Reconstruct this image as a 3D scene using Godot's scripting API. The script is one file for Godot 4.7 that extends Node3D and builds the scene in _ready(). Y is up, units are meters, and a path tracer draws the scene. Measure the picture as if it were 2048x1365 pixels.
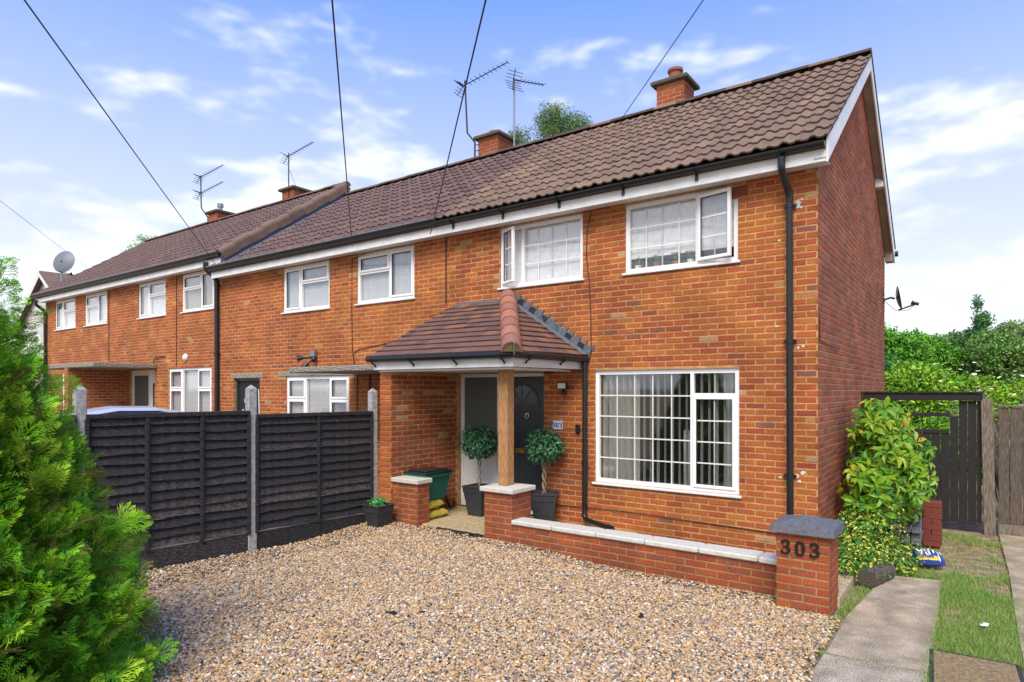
extends Node3D
# A brick end-of-terrace house seen from its gravel drive.

const GY := -0.13            # level of the drive
const TAN := 0.678           # roof pitch
var rng := RandomNumberGenerator.new()
var M := {}
var eye := Vector3(1.457, 1.88, 7.867)
var brick_mats: Array = []
var brick_cols: Array = []
var brick_meshes: Array = []

# ---------------------------------------------------------------- mesh builder
class MB:
	var v := PackedVector3Array()
	var n := PackedVector3Array()
	var uv := PackedVector2Array()
	var t := Transform3D()

	func tri(a: Vector3, b: Vector3, c: Vector3) -> void:
		a = t * a
		b = t * b
		c = t * c
		var m := (b - a).cross(c - a).normalized()
		v.append_array([a, c, b])
		n.append_array([m, m, m])
		uv.append_array([Vector2.ZERO, Vector2.ZERO, Vector2.ZERO])

	func tri_n(a: Vector3, b: Vector3, c: Vector3, na: Vector3, nb: Vector3, nc: Vector3) -> void:
		if (b - a).cross(c - a).dot(na + nb + nc) < 0.0:
			var p := b
			b = c
			c = p
			p = nb
			nb = nc
			nc = p
		v.append_array([t * a, t * c, t * b])
		n.append_array([(t.basis * na).normalized(), (t.basis * nc).normalized(), (t.basis * nb).normalized()])
		uv.append_array([Vector2.ZERO, Vector2.ZERO, Vector2.ZERO])

	func quad(a: Vector3, b: Vector3, c: Vector3, d: Vector3) -> void:  # counter-clockwise seen from outside
		tri(a, b, c)
		tri(a, c, d)

	func quad_uv(a: Vector3, b: Vector3, c: Vector3, d: Vector3, r := Rect2(0, 0, 1, 1)) -> void:
		quad(a, b, c, d)
		var k := uv.size()
		var ua := Vector2(r.position.x, r.end.y)
		var ub := r.end
		var uc := Vector2(r.end.x, r.position.y)
		var ud := r.position
		uv[k - 6] = ua
		uv[k - 5] = uc
		uv[k - 4] = ub
		uv[k - 3] = ua
		uv[k - 2] = ud
		uv[k - 1] = uc

	func box(lo: Vector3, hi: Vector3) -> void:
		var p := func(i: int) -> Vector3: return Vector3(hi.x if i & 1 else lo.x, hi.y if i & 2 else lo.y, hi.z if i & 4 else lo.z)
		quad(p.call(4), p.call(5), p.call(7), p.call(6))
		quad(p.call(1), p.call(0), p.call(2), p.call(3))
		quad(p.call(5), p.call(1), p.call(3), p.call(7))
		quad(p.call(0), p.call(4), p.call(6), p.call(2))
		quad(p.call(6), p.call(7), p.call(3), p.call(2))
		quad(p.call(0), p.call(1), p.call(5), p.call(4))

	func bbox(lo: Vector3, hi: Vector3, b: float) -> void:  # box with chamfered edges
		var c := (lo + hi) / 2.0
		var h := (hi - lo) / 2.0
		b = minf(b, minf(h.x, minf(h.y, h.z)) * 0.9)
		for ax in 3:
			for s in [-1.0, 1.0]:
				var u := (ax + 1) % 3
				var w := (ax + 2) % 3
				var q := []
				for k in [[-1, -1], [1, -1], [1, 1], [-1, 1]]:
					var p := Vector3.ZERO
					p[ax] = s * h[ax]
					p[u] = k[0] * (h[u] - b)
					p[w] = k[1] * (h[w] - b)
					q.append(c + p)
				if s > 0:
					quad(q[0], q[1], q[2], q[3])
				else:
					quad(q[3], q[2], q[1], q[0])
		for ax in 3:  # edges along ax
			var u := (ax + 1) % 3
			var w := (ax + 2) % 3
			for su in [-1.0, 1.0]:
				for sw in [-1.0, 1.0]:
					var a := Vector3.ZERO
					a[u] = su * h[u]
					a[w] = sw * (h[w] - b)
					var d := Vector3.ZERO
					d[u] = su * (h[u] - b)
					d[w] = sw * h[w]
					var l := Vector3.ZERO
					l[ax] = h[ax] - b
					quad_o(c + a - l, c + d - l, c + d + l, c + a + l, a + d)
		for sx in [-1.0, 1.0]:
			for sy in [-1.0, 1.0]:
				for sz in [-1.0, 1.0]:
					var s := Vector3(sx, sy, sz)
					var i := c + s * Vector3(h.x, h.y - b, h.z - b)
					var j := c + s * Vector3(h.x - b, h.y, h.z - b)
					var k := c + s * Vector3(h.x - b, h.y - b, h.z)
					if sx * sy * sz > 0:
						tri(i, j, k)
					else:
						tri(k, j, i)

	func quad_o(a: Vector3, b: Vector3, c: Vector3, d: Vector3, out: Vector3) -> void:
		if (b - a).cross(c - a).dot(out) > 0.0:
			quad(a, b, c, d)
		else:
			quad(d, c, b, a)

	func tube(p: Array, r, sides := 8, caps := true) -> void:  # r: one radius or one per point
		var rings := []
		var ref := Vector3.UP
		for i in p.size():
			var d: Vector3 = (p[mini(i + 1, p.size() - 1)] - p[maxi(i - 1, 0)]).normalized()
			if absf(d.dot(ref)) > 0.95:
				ref = Vector3.RIGHT if absf(d.x) < 0.9 else Vector3.BACK
			var a := ref.cross(d).normalized()
			var b := d.cross(a)
			var ring := []
			var rad: float = r[i] if r is Array else r
			for k in sides:
				var an := TAU * k / sides
				ring.append([p[i] + (a * cos(an) + b * sin(an)) * rad, a * cos(an) + b * sin(an)])
			rings.append(ring)
		for i in p.size() - 1:
			for k in sides:
				var k2 := (k + 1) % sides
				var q: Array = rings[i][k]
				var w: Array = rings[i][k2]
				var e: Array = rings[i + 1][k2]
				var f: Array = rings[i + 1][k]
				tri_n(q[0], w[0], e[0], q[1], w[1], e[1])
				tri_n(q[0], e[0], f[0], q[1], e[1], f[1])
		if caps:
			for k in range(1, sides - 1):
				tri(rings[0][0][0], rings[0][k + 1][0], rings[0][k][0])
				tri(rings[-1][0][0], rings[-1][k][0], rings[-1][k + 1][0])

	func lathe(prof: Array, sides := 16) -> void:  # prof: Vector2(radius, y) from bottom to top
		for i in prof.size() - 1:
			var a: Vector2 = prof[i]
			var b: Vector2 = prof[i + 1]
			var nn := Vector2(b.y - a.y, a.x - b.x).normalized()
			for k in sides:
				var c0 := Vector3(cos(TAU * k / sides), 0, sin(TAU * k / sides))
				var c1 := Vector3(cos(TAU * (k + 1) / sides), 0, sin(TAU * (k + 1) / sides))
				var n0 := c0 * nn.x + Vector3.UP * nn.y
				var n1 := c1 * nn.x + Vector3.UP * nn.y
				var p0 := c0 * a.x + Vector3.UP * a.y
				var p1 := c1 * a.x + Vector3.UP * a.y
				var p2 := c1 * b.x + Vector3.UP * b.y
				var p3 := c0 * b.x + Vector3.UP * b.y
				tri_n(p0, p2, p1, n0, n1, n1)
				tri_n(p0, p3, p2, n0, n0, n1)

	func frustum(a: Array, b: Array) -> void:  # two rings of four points, lower and upper, counter-clockwise from above
		for k in 4:
			quad(a[k], a[(k + 1) % 4], b[(k + 1) % 4], b[k])
		quad(b[0], b[1], b[2], b[3])
		quad(a[3], a[2], a[1], a[0])

	func prism(poly: PackedVector2Array, z0: float, z1: float) -> void:  # polygon in x y, counter-clockwise, between two depths
		var ix := Geometry2D.triangulate_polygon(poly)
		for i in range(0, ix.size(), 3):
			var a := poly[ix[i]]
			var b := poly[ix[i + 1]]
			var c := poly[ix[i + 2]]
			if (b - a).cross(c - a) < 0:
				var s := b
				b = c
				c = s
			tri(Vector3(a.x, a.y, z1), Vector3(b.x, b.y, z1), Vector3(c.x, c.y, z1))
			tri(Vector3(a.x, a.y, z0), Vector3(c.x, c.y, z0), Vector3(b.x, b.y, z0))
		for i in poly.size():
			var a := poly[i]
			var b := poly[(i + 1) % poly.size()]
			quad(Vector3(a.x, a.y, z1), Vector3(a.x, a.y, z0), Vector3(b.x, b.y, z0), Vector3(b.x, b.y, z1))

	func done() -> ArrayMesh:
		var arr := []
		arr.resize(Mesh.ARRAY_MAX)
		arr[Mesh.ARRAY_VERTEX] = v
		arr[Mesh.ARRAY_NORMAL] = n
		arr[Mesh.ARRAY_TEX_UV] = uv
		var m := ArrayMesh.new()
		m.add_surface_from_arrays(Mesh.PRIMITIVE_TRIANGLES, arr)
		return m

# ---------------------------------------------------------------- scene helpers
func obj(called: String, mesh, mat: Material, parent: Node = self, at := Transform3D()) -> MeshInstance3D:
	var o := MeshInstance3D.new()
	o.name = called
	o.mesh = mesh.done() if mesh is MB else mesh
	o.material_override = mat
	o.transform = at
	parent.add_child(o, true)
	return o

func count_name(called: String) -> String:
	var k := int(get_meta("k_" + called, 0))
	set_meta("k_" + called, k + 1)
	return called if k == 0 else "%s_%03d" % [called, k]

func thing(called: String, label: String, category: String, at := Vector3.ZERO, turn := 0.0, group := "") -> Node3D:
	var o := Node3D.new()
	o.name = count_name(called)
	add_child(o)
	o.position = at
	o.rotation.y = turn
	meta(o, label, category, group)
	return o

func meta(o: Node, label: String, category: String, group := "") -> void:
	o.set_meta("label", label)
	o.set_meta("category", category)
	if group:
		o.set_meta("group", group)

func top(called: String, mesh, mat: Material, label: String, category: String, group := "", at := Transform3D()) -> MeshInstance3D:
	var o := obj(count_name(called), mesh, mat, self, at)
	meta(o, label, category, group)
	return o

func struct(called: String, mesh, mat: Material) -> MeshInstance3D:
	var o := obj(count_name(called), mesh, mat)
	o.set_meta("kind", "structure")
	return o

func part(parent: Node, called: String, mesh, mat: Material, at := Transform3D(), label := "") -> MeshInstance3D:
	var k := "p_" + called
	var c := int(parent.get_meta(k, 0))
	parent.set_meta(k, c + 1)
	var o := MeshInstance3D.new()
	o.name = called if c == 0 else "%s_%03d" % [called, c]
	o.mesh = mesh.done() if mesh is MB else mesh
	o.material_override = mat
	o.transform = at
	if label:
		o.set_meta("label", label)
	parent.add_child(o)
	return o

func copies(parent: Node, called: String, mesh: Mesh, mat: Material, list: Array, cols: Array = []) -> MultiMeshInstance3D:  # many alike pieces as one piece of stuff
	var mm := MultiMesh.new()
	mm.transform_format = MultiMesh.TRANSFORM_3D
	mm.use_colors = cols.size() > 0
	mm.mesh = mesh
	mm.instance_count = list.size()
	var st := 16 if cols.size() else 12
	var buf := PackedFloat32Array()
	buf.resize(list.size() * st)
	var k := 0
	for i in list.size():
		var x: Transform3D = list[i]
		var b := x.basis
		buf[k] = b.x.x
		buf[k + 1] = b.y.x
		buf[k + 2] = b.z.x
		buf[k + 3] = x.origin.x
		buf[k + 4] = b.x.y
		buf[k + 5] = b.y.y
		buf[k + 6] = b.z.y
		buf[k + 7] = x.origin.y
		buf[k + 8] = b.x.z
		buf[k + 9] = b.y.z
		buf[k + 10] = b.z.z
		buf[k + 11] = x.origin.z
		if st == 16:
			var c: Color = cols[i]
			buf[k + 12] = c.r
			buf[k + 13] = c.g
			buf[k + 14] = c.b
			buf[k + 15] = 1.0
		k += st
	mm.buffer = buf
	var o := MultiMeshInstance3D.new()
	o.multimesh = mm
	o.material_override = mat
	if parent == self:
		o.name = count_name(called)
	else:
		var key := "p_" + called
		var c := int(parent.get_meta(key, 0))
		parent.set_meta(key, c + 1)
		o.name = called if c == 0 else "%s_%03d" % [called, c]
	o.set_meta("kind", "stuff")
	parent.add_child(o)
	return o

func rnd(a: float, b: float) -> float:
	return rng.randf_range(a, b)

func sm(a: float, b: float, x: float) -> float:
	var q := clampf((x - a) / (b - a), 0.0, 1.0)
	return q * q * (3.0 - 2.0 * q)

# a frame whose x, y and z axes are these
func frame(o: Vector3, x: Vector3, y: Vector3) -> Transform3D:
	x = x.normalized()
	var z := x.cross(y).normalized()
	return Transform3D(Basis(x, z.cross(x), z), o)

# ---------------------------------------------------------------- materials
var tex_cache := {}
func noise_tex(key: String, sd: int, freq: float, oct: int, lo: float, hi: float, fine := 0.0, size := 512, contrast := 1.0) -> ImageTexture:
	if tex_cache.has(key):
		return tex_cache[key]
	var a := FastNoiseLite.new()
	a.seed = sd
	a.noise_type = FastNoiseLite.TYPE_SIMPLEX_SMOOTH
	a.frequency = freq
	a.fractal_octaves = oct
	var im := a.get_seamless_image(size, size)
	var d := im.get_data()
	var out := PackedByteArray()
	out.resize(size * size)
	var r := RandomNumberGenerator.new()
	r.seed = sd
	for i in size * size:
		var x := clampf((d[i] / 255.0 - 0.5) * contrast + 0.5, 0.0, 1.0)
		x = lerpf(lo, hi, x) + r.randf_range(-fine, fine)
		out[i] = int(clampf(x, 0.0, 1.0) * 255.0)
	var g := Image.create_from_data(size, size, false, Image.FORMAT_L8, out)
	g.convert(Image.FORMAT_RGB8)
	tex_cache[key] = ImageTexture.create_from_image(g)
	return tex_cache[key]

func mat(called: String, lin: Color, rough := 0.8, tex: Texture2D = null, scale := Vector3.ONE, bump: Texture2D = null, bump_cm := 0.0) -> StandardMaterial3D:
	var m := StandardMaterial3D.new()
	m.resource_name = called
	m.albedo_color = lin.linear_to_srgb()
	m.roughness = rough
	if tex or bump:
		m.uv1_triplanar = true
		m.uv1_world_triplanar = true
		m.uv1_scale = scale
	if tex:
		m.albedo_texture = tex
	if bump:
		m.heightmap_enabled = true
		m.heightmap_texture = bump
		m.heightmap_scale = bump_cm
	M[called] = m
	return m

func materials() -> void:
	var brick_t := noise_tex("brick", 3, 0.02, 4, 0.72, 1.0, 0.07)
	var soft := noise_tex("soft", 5, 0.006, 5, 0.78, 1.0, 0.03)
	var rough_t := noise_tex("rough", 6, 0.03, 5, 0.0, 1.0, 0.15)
	var grain := noise_tex("grain", 8, 0.02, 5, 0.62, 1.0, 0.06, 512, 1.3)
	var worn := noise_tex("worn", 18, 0.012, 6, 0.40, 1.0, 0.06, 1024, 2.4)
	var stain := noise_tex("stain", 9, 0.012, 6, 0.74, 1.0, 0.05, 1024, 1.3)
	var clean := noise_tex("clean", 15, 0.008, 5, 0.9, 1.0, 0.015)
	var lichen2 := noise_tex("lichen2", 14, 0.03, 5, 0.62, 1.0, 0.09, 512, 1.5)
	var lichen := noise_tex("lichen", 12, 0.03, 5, 0.35, 1.0, 0.08, 512, 2.0)
	brick_cols = [
		Color(0.567, 0.134, 0.035), Color(0.597, 0.152, 0.036), Color(0.536, 0.119, 0.035), Color(0.608, 0.174, 0.035), Color(0.567, 0.141, 0.041),
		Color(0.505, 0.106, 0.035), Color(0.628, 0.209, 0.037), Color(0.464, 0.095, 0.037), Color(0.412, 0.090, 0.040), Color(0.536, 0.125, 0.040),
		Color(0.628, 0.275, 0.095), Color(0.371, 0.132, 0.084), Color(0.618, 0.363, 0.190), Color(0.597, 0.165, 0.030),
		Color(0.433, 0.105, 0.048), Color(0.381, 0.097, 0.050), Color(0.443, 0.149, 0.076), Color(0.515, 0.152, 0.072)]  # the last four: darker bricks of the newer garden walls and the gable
	for i in brick_cols.size():
		brick_mats.append(mat("brick_%d" % i, brick_cols[i], 0.9, brick_t, Vector3.ONE * 5.0, rough_t, 0.25))
	var bm := mat("brick_copies", Color.WHITE, 0.9, brick_t, Vector3.ONE * 5.0, rough_t, 0.25)
	bm.vertex_color_use_as_albedo = true
	mat("mortar", Color(.68, .375, .15), 0.95, soft, Vector3.ONE * 3.0, rough_t, 0.3)
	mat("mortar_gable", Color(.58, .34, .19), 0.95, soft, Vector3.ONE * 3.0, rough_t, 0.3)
	mat("mortar_new", Color(.46, .29, .11), 0.95, soft, Vector3.ONE * 3.0, rough_t, 0.2)
	mat("upvc", Color(.80, .80, .80), 0.28)
	mat("white_paint", Color(.80, .80, .79), 0.4, clean, Vector3.ONE * 0.8)
	mat("soffit_brown", Color(.40, .30, .24), 0.7, soft, Vector3.ONE)
	mat("black_plastic", Color(.012, .013, .015), 0.32)
	mat("rubber", Color(.012, .012, .012), 0.7)
	mat("lead", Color(.15, .17, .20), 0.5, soft, Vector3.ONE * 4.0)
	mat("lead_blue", Color(.105, .14, .23), 0.5, soft, Vector3.ONE * 4.0)
	mat("concrete_cap", Color(.62, .595, .52), 0.85, clean, Vector3.ONE * 3.0, rough_t, 0.08)
	mat("grey_cap", Color(.15, .155, .18), 0.75, stain, Vector3.ONE * 1.6, rough_t, 0.02)
	mat("concrete_post", Color(.45, .44, .43), 0.9, stain, Vector3.ONE * 1.2, rough_t, 0.3)
	mat("slab_concrete", Color(.55, .50, .41), 0.95, lichen, Vector3.ONE * 2.0, rough_t, 0.5)
	mat("timber", Color(.60, .31, .12), 0.75, grain, Vector3(9, .7, 9), grain, 0.15)
	mat("fence_board", Color(.042, .038, .041), 0.8, worn, Vector3(1.1, 5, 1.1), grain, 0.5)
	mat("fence_board_worn", Color(.078, .068, .068), 0.85, worn, Vector3(1.1, 5, 1.1), grain, 0.5)
	mat("fence_board_bare", Color(.12, .098, .09), 0.9, worn, Vector3(1.1, 5, 1.1), grain, 0.4)
	mat("gate_board", Color(.026, .023, .022), 0.8, grain, Vector3(12, .8, 12), grain, 0.5)
	mat("grey_board", Color(.17, .13, .10), 0.9, grain, Vector3(6, .5, 6), grain, 0.5)
	mat("grey_post", Color(.27, .22, .165), 0.9, grain, Vector3(5, .5, 5), grain, 0.5)
	for i in 4:
		mat("tile_%d" % i, [Color(.35, .228, .152), Color(.31, .20, .138), Color(.39, .255, .168), Color(.33, .215, .148)][i], 0.85, lichen2, Vector3.ONE * 3.0, rough_t, 0.25)
		mat("plum_%d" % i, [Color(.195, .115, .092), Color(.165, .098, .084), Color(.225, .132, .102), Color(.182, .108, .092)][i], 0.8, soft, Vector3.ONE * 2.0, rough_t, 0.15)
	for i in 6:
		mat("clay_%d" % i, [Color(.255, .128, .092), Color(.21, .108, .084), Color(.29, .138, .090), Color(.235, .116, .086), Color(.165, .090, .076), Color(.36, .155, .095)][i], 0.85, grain, Vector3(9, 2, 5), rough_t, 0.15)
	mat("ridge_moss", Color(.17, .115, .078), 0.95, lichen, Vector3.ONE * 4.0, rough_t, 0.6)
	mat("hip_clay", Color(.50, .20, .125), 0.7, stain, Vector3.ONE * 2.2, rough_t, 0.15)
	mat("hip_clay_dark", Color(.38, .165, .115), 0.7, stain, Vector3.ONE * 2.2, rough_t, 0.15)
	mat("mortar_yellow", Color(.42, .32, .13), 0.95, lichen, Vector3.ONE * 6.0, rough_t, 0.8)
	mat("lichen_cap", Color(.26, .22, .13), 0.95, lichen, Vector3.ONE * 5.0, rough_t, 0.8)
	mat("pot_clay", Color(.33, .11, .07), 0.85, soft, Vector3.ONE * 4.0)
	mat("metal_dark", Color(.045, .045, .05), 0.4).metallic = 0.6
	mat("metal_grey", Color(.30, .31, .33), 0.35).metallic = 0.8
	mat("dish_grey", Color(.15, .165, .20), 0.5)
	mat("door_grey", Color(.030, .038, .048), 0.35)
	mat("brass", Color(.75, .52, .15), 0.25).metallic = 0.9
	mat("obscure_glass", Color(.115, .135, .13), 0.22, null, Vector3.ONE * 8, rough_t, 0.0)
	mat("dark_glass", Color(.05, .065, .075), 0.1)
	mat("room_wall", Color(.13, .125, .11), 0.9)
	mat("room_floor", Color(.13, .10, .07), 0.8)
	mat("net_curtain", Color(.80, .83, .86), 0.95, noise_tex("lace", 31, 0.05, 3, 0.7, 1.0, 0.1, 256), Vector3(4, 3, 4))
	mat("curtain", Color(.62, .67, .62), 0.95, soft, Vector3(5, .6, 5))
	mat("blind", Color(.84, .83, .70), 0.9, noise_tex("lace2", 33, 0.06, 2, 0.45, 1.0, 0.1, 256, 2.2), Vector3(14, 10, 14))
	mat("roller", Color(.80, .83, .84), 0.9, clean, Vector3.ONE * 2)
	mat("amber", Color(.80, .45, .10), 0.3)
	mat("planter", Color(.040, .042, .050), 0.55, soft, Vector3.ONE * 4)
	mat("soil", Color(.035, .025, .018), 1.0)
	mat("bin_green", Color(.012, .105, .075), 0.45)
	mat("bin_lid", Color(.014, .020, .022), 0.4)
	mat("yellow_bag", Color(.62, .50, .06), 0.5, soft, Vector3.ONE * 8)
	mat("bark", Color(.13, .09, .06), 0.95, grain, Vector3(12, 3, 12), rough_t, 0.8)
	mat("twig_pale", Color(.30, .25, .20), 0.95)
	mat("twist_bark", Color(.34, .27, .19), 0.9, soft, Vector3.ONE * 10)
	mat("log_wood", Color(.25, .20, .15), 0.95, worn, Vector3(6, 6, 1), rough_t, 1.2)
	mat("stone_tan", Color(.38, .30, .18), 0.9, soft, Vector3.ONE * 6, rough_t, 0.5)
	mat("block_grey", Color(.20, .22, .25), 0.85, soft, Vector3.ONE * 6, rough_t, 0.4)
	mat("block_red", Color(.27, .060, .040), 0.9, brick_t, Vector3.ONE * 6, rough_t, 0.4)
	mat("car_silver", Color(.55, .55, .58), 0.22).metallic = 0.25
	M.car_silver.clearcoat_enabled = true
	mat("car_glass", Color(.015, .018, .02), 0.05)
	mat("render_white", Color(.72, .72, .68), 0.9, soft, Vector3.ONE * 0.7)
	mat("cable", Color(.02, .02, .024), 0.6)
	mat("plastic_white", Color(.72, .72, .70), 0.4)
	mat("enamel", Color(.75, .76, .78), 0.2)
	mat("enamel_blue", Color(.02, .06, .30), 0.3)
	mat("num_black", Color(.008, .008, .009), 0.4)
	mat("bag_blue", Color(.018, .055, .26), 0.4)
	mat("bag_yellow", Color(.75, .47, .03), 0.45)
	mat("bag_white", Color(.75, .75, .76), 0.45)
	for g in [["glass", .015]]:
		var gl := mat(g[0], Color(.10, .12, .13), 0.03)
		gl.albedo_color.a = g[1]
		gl.transparency = BaseMaterial3D.TRANSPARENCY_ALPHA
		gl.metallic_specular = 0.75
	for k in brick_mats:
		weather(k, "weather", 81, 0.86, 0.28)
	for k in ["brick_copies", "mortar", "mortar_gable", "mortar_new"]:
		weather(M[k], "weather", 81, 0.86, 0.28)
	for k in 4:
		weather(M["tile_%d" % k], "weather_roof", 82, 0.87, 0.45)
		weather(M["plum_%d" % k], "weather_roof", 82, 0.87, 0.45)
	# ground
	mat("ground", Color(.40, .29, .165), 1.0, noise_tex("gnd", 41, 0.01, 6, 0.68, 1.0, 0.1, 1024, 1.4), Vector3.ONE * 0.5, rough_t, 1.5)
	mat("gravel_bed", Color(.45, .35, .24), 1.0, noise_tex("grv", 43, 0.09, 4, 0.3, 1.0, 0.15, 512, 2.0), Vector3.ONE * 2.0, rough_t, 1.0)
	mat("path", Color(.66, .545, .385), 0.97, path_tex(), Vector3.ONE * 0.5, rough_t, 0.35)
	mat("path_grey", Color(.63, .535, .405), 0.97, path_tex(), Vector3.ONE * 0.42, rough_t, 0.35)
	weather(M.path, "weather_path", 83, 0.86, 0.7)
	weather(M.path_grey, "weather_path", 83, 0.86, 0.7)
	for i in 3:
		mat("sandstone_%d" % i, [Color(.58, .45, .26), Color(.52, .42, .27), Color(.62, .46, .23)][i], 0.85, stain, Vector3.ONE * 1.1, rough_t, 0.15)
	mat("manhole", Color(.36, .255, .125), 0.9, stain, Vector3.ONE * 1.5, rough_t, 0.6)
	for l in [["stone_c", 0.75], ["grass_c", 0.7], ["leaf_c", 0.45], ["leaf_matt", 0.65], ["conifer_c", 0.7]]:
		var lm := mat(l[0], Color.WHITE, l[1])
		lm.vertex_color_use_as_albedo = true
		if l[0] != "stone_c":
			lm.backlight_enabled = true
			lm.backlight = Color(.32, .38, .18)
			lm.metallic_specular = 0.35

func weather(m: StandardMaterial3D, key: String, sd: int, lo: float, per_metre: float) -> void:  # slow changes of tone across a wall or roof
	m.detail_enabled = true
	m.detail_blend_mode = BaseMaterial3D.BLEND_MODE_MUL
	m.detail_uv_layer = BaseMaterial3D.DETAIL_UV_2
	m.detail_albedo = noise_tex(key, sd, 0.008, 6, lo, 1.0, 0.02, 512, 1.8)
	m.uv2_triplanar = true
	m.uv2_world_triplanar = true
	m.uv2_scale = Vector3.ONE * per_metre

func path_tex() -> ImageTexture:  # worn concrete: coarse blotches, small pale and dark aggregate, a few lime stains
	if tex_cache.has("path"):
		return tex_cache.path
	var a := FastNoiseLite.new()
	a.seed = 71
	a.frequency = 0.006
	a.fractal_octaves = 5
	var b := FastNoiseLite.new()
	b.seed = 72
	b.frequency = 0.16
	b.fractal_octaves = 2
	var c := FastNoiseLite.new()
	c.seed = 73
	c.frequency = 0.012
	c.fractal_octaves = 4
	var ia := a.get_seamless_image(1024, 1024).get_data()
	var ib := b.get_seamless_image(1024, 1024).get_data()
	var ic := c.get_seamless_image(1024, 1024).get_data()
	var out := PackedByteArray()
	out.resize(1024 * 1024 * 3)
	for i in 1024 * 1024:
		var x := 0.80 + (ia[i] / 255.0 - 0.5) * 0.22 + (ib[i] / 255.0 - 0.5) * 0.75
		var st := clampf((ic[i] / 255.0 - 0.74) * 5.0, 0.0, 1.0) * 0.12
		out[i * 3] = int(clampf(x + st, 0, 1) * 255)
		out[i * 3 + 1] = int(clampf(x * 0.985 + st, 0, 1) * 255)
		out[i * 3 + 2] = int(clampf(x * 0.96 + st * 1.15, 0, 1) * 255)
	tex_cache.path = ImageTexture.create_from_image(Image.create_from_data(1024, 1024, false, Image.FORMAT_RGB8, out))
	return tex_cache.path

# ---------------------------------------------------------------- bricks
func make_brick_meshes() -> void:
	var keep := rng.state
	for k in 5:
		var b := MB.new()
		var j := func(s: float) -> float: return rnd(-s, s)
		var w := 0.1075
		var h := 0.0325
		var c := 0.004
		var f := []  # the face, its corners a little uneven
		var e := []
		var g := []
		for q in [[-1, -1], [1, -1], [1, 1], [-1, 1]]:
			f.append(Vector3(q[0] * (w - c - absf(j.call(0.002))), q[1] * (h - c - absf(j.call(0.0016))), 0.0 + j.call(0.0012)))
			e.append(Vector3(q[0] * w, q[1] * h, -c))
			g.append(Vector3(q[0] * w, q[1] * h, -0.03))
		b.quad(f[0], f[1], f[2], f[3])
		for i in 4:
			var i2 := (i + 1) % 4
			b.quad(e[i], e[i2], f[i2], f[i])
			b.quad(g[i], g[i2], e[i2], e[i])
		brick_meshes.append(b.done())
	rng.state = keep

# rows of stretchers on a plane: o is the bottom corner, x runs along the wall and the face looks along x cross y
# holes are Rect2 in that plane; ends(y) gives the two ends of the row at that height
func lay_bricks(o: Vector3, x: Vector3, length: float, y0: float, y1: float, holes: Array, tones: Array, ends = null, proud := 0.0035, gauge := 0.075, shift := 0) -> Array:
	var smear := FastNoiseLite.new()  # patches where the faces carry more of the orange pointing
	smear.seed = 6
	smear.frequency = 0.55
	var list := []
	var row := 0
	var y := y0
	var xf := frame(Vector3.ZERO, x, Vector3.UP)
	while y + gauge <= y1 + 0.03:
		var lo := 0.0
		var hi := length
		if ends != null:
			var q: Vector2 = ends.call(y + gauge)
			lo = q.x
			hi = q.y
		var u := -0.225 if (row + shift) % 2 == 0 else -0.1125
		while u < hi:
			var cuts := [[maxf(u + 0.006, lo + 0.001), minf(u + 0.219, hi - 0.001)]]
			for h: Rect2 in holes:
				if h.position.y < y + gauge - 0.012 and h.end.y > y + 0.012:
					var next := []
					for s in cuts:
						if h.end.x <= s[0] or h.position.x >= s[1]:
							next.append(s)
						else:
							if h.position.x - s[0] > 0.02:
								next.append([s[0], h.position.x])
							if s[1] - h.end.x > 0.02:
								next.append([h.end.x, s[1]])
					cuts = next
			for s in cuts:
				var len: float = s[1] - s[0]
				if len > 0.025:
					var p: Vector3 = o + x * ((s[0] + s[1]) / 2.0) + Vector3.UP * (y + gauge / 2.0) + xf.basis.z * (proud + rnd(-0.002, 0.002))
					var b := xf.basis.rotated(xf.basis.z, rnd(-0.008, 0.008)) * Basis.from_scale(Vector3(len / 0.215, (gauge - 0.0135) / 0.065 * rnd(0.97, 1.02), 1.0))
					var d: Vector3 = eye - p
					var tone: int = tones[rng.randi() % tones.size()]
					if tones.size() > 20 and smear.get_noise_3dv(p) > 0.12 and rng.randf() < 0.75:
						tone = ORANGE[rng.randi() % ORANGE.size()]
					if len < 0.13 and rng.randf() < 0.2 and tones.size() > 20:
						tone = [10, 12, 6][rng.randi() % 3]
					list.append([Transform3D(b, p), tone, len * absf(xf.basis.z.dot(d.normalized())) / d.length_squared()])
			u += 0.225
		y += gauge
		row += 1
	return list

func place_bricks(parent: Node3D, list: Array, most: int, loose := "brickwork") -> void:
	list.sort_custom(func(a, b): return a[2] > b[2])
	var inv := parent.transform.affine_inverse()
	var rest := []
	var cols := []
	for k in 5:
		rest.append([])
		cols.append([])
	for i in list.size():
		var q: Array = list[i]
		var v := rng.randi() % 5
		if i < most:
			part(parent, "brick", brick_meshes[v], brick_mats[q[1]], inv * q[0])
		else:
			rest[v].append(inv * q[0])
			var s := rnd(0.86, 1.12)
			var c: Color = brick_cols[q[1]]
			cols[v].append(Color(c.r * s, c.g * s, c.b * s))
	var any := false
	for k in 5:
		any = any or rest[k].size() > 0
	if any:
		var all := []
		var ac := []
		for k in 5:  # one part for what is left: the variants differ in the copies that are parts
			all.append_array(rest[k])
			ac.append_array(cols[k])
		copies(parent, loose, brick_meshes[0], M.brick_copies, all, ac)

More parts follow.
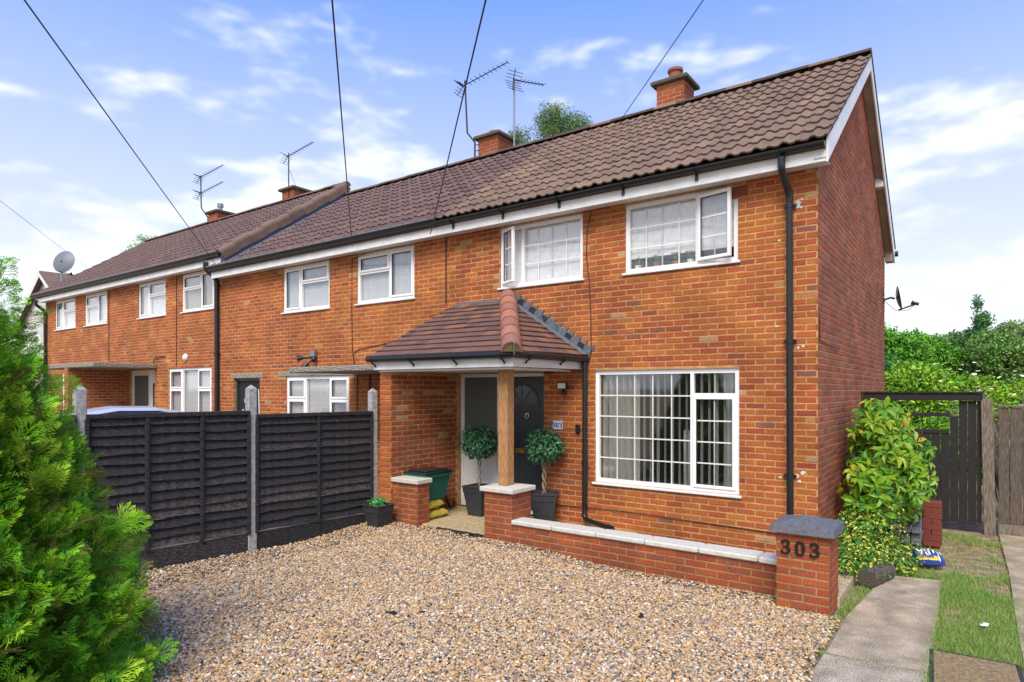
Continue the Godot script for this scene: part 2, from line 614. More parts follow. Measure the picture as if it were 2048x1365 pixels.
const FACADE := [0, 0, 0, 0, 0, 1, 1, 1, 1, 2, 2, 2, 2, 3, 3, 4, 4, 4, 4, 5, 5, 5, 7, 9, 9, 9, 13, 13, 0, 1, 2, 3, 4, 6, 0, 1, 2, 4, 9, 7, 8, 13, 0, 1, 2, 4, 5, 9, 3, 11, 10, 0, 1, 2, 3, 4, 9, 0, 1, 2, 4, 5, 0, 1, 2, 4, 9, 6, 8, 11, 7, 3, 12]
const ORANGE := [3, 3, 6, 1, 13, 3, 3, 1, 1, 13, 0]
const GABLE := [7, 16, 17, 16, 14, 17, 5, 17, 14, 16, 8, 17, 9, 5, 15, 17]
const NEW := [14, 14, 7, 5, 8, 14, 5, 7, 15, 9]

# a free-standing body of brick: core box plus bricks on four sides
func brick_body(parent: Node3D, w: float, d: float, y0: float, y1: float, tones: Array, sides := [0, 1, 2, 3], most := 300, core := "core") -> void:
	var b := MB.new()
	b.box(Vector3(-w / 2, y0, -d / 2), Vector3(w / 2, y1, d / 2))
	part(parent, core, b, M.mortar_new)
	var list := []
	var f := parent.transform
	var cs := [[Vector3(-w / 2, 0, d / 2), Vector3.RIGHT, w], [Vector3(w / 2, 0, d / 2), Vector3.FORWARD, d], [Vector3(w / 2, 0, -d / 2), Vector3.LEFT, w], [Vector3(-w / 2, 0, -d / 2), Vector3.BACK, d]]
	for s: int in sides:
		var q: Array = cs[s]
		list.append_array(lay_bricks(f * (q[0] as Vector3), f.basis * (q[1] as Vector3), q[2], y0, y1, [], tones, null, 0.005, 0.075, s))
	place_bricks(parent, list, most)

# ---------------------------------------------------------------- windows
# cells: [x, y, w, h, opens?, columns, rows, angle, side] as shares of the window; the frame's face is at z = -0.03 behind the wall's face
func window(house: Node3D, r: Rect2, z: float, cells: Array, o := {}) -> Node3D:
	var fr := MB.new()
	var e := 0.035
	var t := 0.022
	var iw := r.size.x - 2 * e
	var ih := r.size.y - 2 * e
	fr.bbox(Vector3(0, 0, -0.06), Vector3(e, r.size.y, 0), 0.004)
	fr.bbox(Vector3(r.size.x - e, 0, -0.06), Vector3(r.size.x, r.size.y, 0), 0.004)
	fr.bbox(Vector3(e, 0, -0.06), Vector3(r.size.x - e, e, -0.0005), 0.004)
	fr.bbox(Vector3(e, r.size.y - e, -0.06), Vector3(r.size.x - e, r.size.y, -0.0005), 0.004)
	var win := part(house, "window", fr, M.upvc, house.transform.affine_inverse() * Transform3D(Basis(), Vector3(r.position.x, r.position.y, z)))
	var members := MB.new()
	for c: Array in cells:
		var a := Vector2(e + c[0] * iw, e + c[1] * ih)
		var b := Vector2(e + (c[0] + c[2]) * iw, e + (c[1] + c[3]) * ih)
		members.box(Vector3(a.x, a.y, -0.055), Vector3(a.x + t, b.y, -0.004))
		members.box(Vector3(b.x - t, a.y, -0.055), Vector3(b.x, b.y, -0.004))
		members.box(Vector3(a.x + t, a.y, -0.055), Vector3(b.x - t, a.y + t, -0.0045))
		members.box(Vector3(a.x + t, b.y - t, -0.055), Vector3(b.x - t, b.y, -0.0045))
		a += Vector2(t, t)
		b -= Vector2(t, t)
		var pose := Transform3D()
		if c[4]:
			var s := 0.042
			var m := MB.new()
			a -= Vector2(0.008, 0.008)
			b += Vector2(0.008, 0.008)
			var w := b.x - a.x
			var h := b.y - a.y
			m.bbox(Vector3(0, 0, -0.03), Vector3(s, h, 0.016), 0.006)
			m.bbox(Vector3(w - s, 0, -0.03), Vector3(w, h, 0.016), 0.006)
			m.bbox(Vector3(s, 0, -0.03), Vector3(w - s, s, 0.0155), 0.006)
			m.bbox(Vector3(s, h - s, -0.03), Vector3(w - s, h, 0.0155), 0.006)
			pose = Transform3D(Basis(), Vector3(a.x, a.y, 0))
			if c.size() > 7:
				if c[8] == 0:
					pose = Transform3D(Basis(Vector3.UP, -c[7]), Vector3(a.x, a.y, 0.02))
				elif c[8] == 1:
					pose = Transform3D(Basis(Vector3.UP, c[7]), Vector3(b.x, a.y, 0.02)) * Transform3D(Basis(), Vector3(-w, 0, 0))
			part(win, "sash", m, M.upvc, pose)
			var bead := MB.new()
			for q in [[Vector3(s, s, -0.012), Vector3(s + 0.006, h - s, 0.004)], [Vector3(w - s - 0.006, s, -0.012), Vector3(w - s, h - s, 0.004)], [Vector3(s + 0.006, s, -0.012), Vector3(w - s - 0.006, s + 0.006, 0.004)], [Vector3(s + 0.006, h - s - 0.006, -0.012), Vector3(w - s - 0.006, h - s, 0.004)]]:
				bead.box(q[0], q[1])
			part(win, "gasket", bead, M.rubber, pose)
			pose = pose * Transform3D(Basis(), Vector3(s + 0.001, s + 0.001, -0.01))
			pane(win, pose, Vector2(w - 2 * s - 0.002, h - 2 * s - 0.002), c[5], c[6], o)
		else:
			pose = Transform3D(Basis(), Vector3(a.x + 0.001, a.y + 0.001, -0.026))
			pane(win, pose, b - a - Vector2(0.002, 0.002), c[5], c[6], o)
	part(win, "mullion", members, M.upvc)
	var sl := MB.new()
	sl.bbox(Vector3(-0.03, -0.032, -0.05), Vector3(r.size.x + 0.03, -0.001, 0.062), 0.006)
	part(win, "sill", sl, M.white_paint)
	var x0 := 0.04
	var x1 := r.size.x - 0.04
	if o.has("net"):
		drape(win, "net_curtain", M.net_curtain, x0, x1, 0.04, r.size.y - 0.04, -0.085, 0.014, int((x1 - x0) / 0.045))
	if o.has("roller"):
		var ro := MB.new()
		ro.box(Vector3(x0, o.roller, -0.085), Vector3(x1, r.size.y - 0.03, -0.082))
		part(win, "roller_blind", ro, M.roller)
	return win

func pane(win: Node3D, pose: Transform3D, s: Vector2, cols: int, rows: int, o: Dictionary) -> void:
	var g := MB.new()
	for z in [0.0, -0.004, -0.018, -0.022]:  # two panes of glass, each with two faces
		g.quad(Vector3(0, 0, z), Vector3(s.x, 0, z), Vector3(s.x, s.y, z), Vector3(0, s.y, z))
	part(win, "pane", g, o.get("glass", M.glass), pose)
	var bw: float = o.get("bar", 0.009)
	for i in range(1, cols):
		var b := MB.new()
		b.box(Vector3(s.x * i / cols - bw, 0, -0.012), Vector3(s.x * i / cols + bw, s.y, -0.004))
		part(win, "glazing_bar", b, M.upvc, pose)
	for i in range(1, rows):
		var b := MB.new()
		b.box(Vector3(0, s.y * i / rows - bw, -0.0125), Vector3(s.x, s.y * i / rows + bw, -0.0035))
		part(win, "glazing_bar", b, M.upvc, pose)

func drape(win: Node3D, called: String, m: Material, x0: float, x1: float, y0: float, y1: float, z: float, deep: float, folds: int, label := "") -> void:
	var b := MB.new()
	var n := folds * 6
	var ph := rnd(0, 6)
	var pts := []
	for i in n + 1:
		var q := float(i) / n
		pts.append(Vector3(lerpf(x0, x1, q), 0, z + deep * (sin(q * folds * TAU + ph + 1.3 * sin(q * 9.0 + ph)) + 0.35 * sin(q * folds * 2.7 * TAU))))
	for i in n:
		var p: Vector3 = pts[i]
		var q: Vector3 = pts[i + 1]
		var na := _fold_n(pts, i)
		var nb := _fold_n(pts, i + 1)
		b.tri_n(p + Vector3.UP * y0, q + Vector3.UP * y0, q + Vector3.UP * y1, na, nb, nb)
		b.tri_n(p + Vector3.UP * y0, q + Vector3.UP * y1, p + Vector3.UP * y1, na, nb, na)
	part(win, called, b, m, Transform3D(), label)

func _fold_n(p: Array, i: int) -> Vector3:
	var d: Vector3 = p[mini(i + 1, p.size() - 1)] - p[maxi(i - 1, 0)]
	return Vector3(-d.z, 0, d.x).normalized()

# ---------------------------------------------------------------- roofs
func tile_mesh(sd: int) -> ArrayMesh:  # a concrete roof tile: pan, roll, pan, lock roll; x across, y up the slope, z out
	var b := MB.new()
	var pf := []
	var w := 0.30
	var prof := [[0.0, 0.012], [0.018, 0.016], [0.03, 0.004], [0.085, 0.0], [0.105, 0.008], [0.125, 0.025], [0.15, 0.031], [0.175, 0.025], [0.195, 0.008], [0.215, 0.0], [0.262, 0.003], [0.274, 0.016], [0.288, 0.018], [0.3, 0.013]]
	var r := RandomNumberGenerator.new()
	r.seed = sd
	var tilt := r.randf_range(-0.003, 0.003)
	for q in prof:
		pf.append(Vector2(q[0] - w / 2, q[1] + tilt * (q[0] / w - 0.5)))
	var len := 0.41
	for i in pf.size() - 1:
		var p: Vector2 = pf[i]
		var q: Vector2 = pf[i + 1]
		var d0 := _prof_n(pf, i)
		var d1 := _prof_n(pf, i + 1)
		var z0 := 0.030
		var z1 := 0.002
		var a := Vector3(p.x, 0, p.y + z0)
		var c := Vector3(q.x, 0, q.y + z0)
		var d := Vector3(q.x, len, q.y + z1)
		var e := Vector3(p.x, len, p.y + z1)
		b.tri_n(a, c, d, d0, d1, d1)
		b.tri_n(a, d, e, d0, d1, d0)
		b.quad(a - Vector3(0, -0.003, 0.020), c - Vector3(0, -0.003, 0.020), c, a)  # the lower edge
		b.quad(a - Vector3(0, -0.2, 0.020), c - Vector3(0, -0.2, 0.020), c - Vector3(0, -0.003, 0.020), a - Vector3(0, -0.003, 0.020))
	for s in [0, pf.size() - 1]:
		var p: Vector2 = pf[s]
		b.quad_o(Vector3(p.x, 0, p.y + 0.01), Vector3(p.x, len, p.y - 0.018), Vector3(p.x, len, p.y + 0.002), Vector3(p.x, 0, p.y + 0.03), Vector3(-1 if s == 0 else 1, 0, 0))
	return b.done()

func _prof_n(p: Array, i: int) -> Vector3:
	var d: Vector2 = p[mini(i + 1, p.size() - 1)] - p[maxi(i - 1, 0)]
	return Vector3(-d.y, 0, d.x).normalized()

var tiles: Array = []
# tiles on the front slope between two x, from the eave (y0 at z0) to the ridge
func tile_roof(house: Node3D, x0: float, x1: float, y0: float, z0: float, mats: Array, most: int, rows := 12) -> void:
	var up := Vector3(0, TAN, -1).normalized()
	var slope := (z0 + 3.2) * sqrt(1 + TAN * TAN)
	var gauge := (slope - 0.06) / rows
	var inv := house.transform.affine_inverse()
	var n := int(round((x1 - x0) / 0.3))
	var w := (x1 - x0) / n
	var list := []
	for r in rows:
		for c in n:
			var p := Vector3(x0 + (c + 0.5) * w, y0, z0) + up * (gauge * r + rnd(-0.007, 0.007))
			var f := frame(p, Vector3.RIGHT, up)
			f.basis = f.basis.rotated(f.basis.z, rnd(-0.009, 0.009)).rotated(f.basis.x, rnd(-0.008, 0.006)) * Basis.from_scale(Vector3(w / 0.3, 1.0, 1.0))
			list.append([f, p.distance_to(eye)])
	list.sort_custom(func(a, b): return a[1] < b[1])
	var rest := []
	var cols := []
	for i in list.size():
		if i < most:
			part(house, "roof_tile", tiles[rng.randi() % tiles.size()], M[mats[rng.randi() % mats.size()]], inv * list[i][0])
		else:
			rest.append(inv * list[i][0])
	if rest.size():
		copies(house, "roof_tiles", tiles[0], M[mats[0]], rest)

func house_shell(h: Node3D, x0: float, x1: float, rise: float, holes: Array, gable_right := false, gable_left := false) -> void:
	# front wall as boxes round its openings, then the other walls, floors and the roof deck
	var y0 := -0.4
	var y1 := 4.42 + rise
	var zb := -0.22
	var b := MB.new()
	b.t = h.transform.affine_inverse()
	var ys := [y0, y1]
	for r: Rect2 in holes:
		ys.append(r.position.y)
		ys.append(r.end.y)
	ys.sort()
	for i in ys.size() - 1:
		if ys[i + 1] - ys[i] < 0.002:
			continue
		var mid: float = (ys[i] + ys[i + 1]) / 2
		var cut := []
		for r: Rect2 in holes:
			if r.position.y < mid and r.end.y > mid:
				cut.append([r.position.x, r.end.x])
		cut.sort()
		var x := x0
		for c in cut:
			if c[0] > x + 0.001:
				b.box(Vector3(x, ys[i], zb), Vector3(c[0], ys[i + 1], 0))
			x = maxf(x, c[1])
		if x < x1 - 0.001:
			b.box(Vector3(x, ys[i], zb), Vector3(x1, ys[i + 1], 0))
	part(h, "wall", b, M.mortar)
	var w := MB.new()
	w.t = h.transform.affine_inverse()
	w.box(Vector3(x0, y0, -6.4), Vector3(x1, y1, -6.18))
	w.box(Vector3(x0, y0, -6.18), Vector3(x0 + 0.2, y1, zb))
	if not gable_right:
		w.box(Vector3(x1 - 0.2, y0, -6.18), Vector3(x1, y1, zb))
	part(h, "inner_wall", w, M.room_wall)
	var f := MB.new()
	f.t = h.transform.affine_inverse()
	f.box(Vector3(x0 + 0.2, -0.1 + rise, -6.18), Vector3(x1 - 0.2, 0.02 + rise, zb))
	f.box(Vector3(x0 + 0.2, 2.42 + rise, -6.18), Vector3(x1 - 0.2, 2.62 + rise, zb))
	f.box(Vector3(x0 + 0.2, y1 + 0.005, -6.18), Vector3(x1 - 0.2, y1 + 0.06, zb))
	part(h, "floor", f, M.room_floor)
	if gable_right:  # the end wall with its pointed top
		var g := MB.new()
		g.t = h.transform.affine_inverse() * Transform3D(Basis(Vector3.UP, PI / 2), Vector3.ZERO)
		var pk := 6.82 + rise
		# after the turn x runs towards -z and z towards +x
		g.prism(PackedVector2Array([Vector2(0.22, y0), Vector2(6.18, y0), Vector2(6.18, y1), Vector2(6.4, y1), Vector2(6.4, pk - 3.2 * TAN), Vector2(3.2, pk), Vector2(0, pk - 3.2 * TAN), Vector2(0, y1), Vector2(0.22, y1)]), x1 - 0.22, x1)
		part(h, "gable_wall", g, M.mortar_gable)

func roof_deck(h: Node3D, x0: float, x1: float, rise: float, rear: Material) -> void:
	var b := MB.new()
	b.t = h.transform.affine_inverse()
	var y := 6.90 + rise
	var ze := 0.27
	for s in [1.0, -1.0]:
		var a := Vector3(x0, y, -3.2)
		var c := Vector3(x0, y - (3.2 + ze) * TAN, -3.2 + s * (3.2 + ze))
		var w := Vector3(x1 - x0, 0, 0)
		var t := Vector3(0, -0.05, 0)
		if s > 0:
			b.quad(c, c + w, a + w, a)
			b.quad(a + t, a + w + t, c + w + t, c + t)
			b.quad(c + t, c + w + t, c + w, c)
		else:
			b.quad(a, a + w, c + w, c)
			b.quad(c + t, c + w + t, a + w + t, a + t)
			b.quad(c, c + w, c + w + t, c + t)
		b.quad_o(a + w, c + w, c + w + t, a + w + t, Vector3.RIGHT)
		b.quad_o(a, c, c + t, a + t, Vector3.LEFT)
	part(h, "roof", b, rear)

func ridge(h: Node3D, x0: float, x1: float, y: float, m: Array) -> void:
	var n := int(round((x1 - x0) / 0.45))
	var w := (x1 - x0) / n
	var inv := h.transform.affine_inverse()
	for i in n:
		var b := MB.new()
		var ring := 8
		for k in ring:
			var a0 := PI * (0.08 + 0.84 * k / ring)
			var a1 := PI * (0.08 + 0.84 * (k + 1) / ring)
			var p0 := Vector3(0, sin(a0) * 0.115, cos(a0) * 0.13)
			var p1 := Vector3(0, sin(a1) * 0.115, cos(a1) * 0.13)
			var l := Vector3(w / 2 - 0.003, 0, 0)
			b.tri_n(p0 - l, p0 + l, p1 + l, p0, p0, p1)
			b.tri_n(p0 - l, p1 + l, p1 - l, p0, p1, p1)
			b.tri(l, p0 + l, p1 + l)
			b.tri(-l, p1 - l, p0 - l)
		var f := Transform3D(Basis(Vector3.RIGHT, rnd(-0.04, 0.04)).rotated(Vector3.BACK, rnd(-0.006, 0.006)), Vector3(x0 + (i + 0.5) * w, y + rnd(-0.004, 0.004), -3.2))
		part(h, "ridge_tile", b, M[m[i % m.size()]], inv * f)

func eaves(h: Node3D, x0: float, x1: float, rise: float, boxy: bool) -> void:
	var inv := h.transform.affine_inverse()
	var f := MB.new()
	f.bbox(Vector3(x0, 4.365 + rise, 0.232), Vector3(x1, 4.58 + rise, 0.252), 0.003)
	part(h, "fascia", f, M.white_paint, inv)
	var s := MB.new()
	s.box(Vector3(x0, 4.392 + rise, 0.006), Vector3(x1, 4.404 + rise, 0.2315))
	part(h, "soffit", s, M.white_paint, inv)
	var g := MB.new()
	var pts := []
	if boxy:  # a deep moulded gutter
		for q in [[0.0, 0.105], [0.0, 0.0], [0.045, -0.012], [0.075, 0.012], [0.085, 0.05], [0.115, 0.09], [0.115, 0.105]]:
			pts.append(Vector2(q[0], q[1]))
	else:
		for i in 9:
			var a := PI + PI * i / 8
			pts.append(Vector2(0.056 + cos(a) * 0.056, 0.056 + sin(a) * 0.056))
	for i in pts.size() - 1:
		var p: Vector2 = pts[i]
		var q: Vector2 = pts[i + 1]
		var zz := 0.254
		var yy := 4.505 + rise
		g.quad(Vector3(x0, p.y + yy, p.x + zz), Vector3(x0, q.y + yy, q.x + zz), Vector3(x1, q.y + yy, q.x + zz), Vector3(x1, p.y + yy, p.x + zz))
		var nn := Vector3(0, -0.004, 0)
		g.tri(Vector3(x1, yy + 0.06, zz + 0.05), Vector3(x1, p.y + yy, p.x + zz), Vector3(x1, q.y + yy, q.x + zz))
		g.tri(Vector3(x0, yy + 0.06, zz + 0.05), Vector3(x0, q.y + yy, q.x + zz), Vector3(x0, p.y + yy, p.x + zz))
	part(h, "gutter", g, M.black_plastic, inv)
	if boxy:
		var li := MB.new()
		li.box(Vector3(x0, 4.607 + rise, 0.362), Vector3(x1, 4.618 + rise, 0.374))
		part(h, "gutter_lip", li, M.metal_grey, inv)
	else:
		var x := x1 - 0.45
		while x > x0:
			var b := MB.new()
			b.tube([Vector3(x, 4.50 + rise, 0.254), Vector3(x, 4.485 + rise, 0.30), Vector3(x, 4.515 + rise, 0.36), Vector3(x, 4.56 + rise, 0.372)], 0.011, 6)
			b.box(Vector3(x - 0.018, 4.42 + rise, 0.253), Vector3(x + 0.018, 4.50 + rise, 0.275))
			part(h, "gutter_bracket", b, M.black_plastic, inv)
			x -= 0.98

func downpipe(h: Node3D, x: float, y_top: float, y_bot: float, swan := true, r := 0.036) -> void:
	var inv := h.transform.affine_inverse()
	var b := MB.new()
	if swan:
		b.tube([Vector3(x - 0.03, y_top + 0.19, 0.31), Vector3(x - 0.03, y_top + 0.09, 0.31), Vector3(x - 0.025, y_top + 0.03, 0.29), Vector3(x - 0.01, y_top - 0.12, 0.11), Vector3(x, y_top - 0.18, 0.075), Vector3(x, y_top - 0.26, 0.07)], r + 0.005, 10)
	b.tube([Vector3(x, y_top - 0.2, 0.07), Vector3(x + 0.01, y_bot, 0.07)], r, 10)
	part(h, "downpipe", b, M.black_plastic, inv)
	var y := y_top - 0.3
	while y > y_bot + 0.2:
		var c := MB.new()
		c.tube([Vector3(x, y - 0.025, 0.07), Vector3(x, y + 0.025, 0.07)], r + 0.008, 10)
		c.box(Vector3(x - 0.07, y - 0.014, 0.02), Vector3(x + 0.07, y + 0.014, 0.04))
		part(h, "pipe_clip", c, M.black_plastic, inv)
		y -= 1.55

func chimney(h: Node3D, c: Vector3, w: float, d: float, y0: float, y1: float, cap_m: Material, pot: float, pot_m: Material, most := 60) -> void:
	var inv := h.transform.affine_inverse()
	var b := MB.new()
	b.box(Vector3(c.x - w / 2, y0, c.z - d / 2), Vector3(c.x + w / 2, y1, c.z + d / 2))
	var ch := part(h, "chimney", b, M.mortar_gable, inv)
	var list := []
	list.append_array(lay_bricks(Vector3(c.x - w / 2, 0, c.z + d / 2), Vector3.RIGHT, w, y0, y1, [], [9, 7, 5, 2, 14, 8], null, 0.006))
	list.append_array(lay_bricks(Vector3(c.x + w / 2, 0, c.z + d / 2), Vector3.FORWARD, d, y0, y1, [], [9, 7, 5, 2, 14, 8], null, 0.006, 0.075, 1))
	for q in list:
		part(ch, "brick", brick_meshes[rng.randi() % 5], brick_mats[q[1]], q[0])
	var k := MB.new()
	var e := 0.09
	k.bbox(Vector3(c.x - w / 2 - e, y1, c.z - d / 2 - e), Vector3(c.x + w / 2 + e, y1 + 0.075, c.z + d / 2 + e), 0.015)
	var q := w / 2
	k.frustum([Vector3(c.x - q, y1 + 0.07, c.z + q), Vector3(c.x + q, y1 + 0.07, c.z + q), Vector3(c.x + q, y1 + 0.07, c.z - q), Vector3(c.x - q, y1 + 0.07, c.z - q)], [Vector3(c.x - 0.14, y1 + 0.13, c.z + 0.14), Vector3(c.x + 0.14, y1 + 0.13, c.z + 0.14), Vector3(c.x + 0.14, y1 + 0.13, c.z - 0.14), Vector3(c.x - 0.14, y1 + 0.13, c.z - 0.14)])
	part(ch, "chimney_cap", k, cap_m)
	if pot > 0:
		var p := MB.new()
		p.t = Transform3D(Basis(), Vector3(c.x, y1 + 0.1, c.z))
		p.lathe([Vector2(0.12, 0), Vector2(0.115, pot - 0.06), Vector2(0.14, pot - 0.05), Vector2(0.14, pot), Vector2(0.10, pot), Vector2(0.095, pot - 0.2), Vector2(0.0, pot - 0.2)], 14)
		part(ch, "chimney_pot", p, pot_m)

# ---------------------------------------------------------------- the terrace
func brick_front(h: Node3D, x0: float, x1: float, rise: float, holes: Array, extra: Array, most: int) -> void:
	var hs := []
	for r: Rect2 in holes:
		hs.append(Rect2(r.position.x - x0, r.position.y, r.size.x, r.size.y))
	var list := lay_bricks(Vector3(x0, 0, 0), Vector3.RIGHT, x1 - x0, -0.30, 4.40 + rise, hs, FACADE)
	list.append_array(extra)
	place_bricks(h, list, most)

func cable(h: Node3D, pts: Array, r := 0.006) -> void:
	var b := MB.new()
	b.tube(pts, r, 5)
	part(h, "wall_cable", b, M.cable, h.transform.affine_inverse())

func door_frame(h: Node3D, r: Rect2, z: float, m: Material, posts := []) -> MeshInstance3D:
	var b := MB.new()
	var e := 0.055
	b.bbox(Vector3(0, 0, -0.07), Vector3(e, r.size.y, 0), 0.004)
	b.bbox(Vector3(r.size.x - e, 0, -0.07), Vector3(r.size.x, r.size.y, 0), 0.004)
	b.bbox(Vector3(e, r.size.y - e, -0.07), Vector3(r.size.x - e, r.size.y, -0.001), 0.004)
	b.bbox(Vector3(e, 0, -0.07), Vector3(r.size.x - e, 0.05, -0.001), 0.004)
	for p: float in posts:
		b.bbox(Vector3(p, 0.05, -0.07), Vector3(p + 0.05, r.size.y - e, -0.001), 0.004)
	return part(h, "door_frame", b, m, h.transform.affine_inverse() * Transform3D(Basis(), Vector3(r.position.x, r.position.y, z)))

func house_end() -> void:
	var h := thing("brick_house", "orange brick end-of-terrace house with a porch, bare gable and white windows with glazing bars", "house", Vector3(-2.7, GY, 0))
	var x0 := -5.52
	var big := Rect2(-2.385, 3.445, 1.50, 0.925)
	var small := Rect2(-4.50, 3.445, 1.465, 0.925)
	var gf := Rect2(-2.845, 0.60, 1.975, 1.545)
	var porch := Rect2(-5.38, -0.4, 1.69, 2.54)
	var holes := [big, small, gf, porch]
	house_shell(h, x0, 0.0, 0.0, holes, true)
	# gable bricks: x runs from the front corner to the back
	var ends := func(y: float) -> Vector2:
		if y < 4.66:
			return Vector2(0, 6.4)
		var half := maxf(0.0, (6.84 - y) / TAN)
		return Vector2(3.2 - half, 3.2 + half)
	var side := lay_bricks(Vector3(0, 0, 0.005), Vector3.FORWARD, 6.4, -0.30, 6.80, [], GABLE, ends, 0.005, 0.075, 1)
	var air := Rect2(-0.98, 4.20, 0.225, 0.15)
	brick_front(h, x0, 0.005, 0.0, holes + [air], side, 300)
	var inv := h.transform.affine_inverse()
	var ab := MB.new()
	ab.bbox(Vector3(air.position.x + 0.004, air.position.y + 0.004, -0.03), Vector3(air.end.x - 0.004, air.end.y - 0.004, 0.004), 0.004)
	var av := part(h, "air_brick", ab, brick_mats[9], inv)
	var hol := MB.new()
	for i in 9:
		for j in 4:
			hol.box(Vector3(air.position.x + 0.022 + i * 0.021, air.position.y + 0.022 + j * 0.029, 0.0), Vector3(air.position.x + 0.034 + i * 0.021, air.position.y + 0.040 + j * 0.029, 0.0055))
	part(av, "air_hole", hol, M.rubber)
	# upper windows
	window(h, big, -0.025, [[0, 0, 0.665, 1, false, 4, 3], [0.665, 0, 0.335, 1, true, 2, 3, 0.22, 0]], {"roller": 0.20, "bar": 0.008})
	window(h, small, -0.025, [[0, 0, 0.27, 1, true, 2, 3, 0.45, 0], [0.27, 0, 0.73, 1, false, 4, 3]], {"roller": 0.05, "bar": 0.008})
	var w := window(h, gf, -0.025, [[0, 0, 0.705, 1, false, 5, 5], [0.705, 0.80, 0.295, 0.20, false, 2, 1], [0.705, 0, 0.295, 0.80, true, 2, 4]], {"bar": 0.008})
	drape(w, "curtain", M.curtain, 0.05, 0.56, 0.03, 1.50, -0.22, 0.028, 6)
	drape(w, "curtain", M.curtain, 1.72, 1.93, 0.03, 1.50, -0.22, 0.028, 3)
	drape(w, "curtain", M.curtain, 1.17, 1.29, 0.03, 0.75, -0.24, 0.02, 2)
	for i in 19:
		var s := MB.new()
		s.box(Vector3(-0.045, 0.05, -0.0008), Vector3(0.045, 1.50, 0.0008))
		part(w, "blind_slat", s, M.blind, Transform3D(Basis(Vector3.UP, (1.36 if i < 6 else 1.62) + rnd(-0.10, 0.10)), Vector3(0.10 + i * 0.098, 0, -0.10)))
	for q in [[-2.25, 0.07], [-1.98, 0.09], [-1.72, 0.075], [-1.52, 0.06]]:
		var t := thing("house_plant", "small pot plant inside the big upper window, %s" % ["nearest its left edge", "second from its left edge", "third from its left edge", "beside its open casement"][int(get_meta("k_house_plant", 0))], "house plant", Vector3(q[0], 3.485, -0.13), 0.0, "pots on the upper window sill")
		var pt := MB.new()
		pt.lathe([Vector2(0.0, 0), Vector2(0.035, 0), Vector2(0.05, 0.07), Vector2(0.0, 0.065)], 10)
		part(t, "pot", pt, M.pot_clay if q[1] > 0.07 else M.plastic_white)
		crown(t, "leaves", leaf_mesh(0.5), M.leaf_c, [[Vector3(0, 0.13, 0), Vector3(q[1], 0.08, q[1] * 0.6)]], 90, Vector2(0.03, 0.055), [Color(.05, .16, .03), Color(.08, .22, .04)], 0.5, 1.0)
	# porch doorway
	var fr := door_frame(h, Rect2(-5.375, 0.0, 1.68, 2.135), -0.10, M.upvc, [0.74])
	var ob := MB.new()
	ob.quad(Vector3(0.055, 0.93, -0.03), Vector3(0.74, 0.93, -0.03), Vector3(0.74, 2.08, -0.03), Vector3(0.055, 2.08, -0.03))
	part(fr, "obscured_pane", ob, M.obscure_glass)
	var lp := MB.new()
	lp.bbox(Vector3(0.055, 0.86, -0.05), Vector3(0.74, 0.93, -0.006), 0.006)
	lp.bbox(Vector3(0.055, 0.05, -0.05), Vector3(0.74, 0.86, -0.022), 0.006)
	lp.bbox(Vector3(0.12, 0.12, -0.03), Vector3(0.67, 0.79, -0.016), 0.012)
	part(fr, "lower_panel", lp, M.upvc)
	grey_door(h, Transform3D(Basis(), Vector3(-4.583, 0.052, -0.125)), 0.83, 2.02)
	# the wall at the porch's left side
	var pw := MB.new()
	pw.box(Vector3(-5.625, -0.4, 0.0), Vector3(-5.405, 2.15, 1.415))
	var pwm := part(h, "porch_wall", pw, M.mortar, inv)
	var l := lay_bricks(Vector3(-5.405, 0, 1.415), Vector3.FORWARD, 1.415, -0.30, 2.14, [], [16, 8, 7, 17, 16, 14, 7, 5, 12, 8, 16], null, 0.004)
	l.append_array(lay_bricks(Vector3(-5.63, 0, 1.42), Vector3.RIGHT, 0.23, -0.30, 2.14, [], [6, 0, 13, 1, 3, 4, 6], null, 0.004))
	l.append_array(lay_bricks(Vector3(-5.63, 0, 0), Vector3.BACK, 1.42, -0.30, 2.14, [], FACADE, null, 0.004))
	pwm.transform = Transform3D()
	pwm.position = -h.position
	l.sort_custom(func(a, b): return a[2] > b[2])
	var rest := []
	var rc := []
	for i in l.size():
		if i < 300:
			part(pwm, "brick", brick_meshes[rng.randi() % 5], brick_mats[l[i][1]], l[i][0])
		else:
			rest.append(l[i][0])
			rc.append(brick_cols[l[i][1]])
	copies(pwm, "brickwork", brick_meshes[0], M.brick_copies, rest, rc)
	# roof
	roof_deck(h, x0, 0.13, 0.0, M.tile_1)
	tile_roof(h, x0 + 0.02, 0.16, 4.590, 0.315, ["tile_0", "tile_1", "tile_2", "tile_3"], 300)
	ridge(h, x0 + 0.02, 0.16, 6.955, ["ridge_moss", "ridge_moss", "tile_2"])
	eaves(h, x0, 0.128, 0.0, false)
	for s in [1.0, -1.0]:
		var b := MB.new()
		var zf: float = -3.2 + s * 3.46
		var p := [Vector3(0, 4.355, zf), Vector3(0, 4.63, zf), Vector3(0, 6.965, -3.2), Vector3(0, 6.74, -3.2)]
		for dx in [0.132, 0.152]:
			b.quad_o(p[0] + Vector3(dx, 0, 0), p[1] + Vector3(dx, 0, 0), p[2] + Vector3(dx, 0, 0), p[3] + Vector3(dx, 0, 0), Vector3(dx - 0.14, 0, 0))
		for k in 4:
			var a: Vector3 = p[k]
			var c: Vector3 = p[(k + 1) % 4]
			b.quad_o(a + Vector3(0.132, 0, 0), c + Vector3(0.132, 0, 0), c + Vector3(0.152, 0, 0), a + Vector3(0.152, 0, 0), (a + c) / 2 - (p[0] + p[2]) / 2)
		part(h, "bargeboard", b, M.white_paint, inv)
		var u := MB.new()  # boarding under the overhanging verge
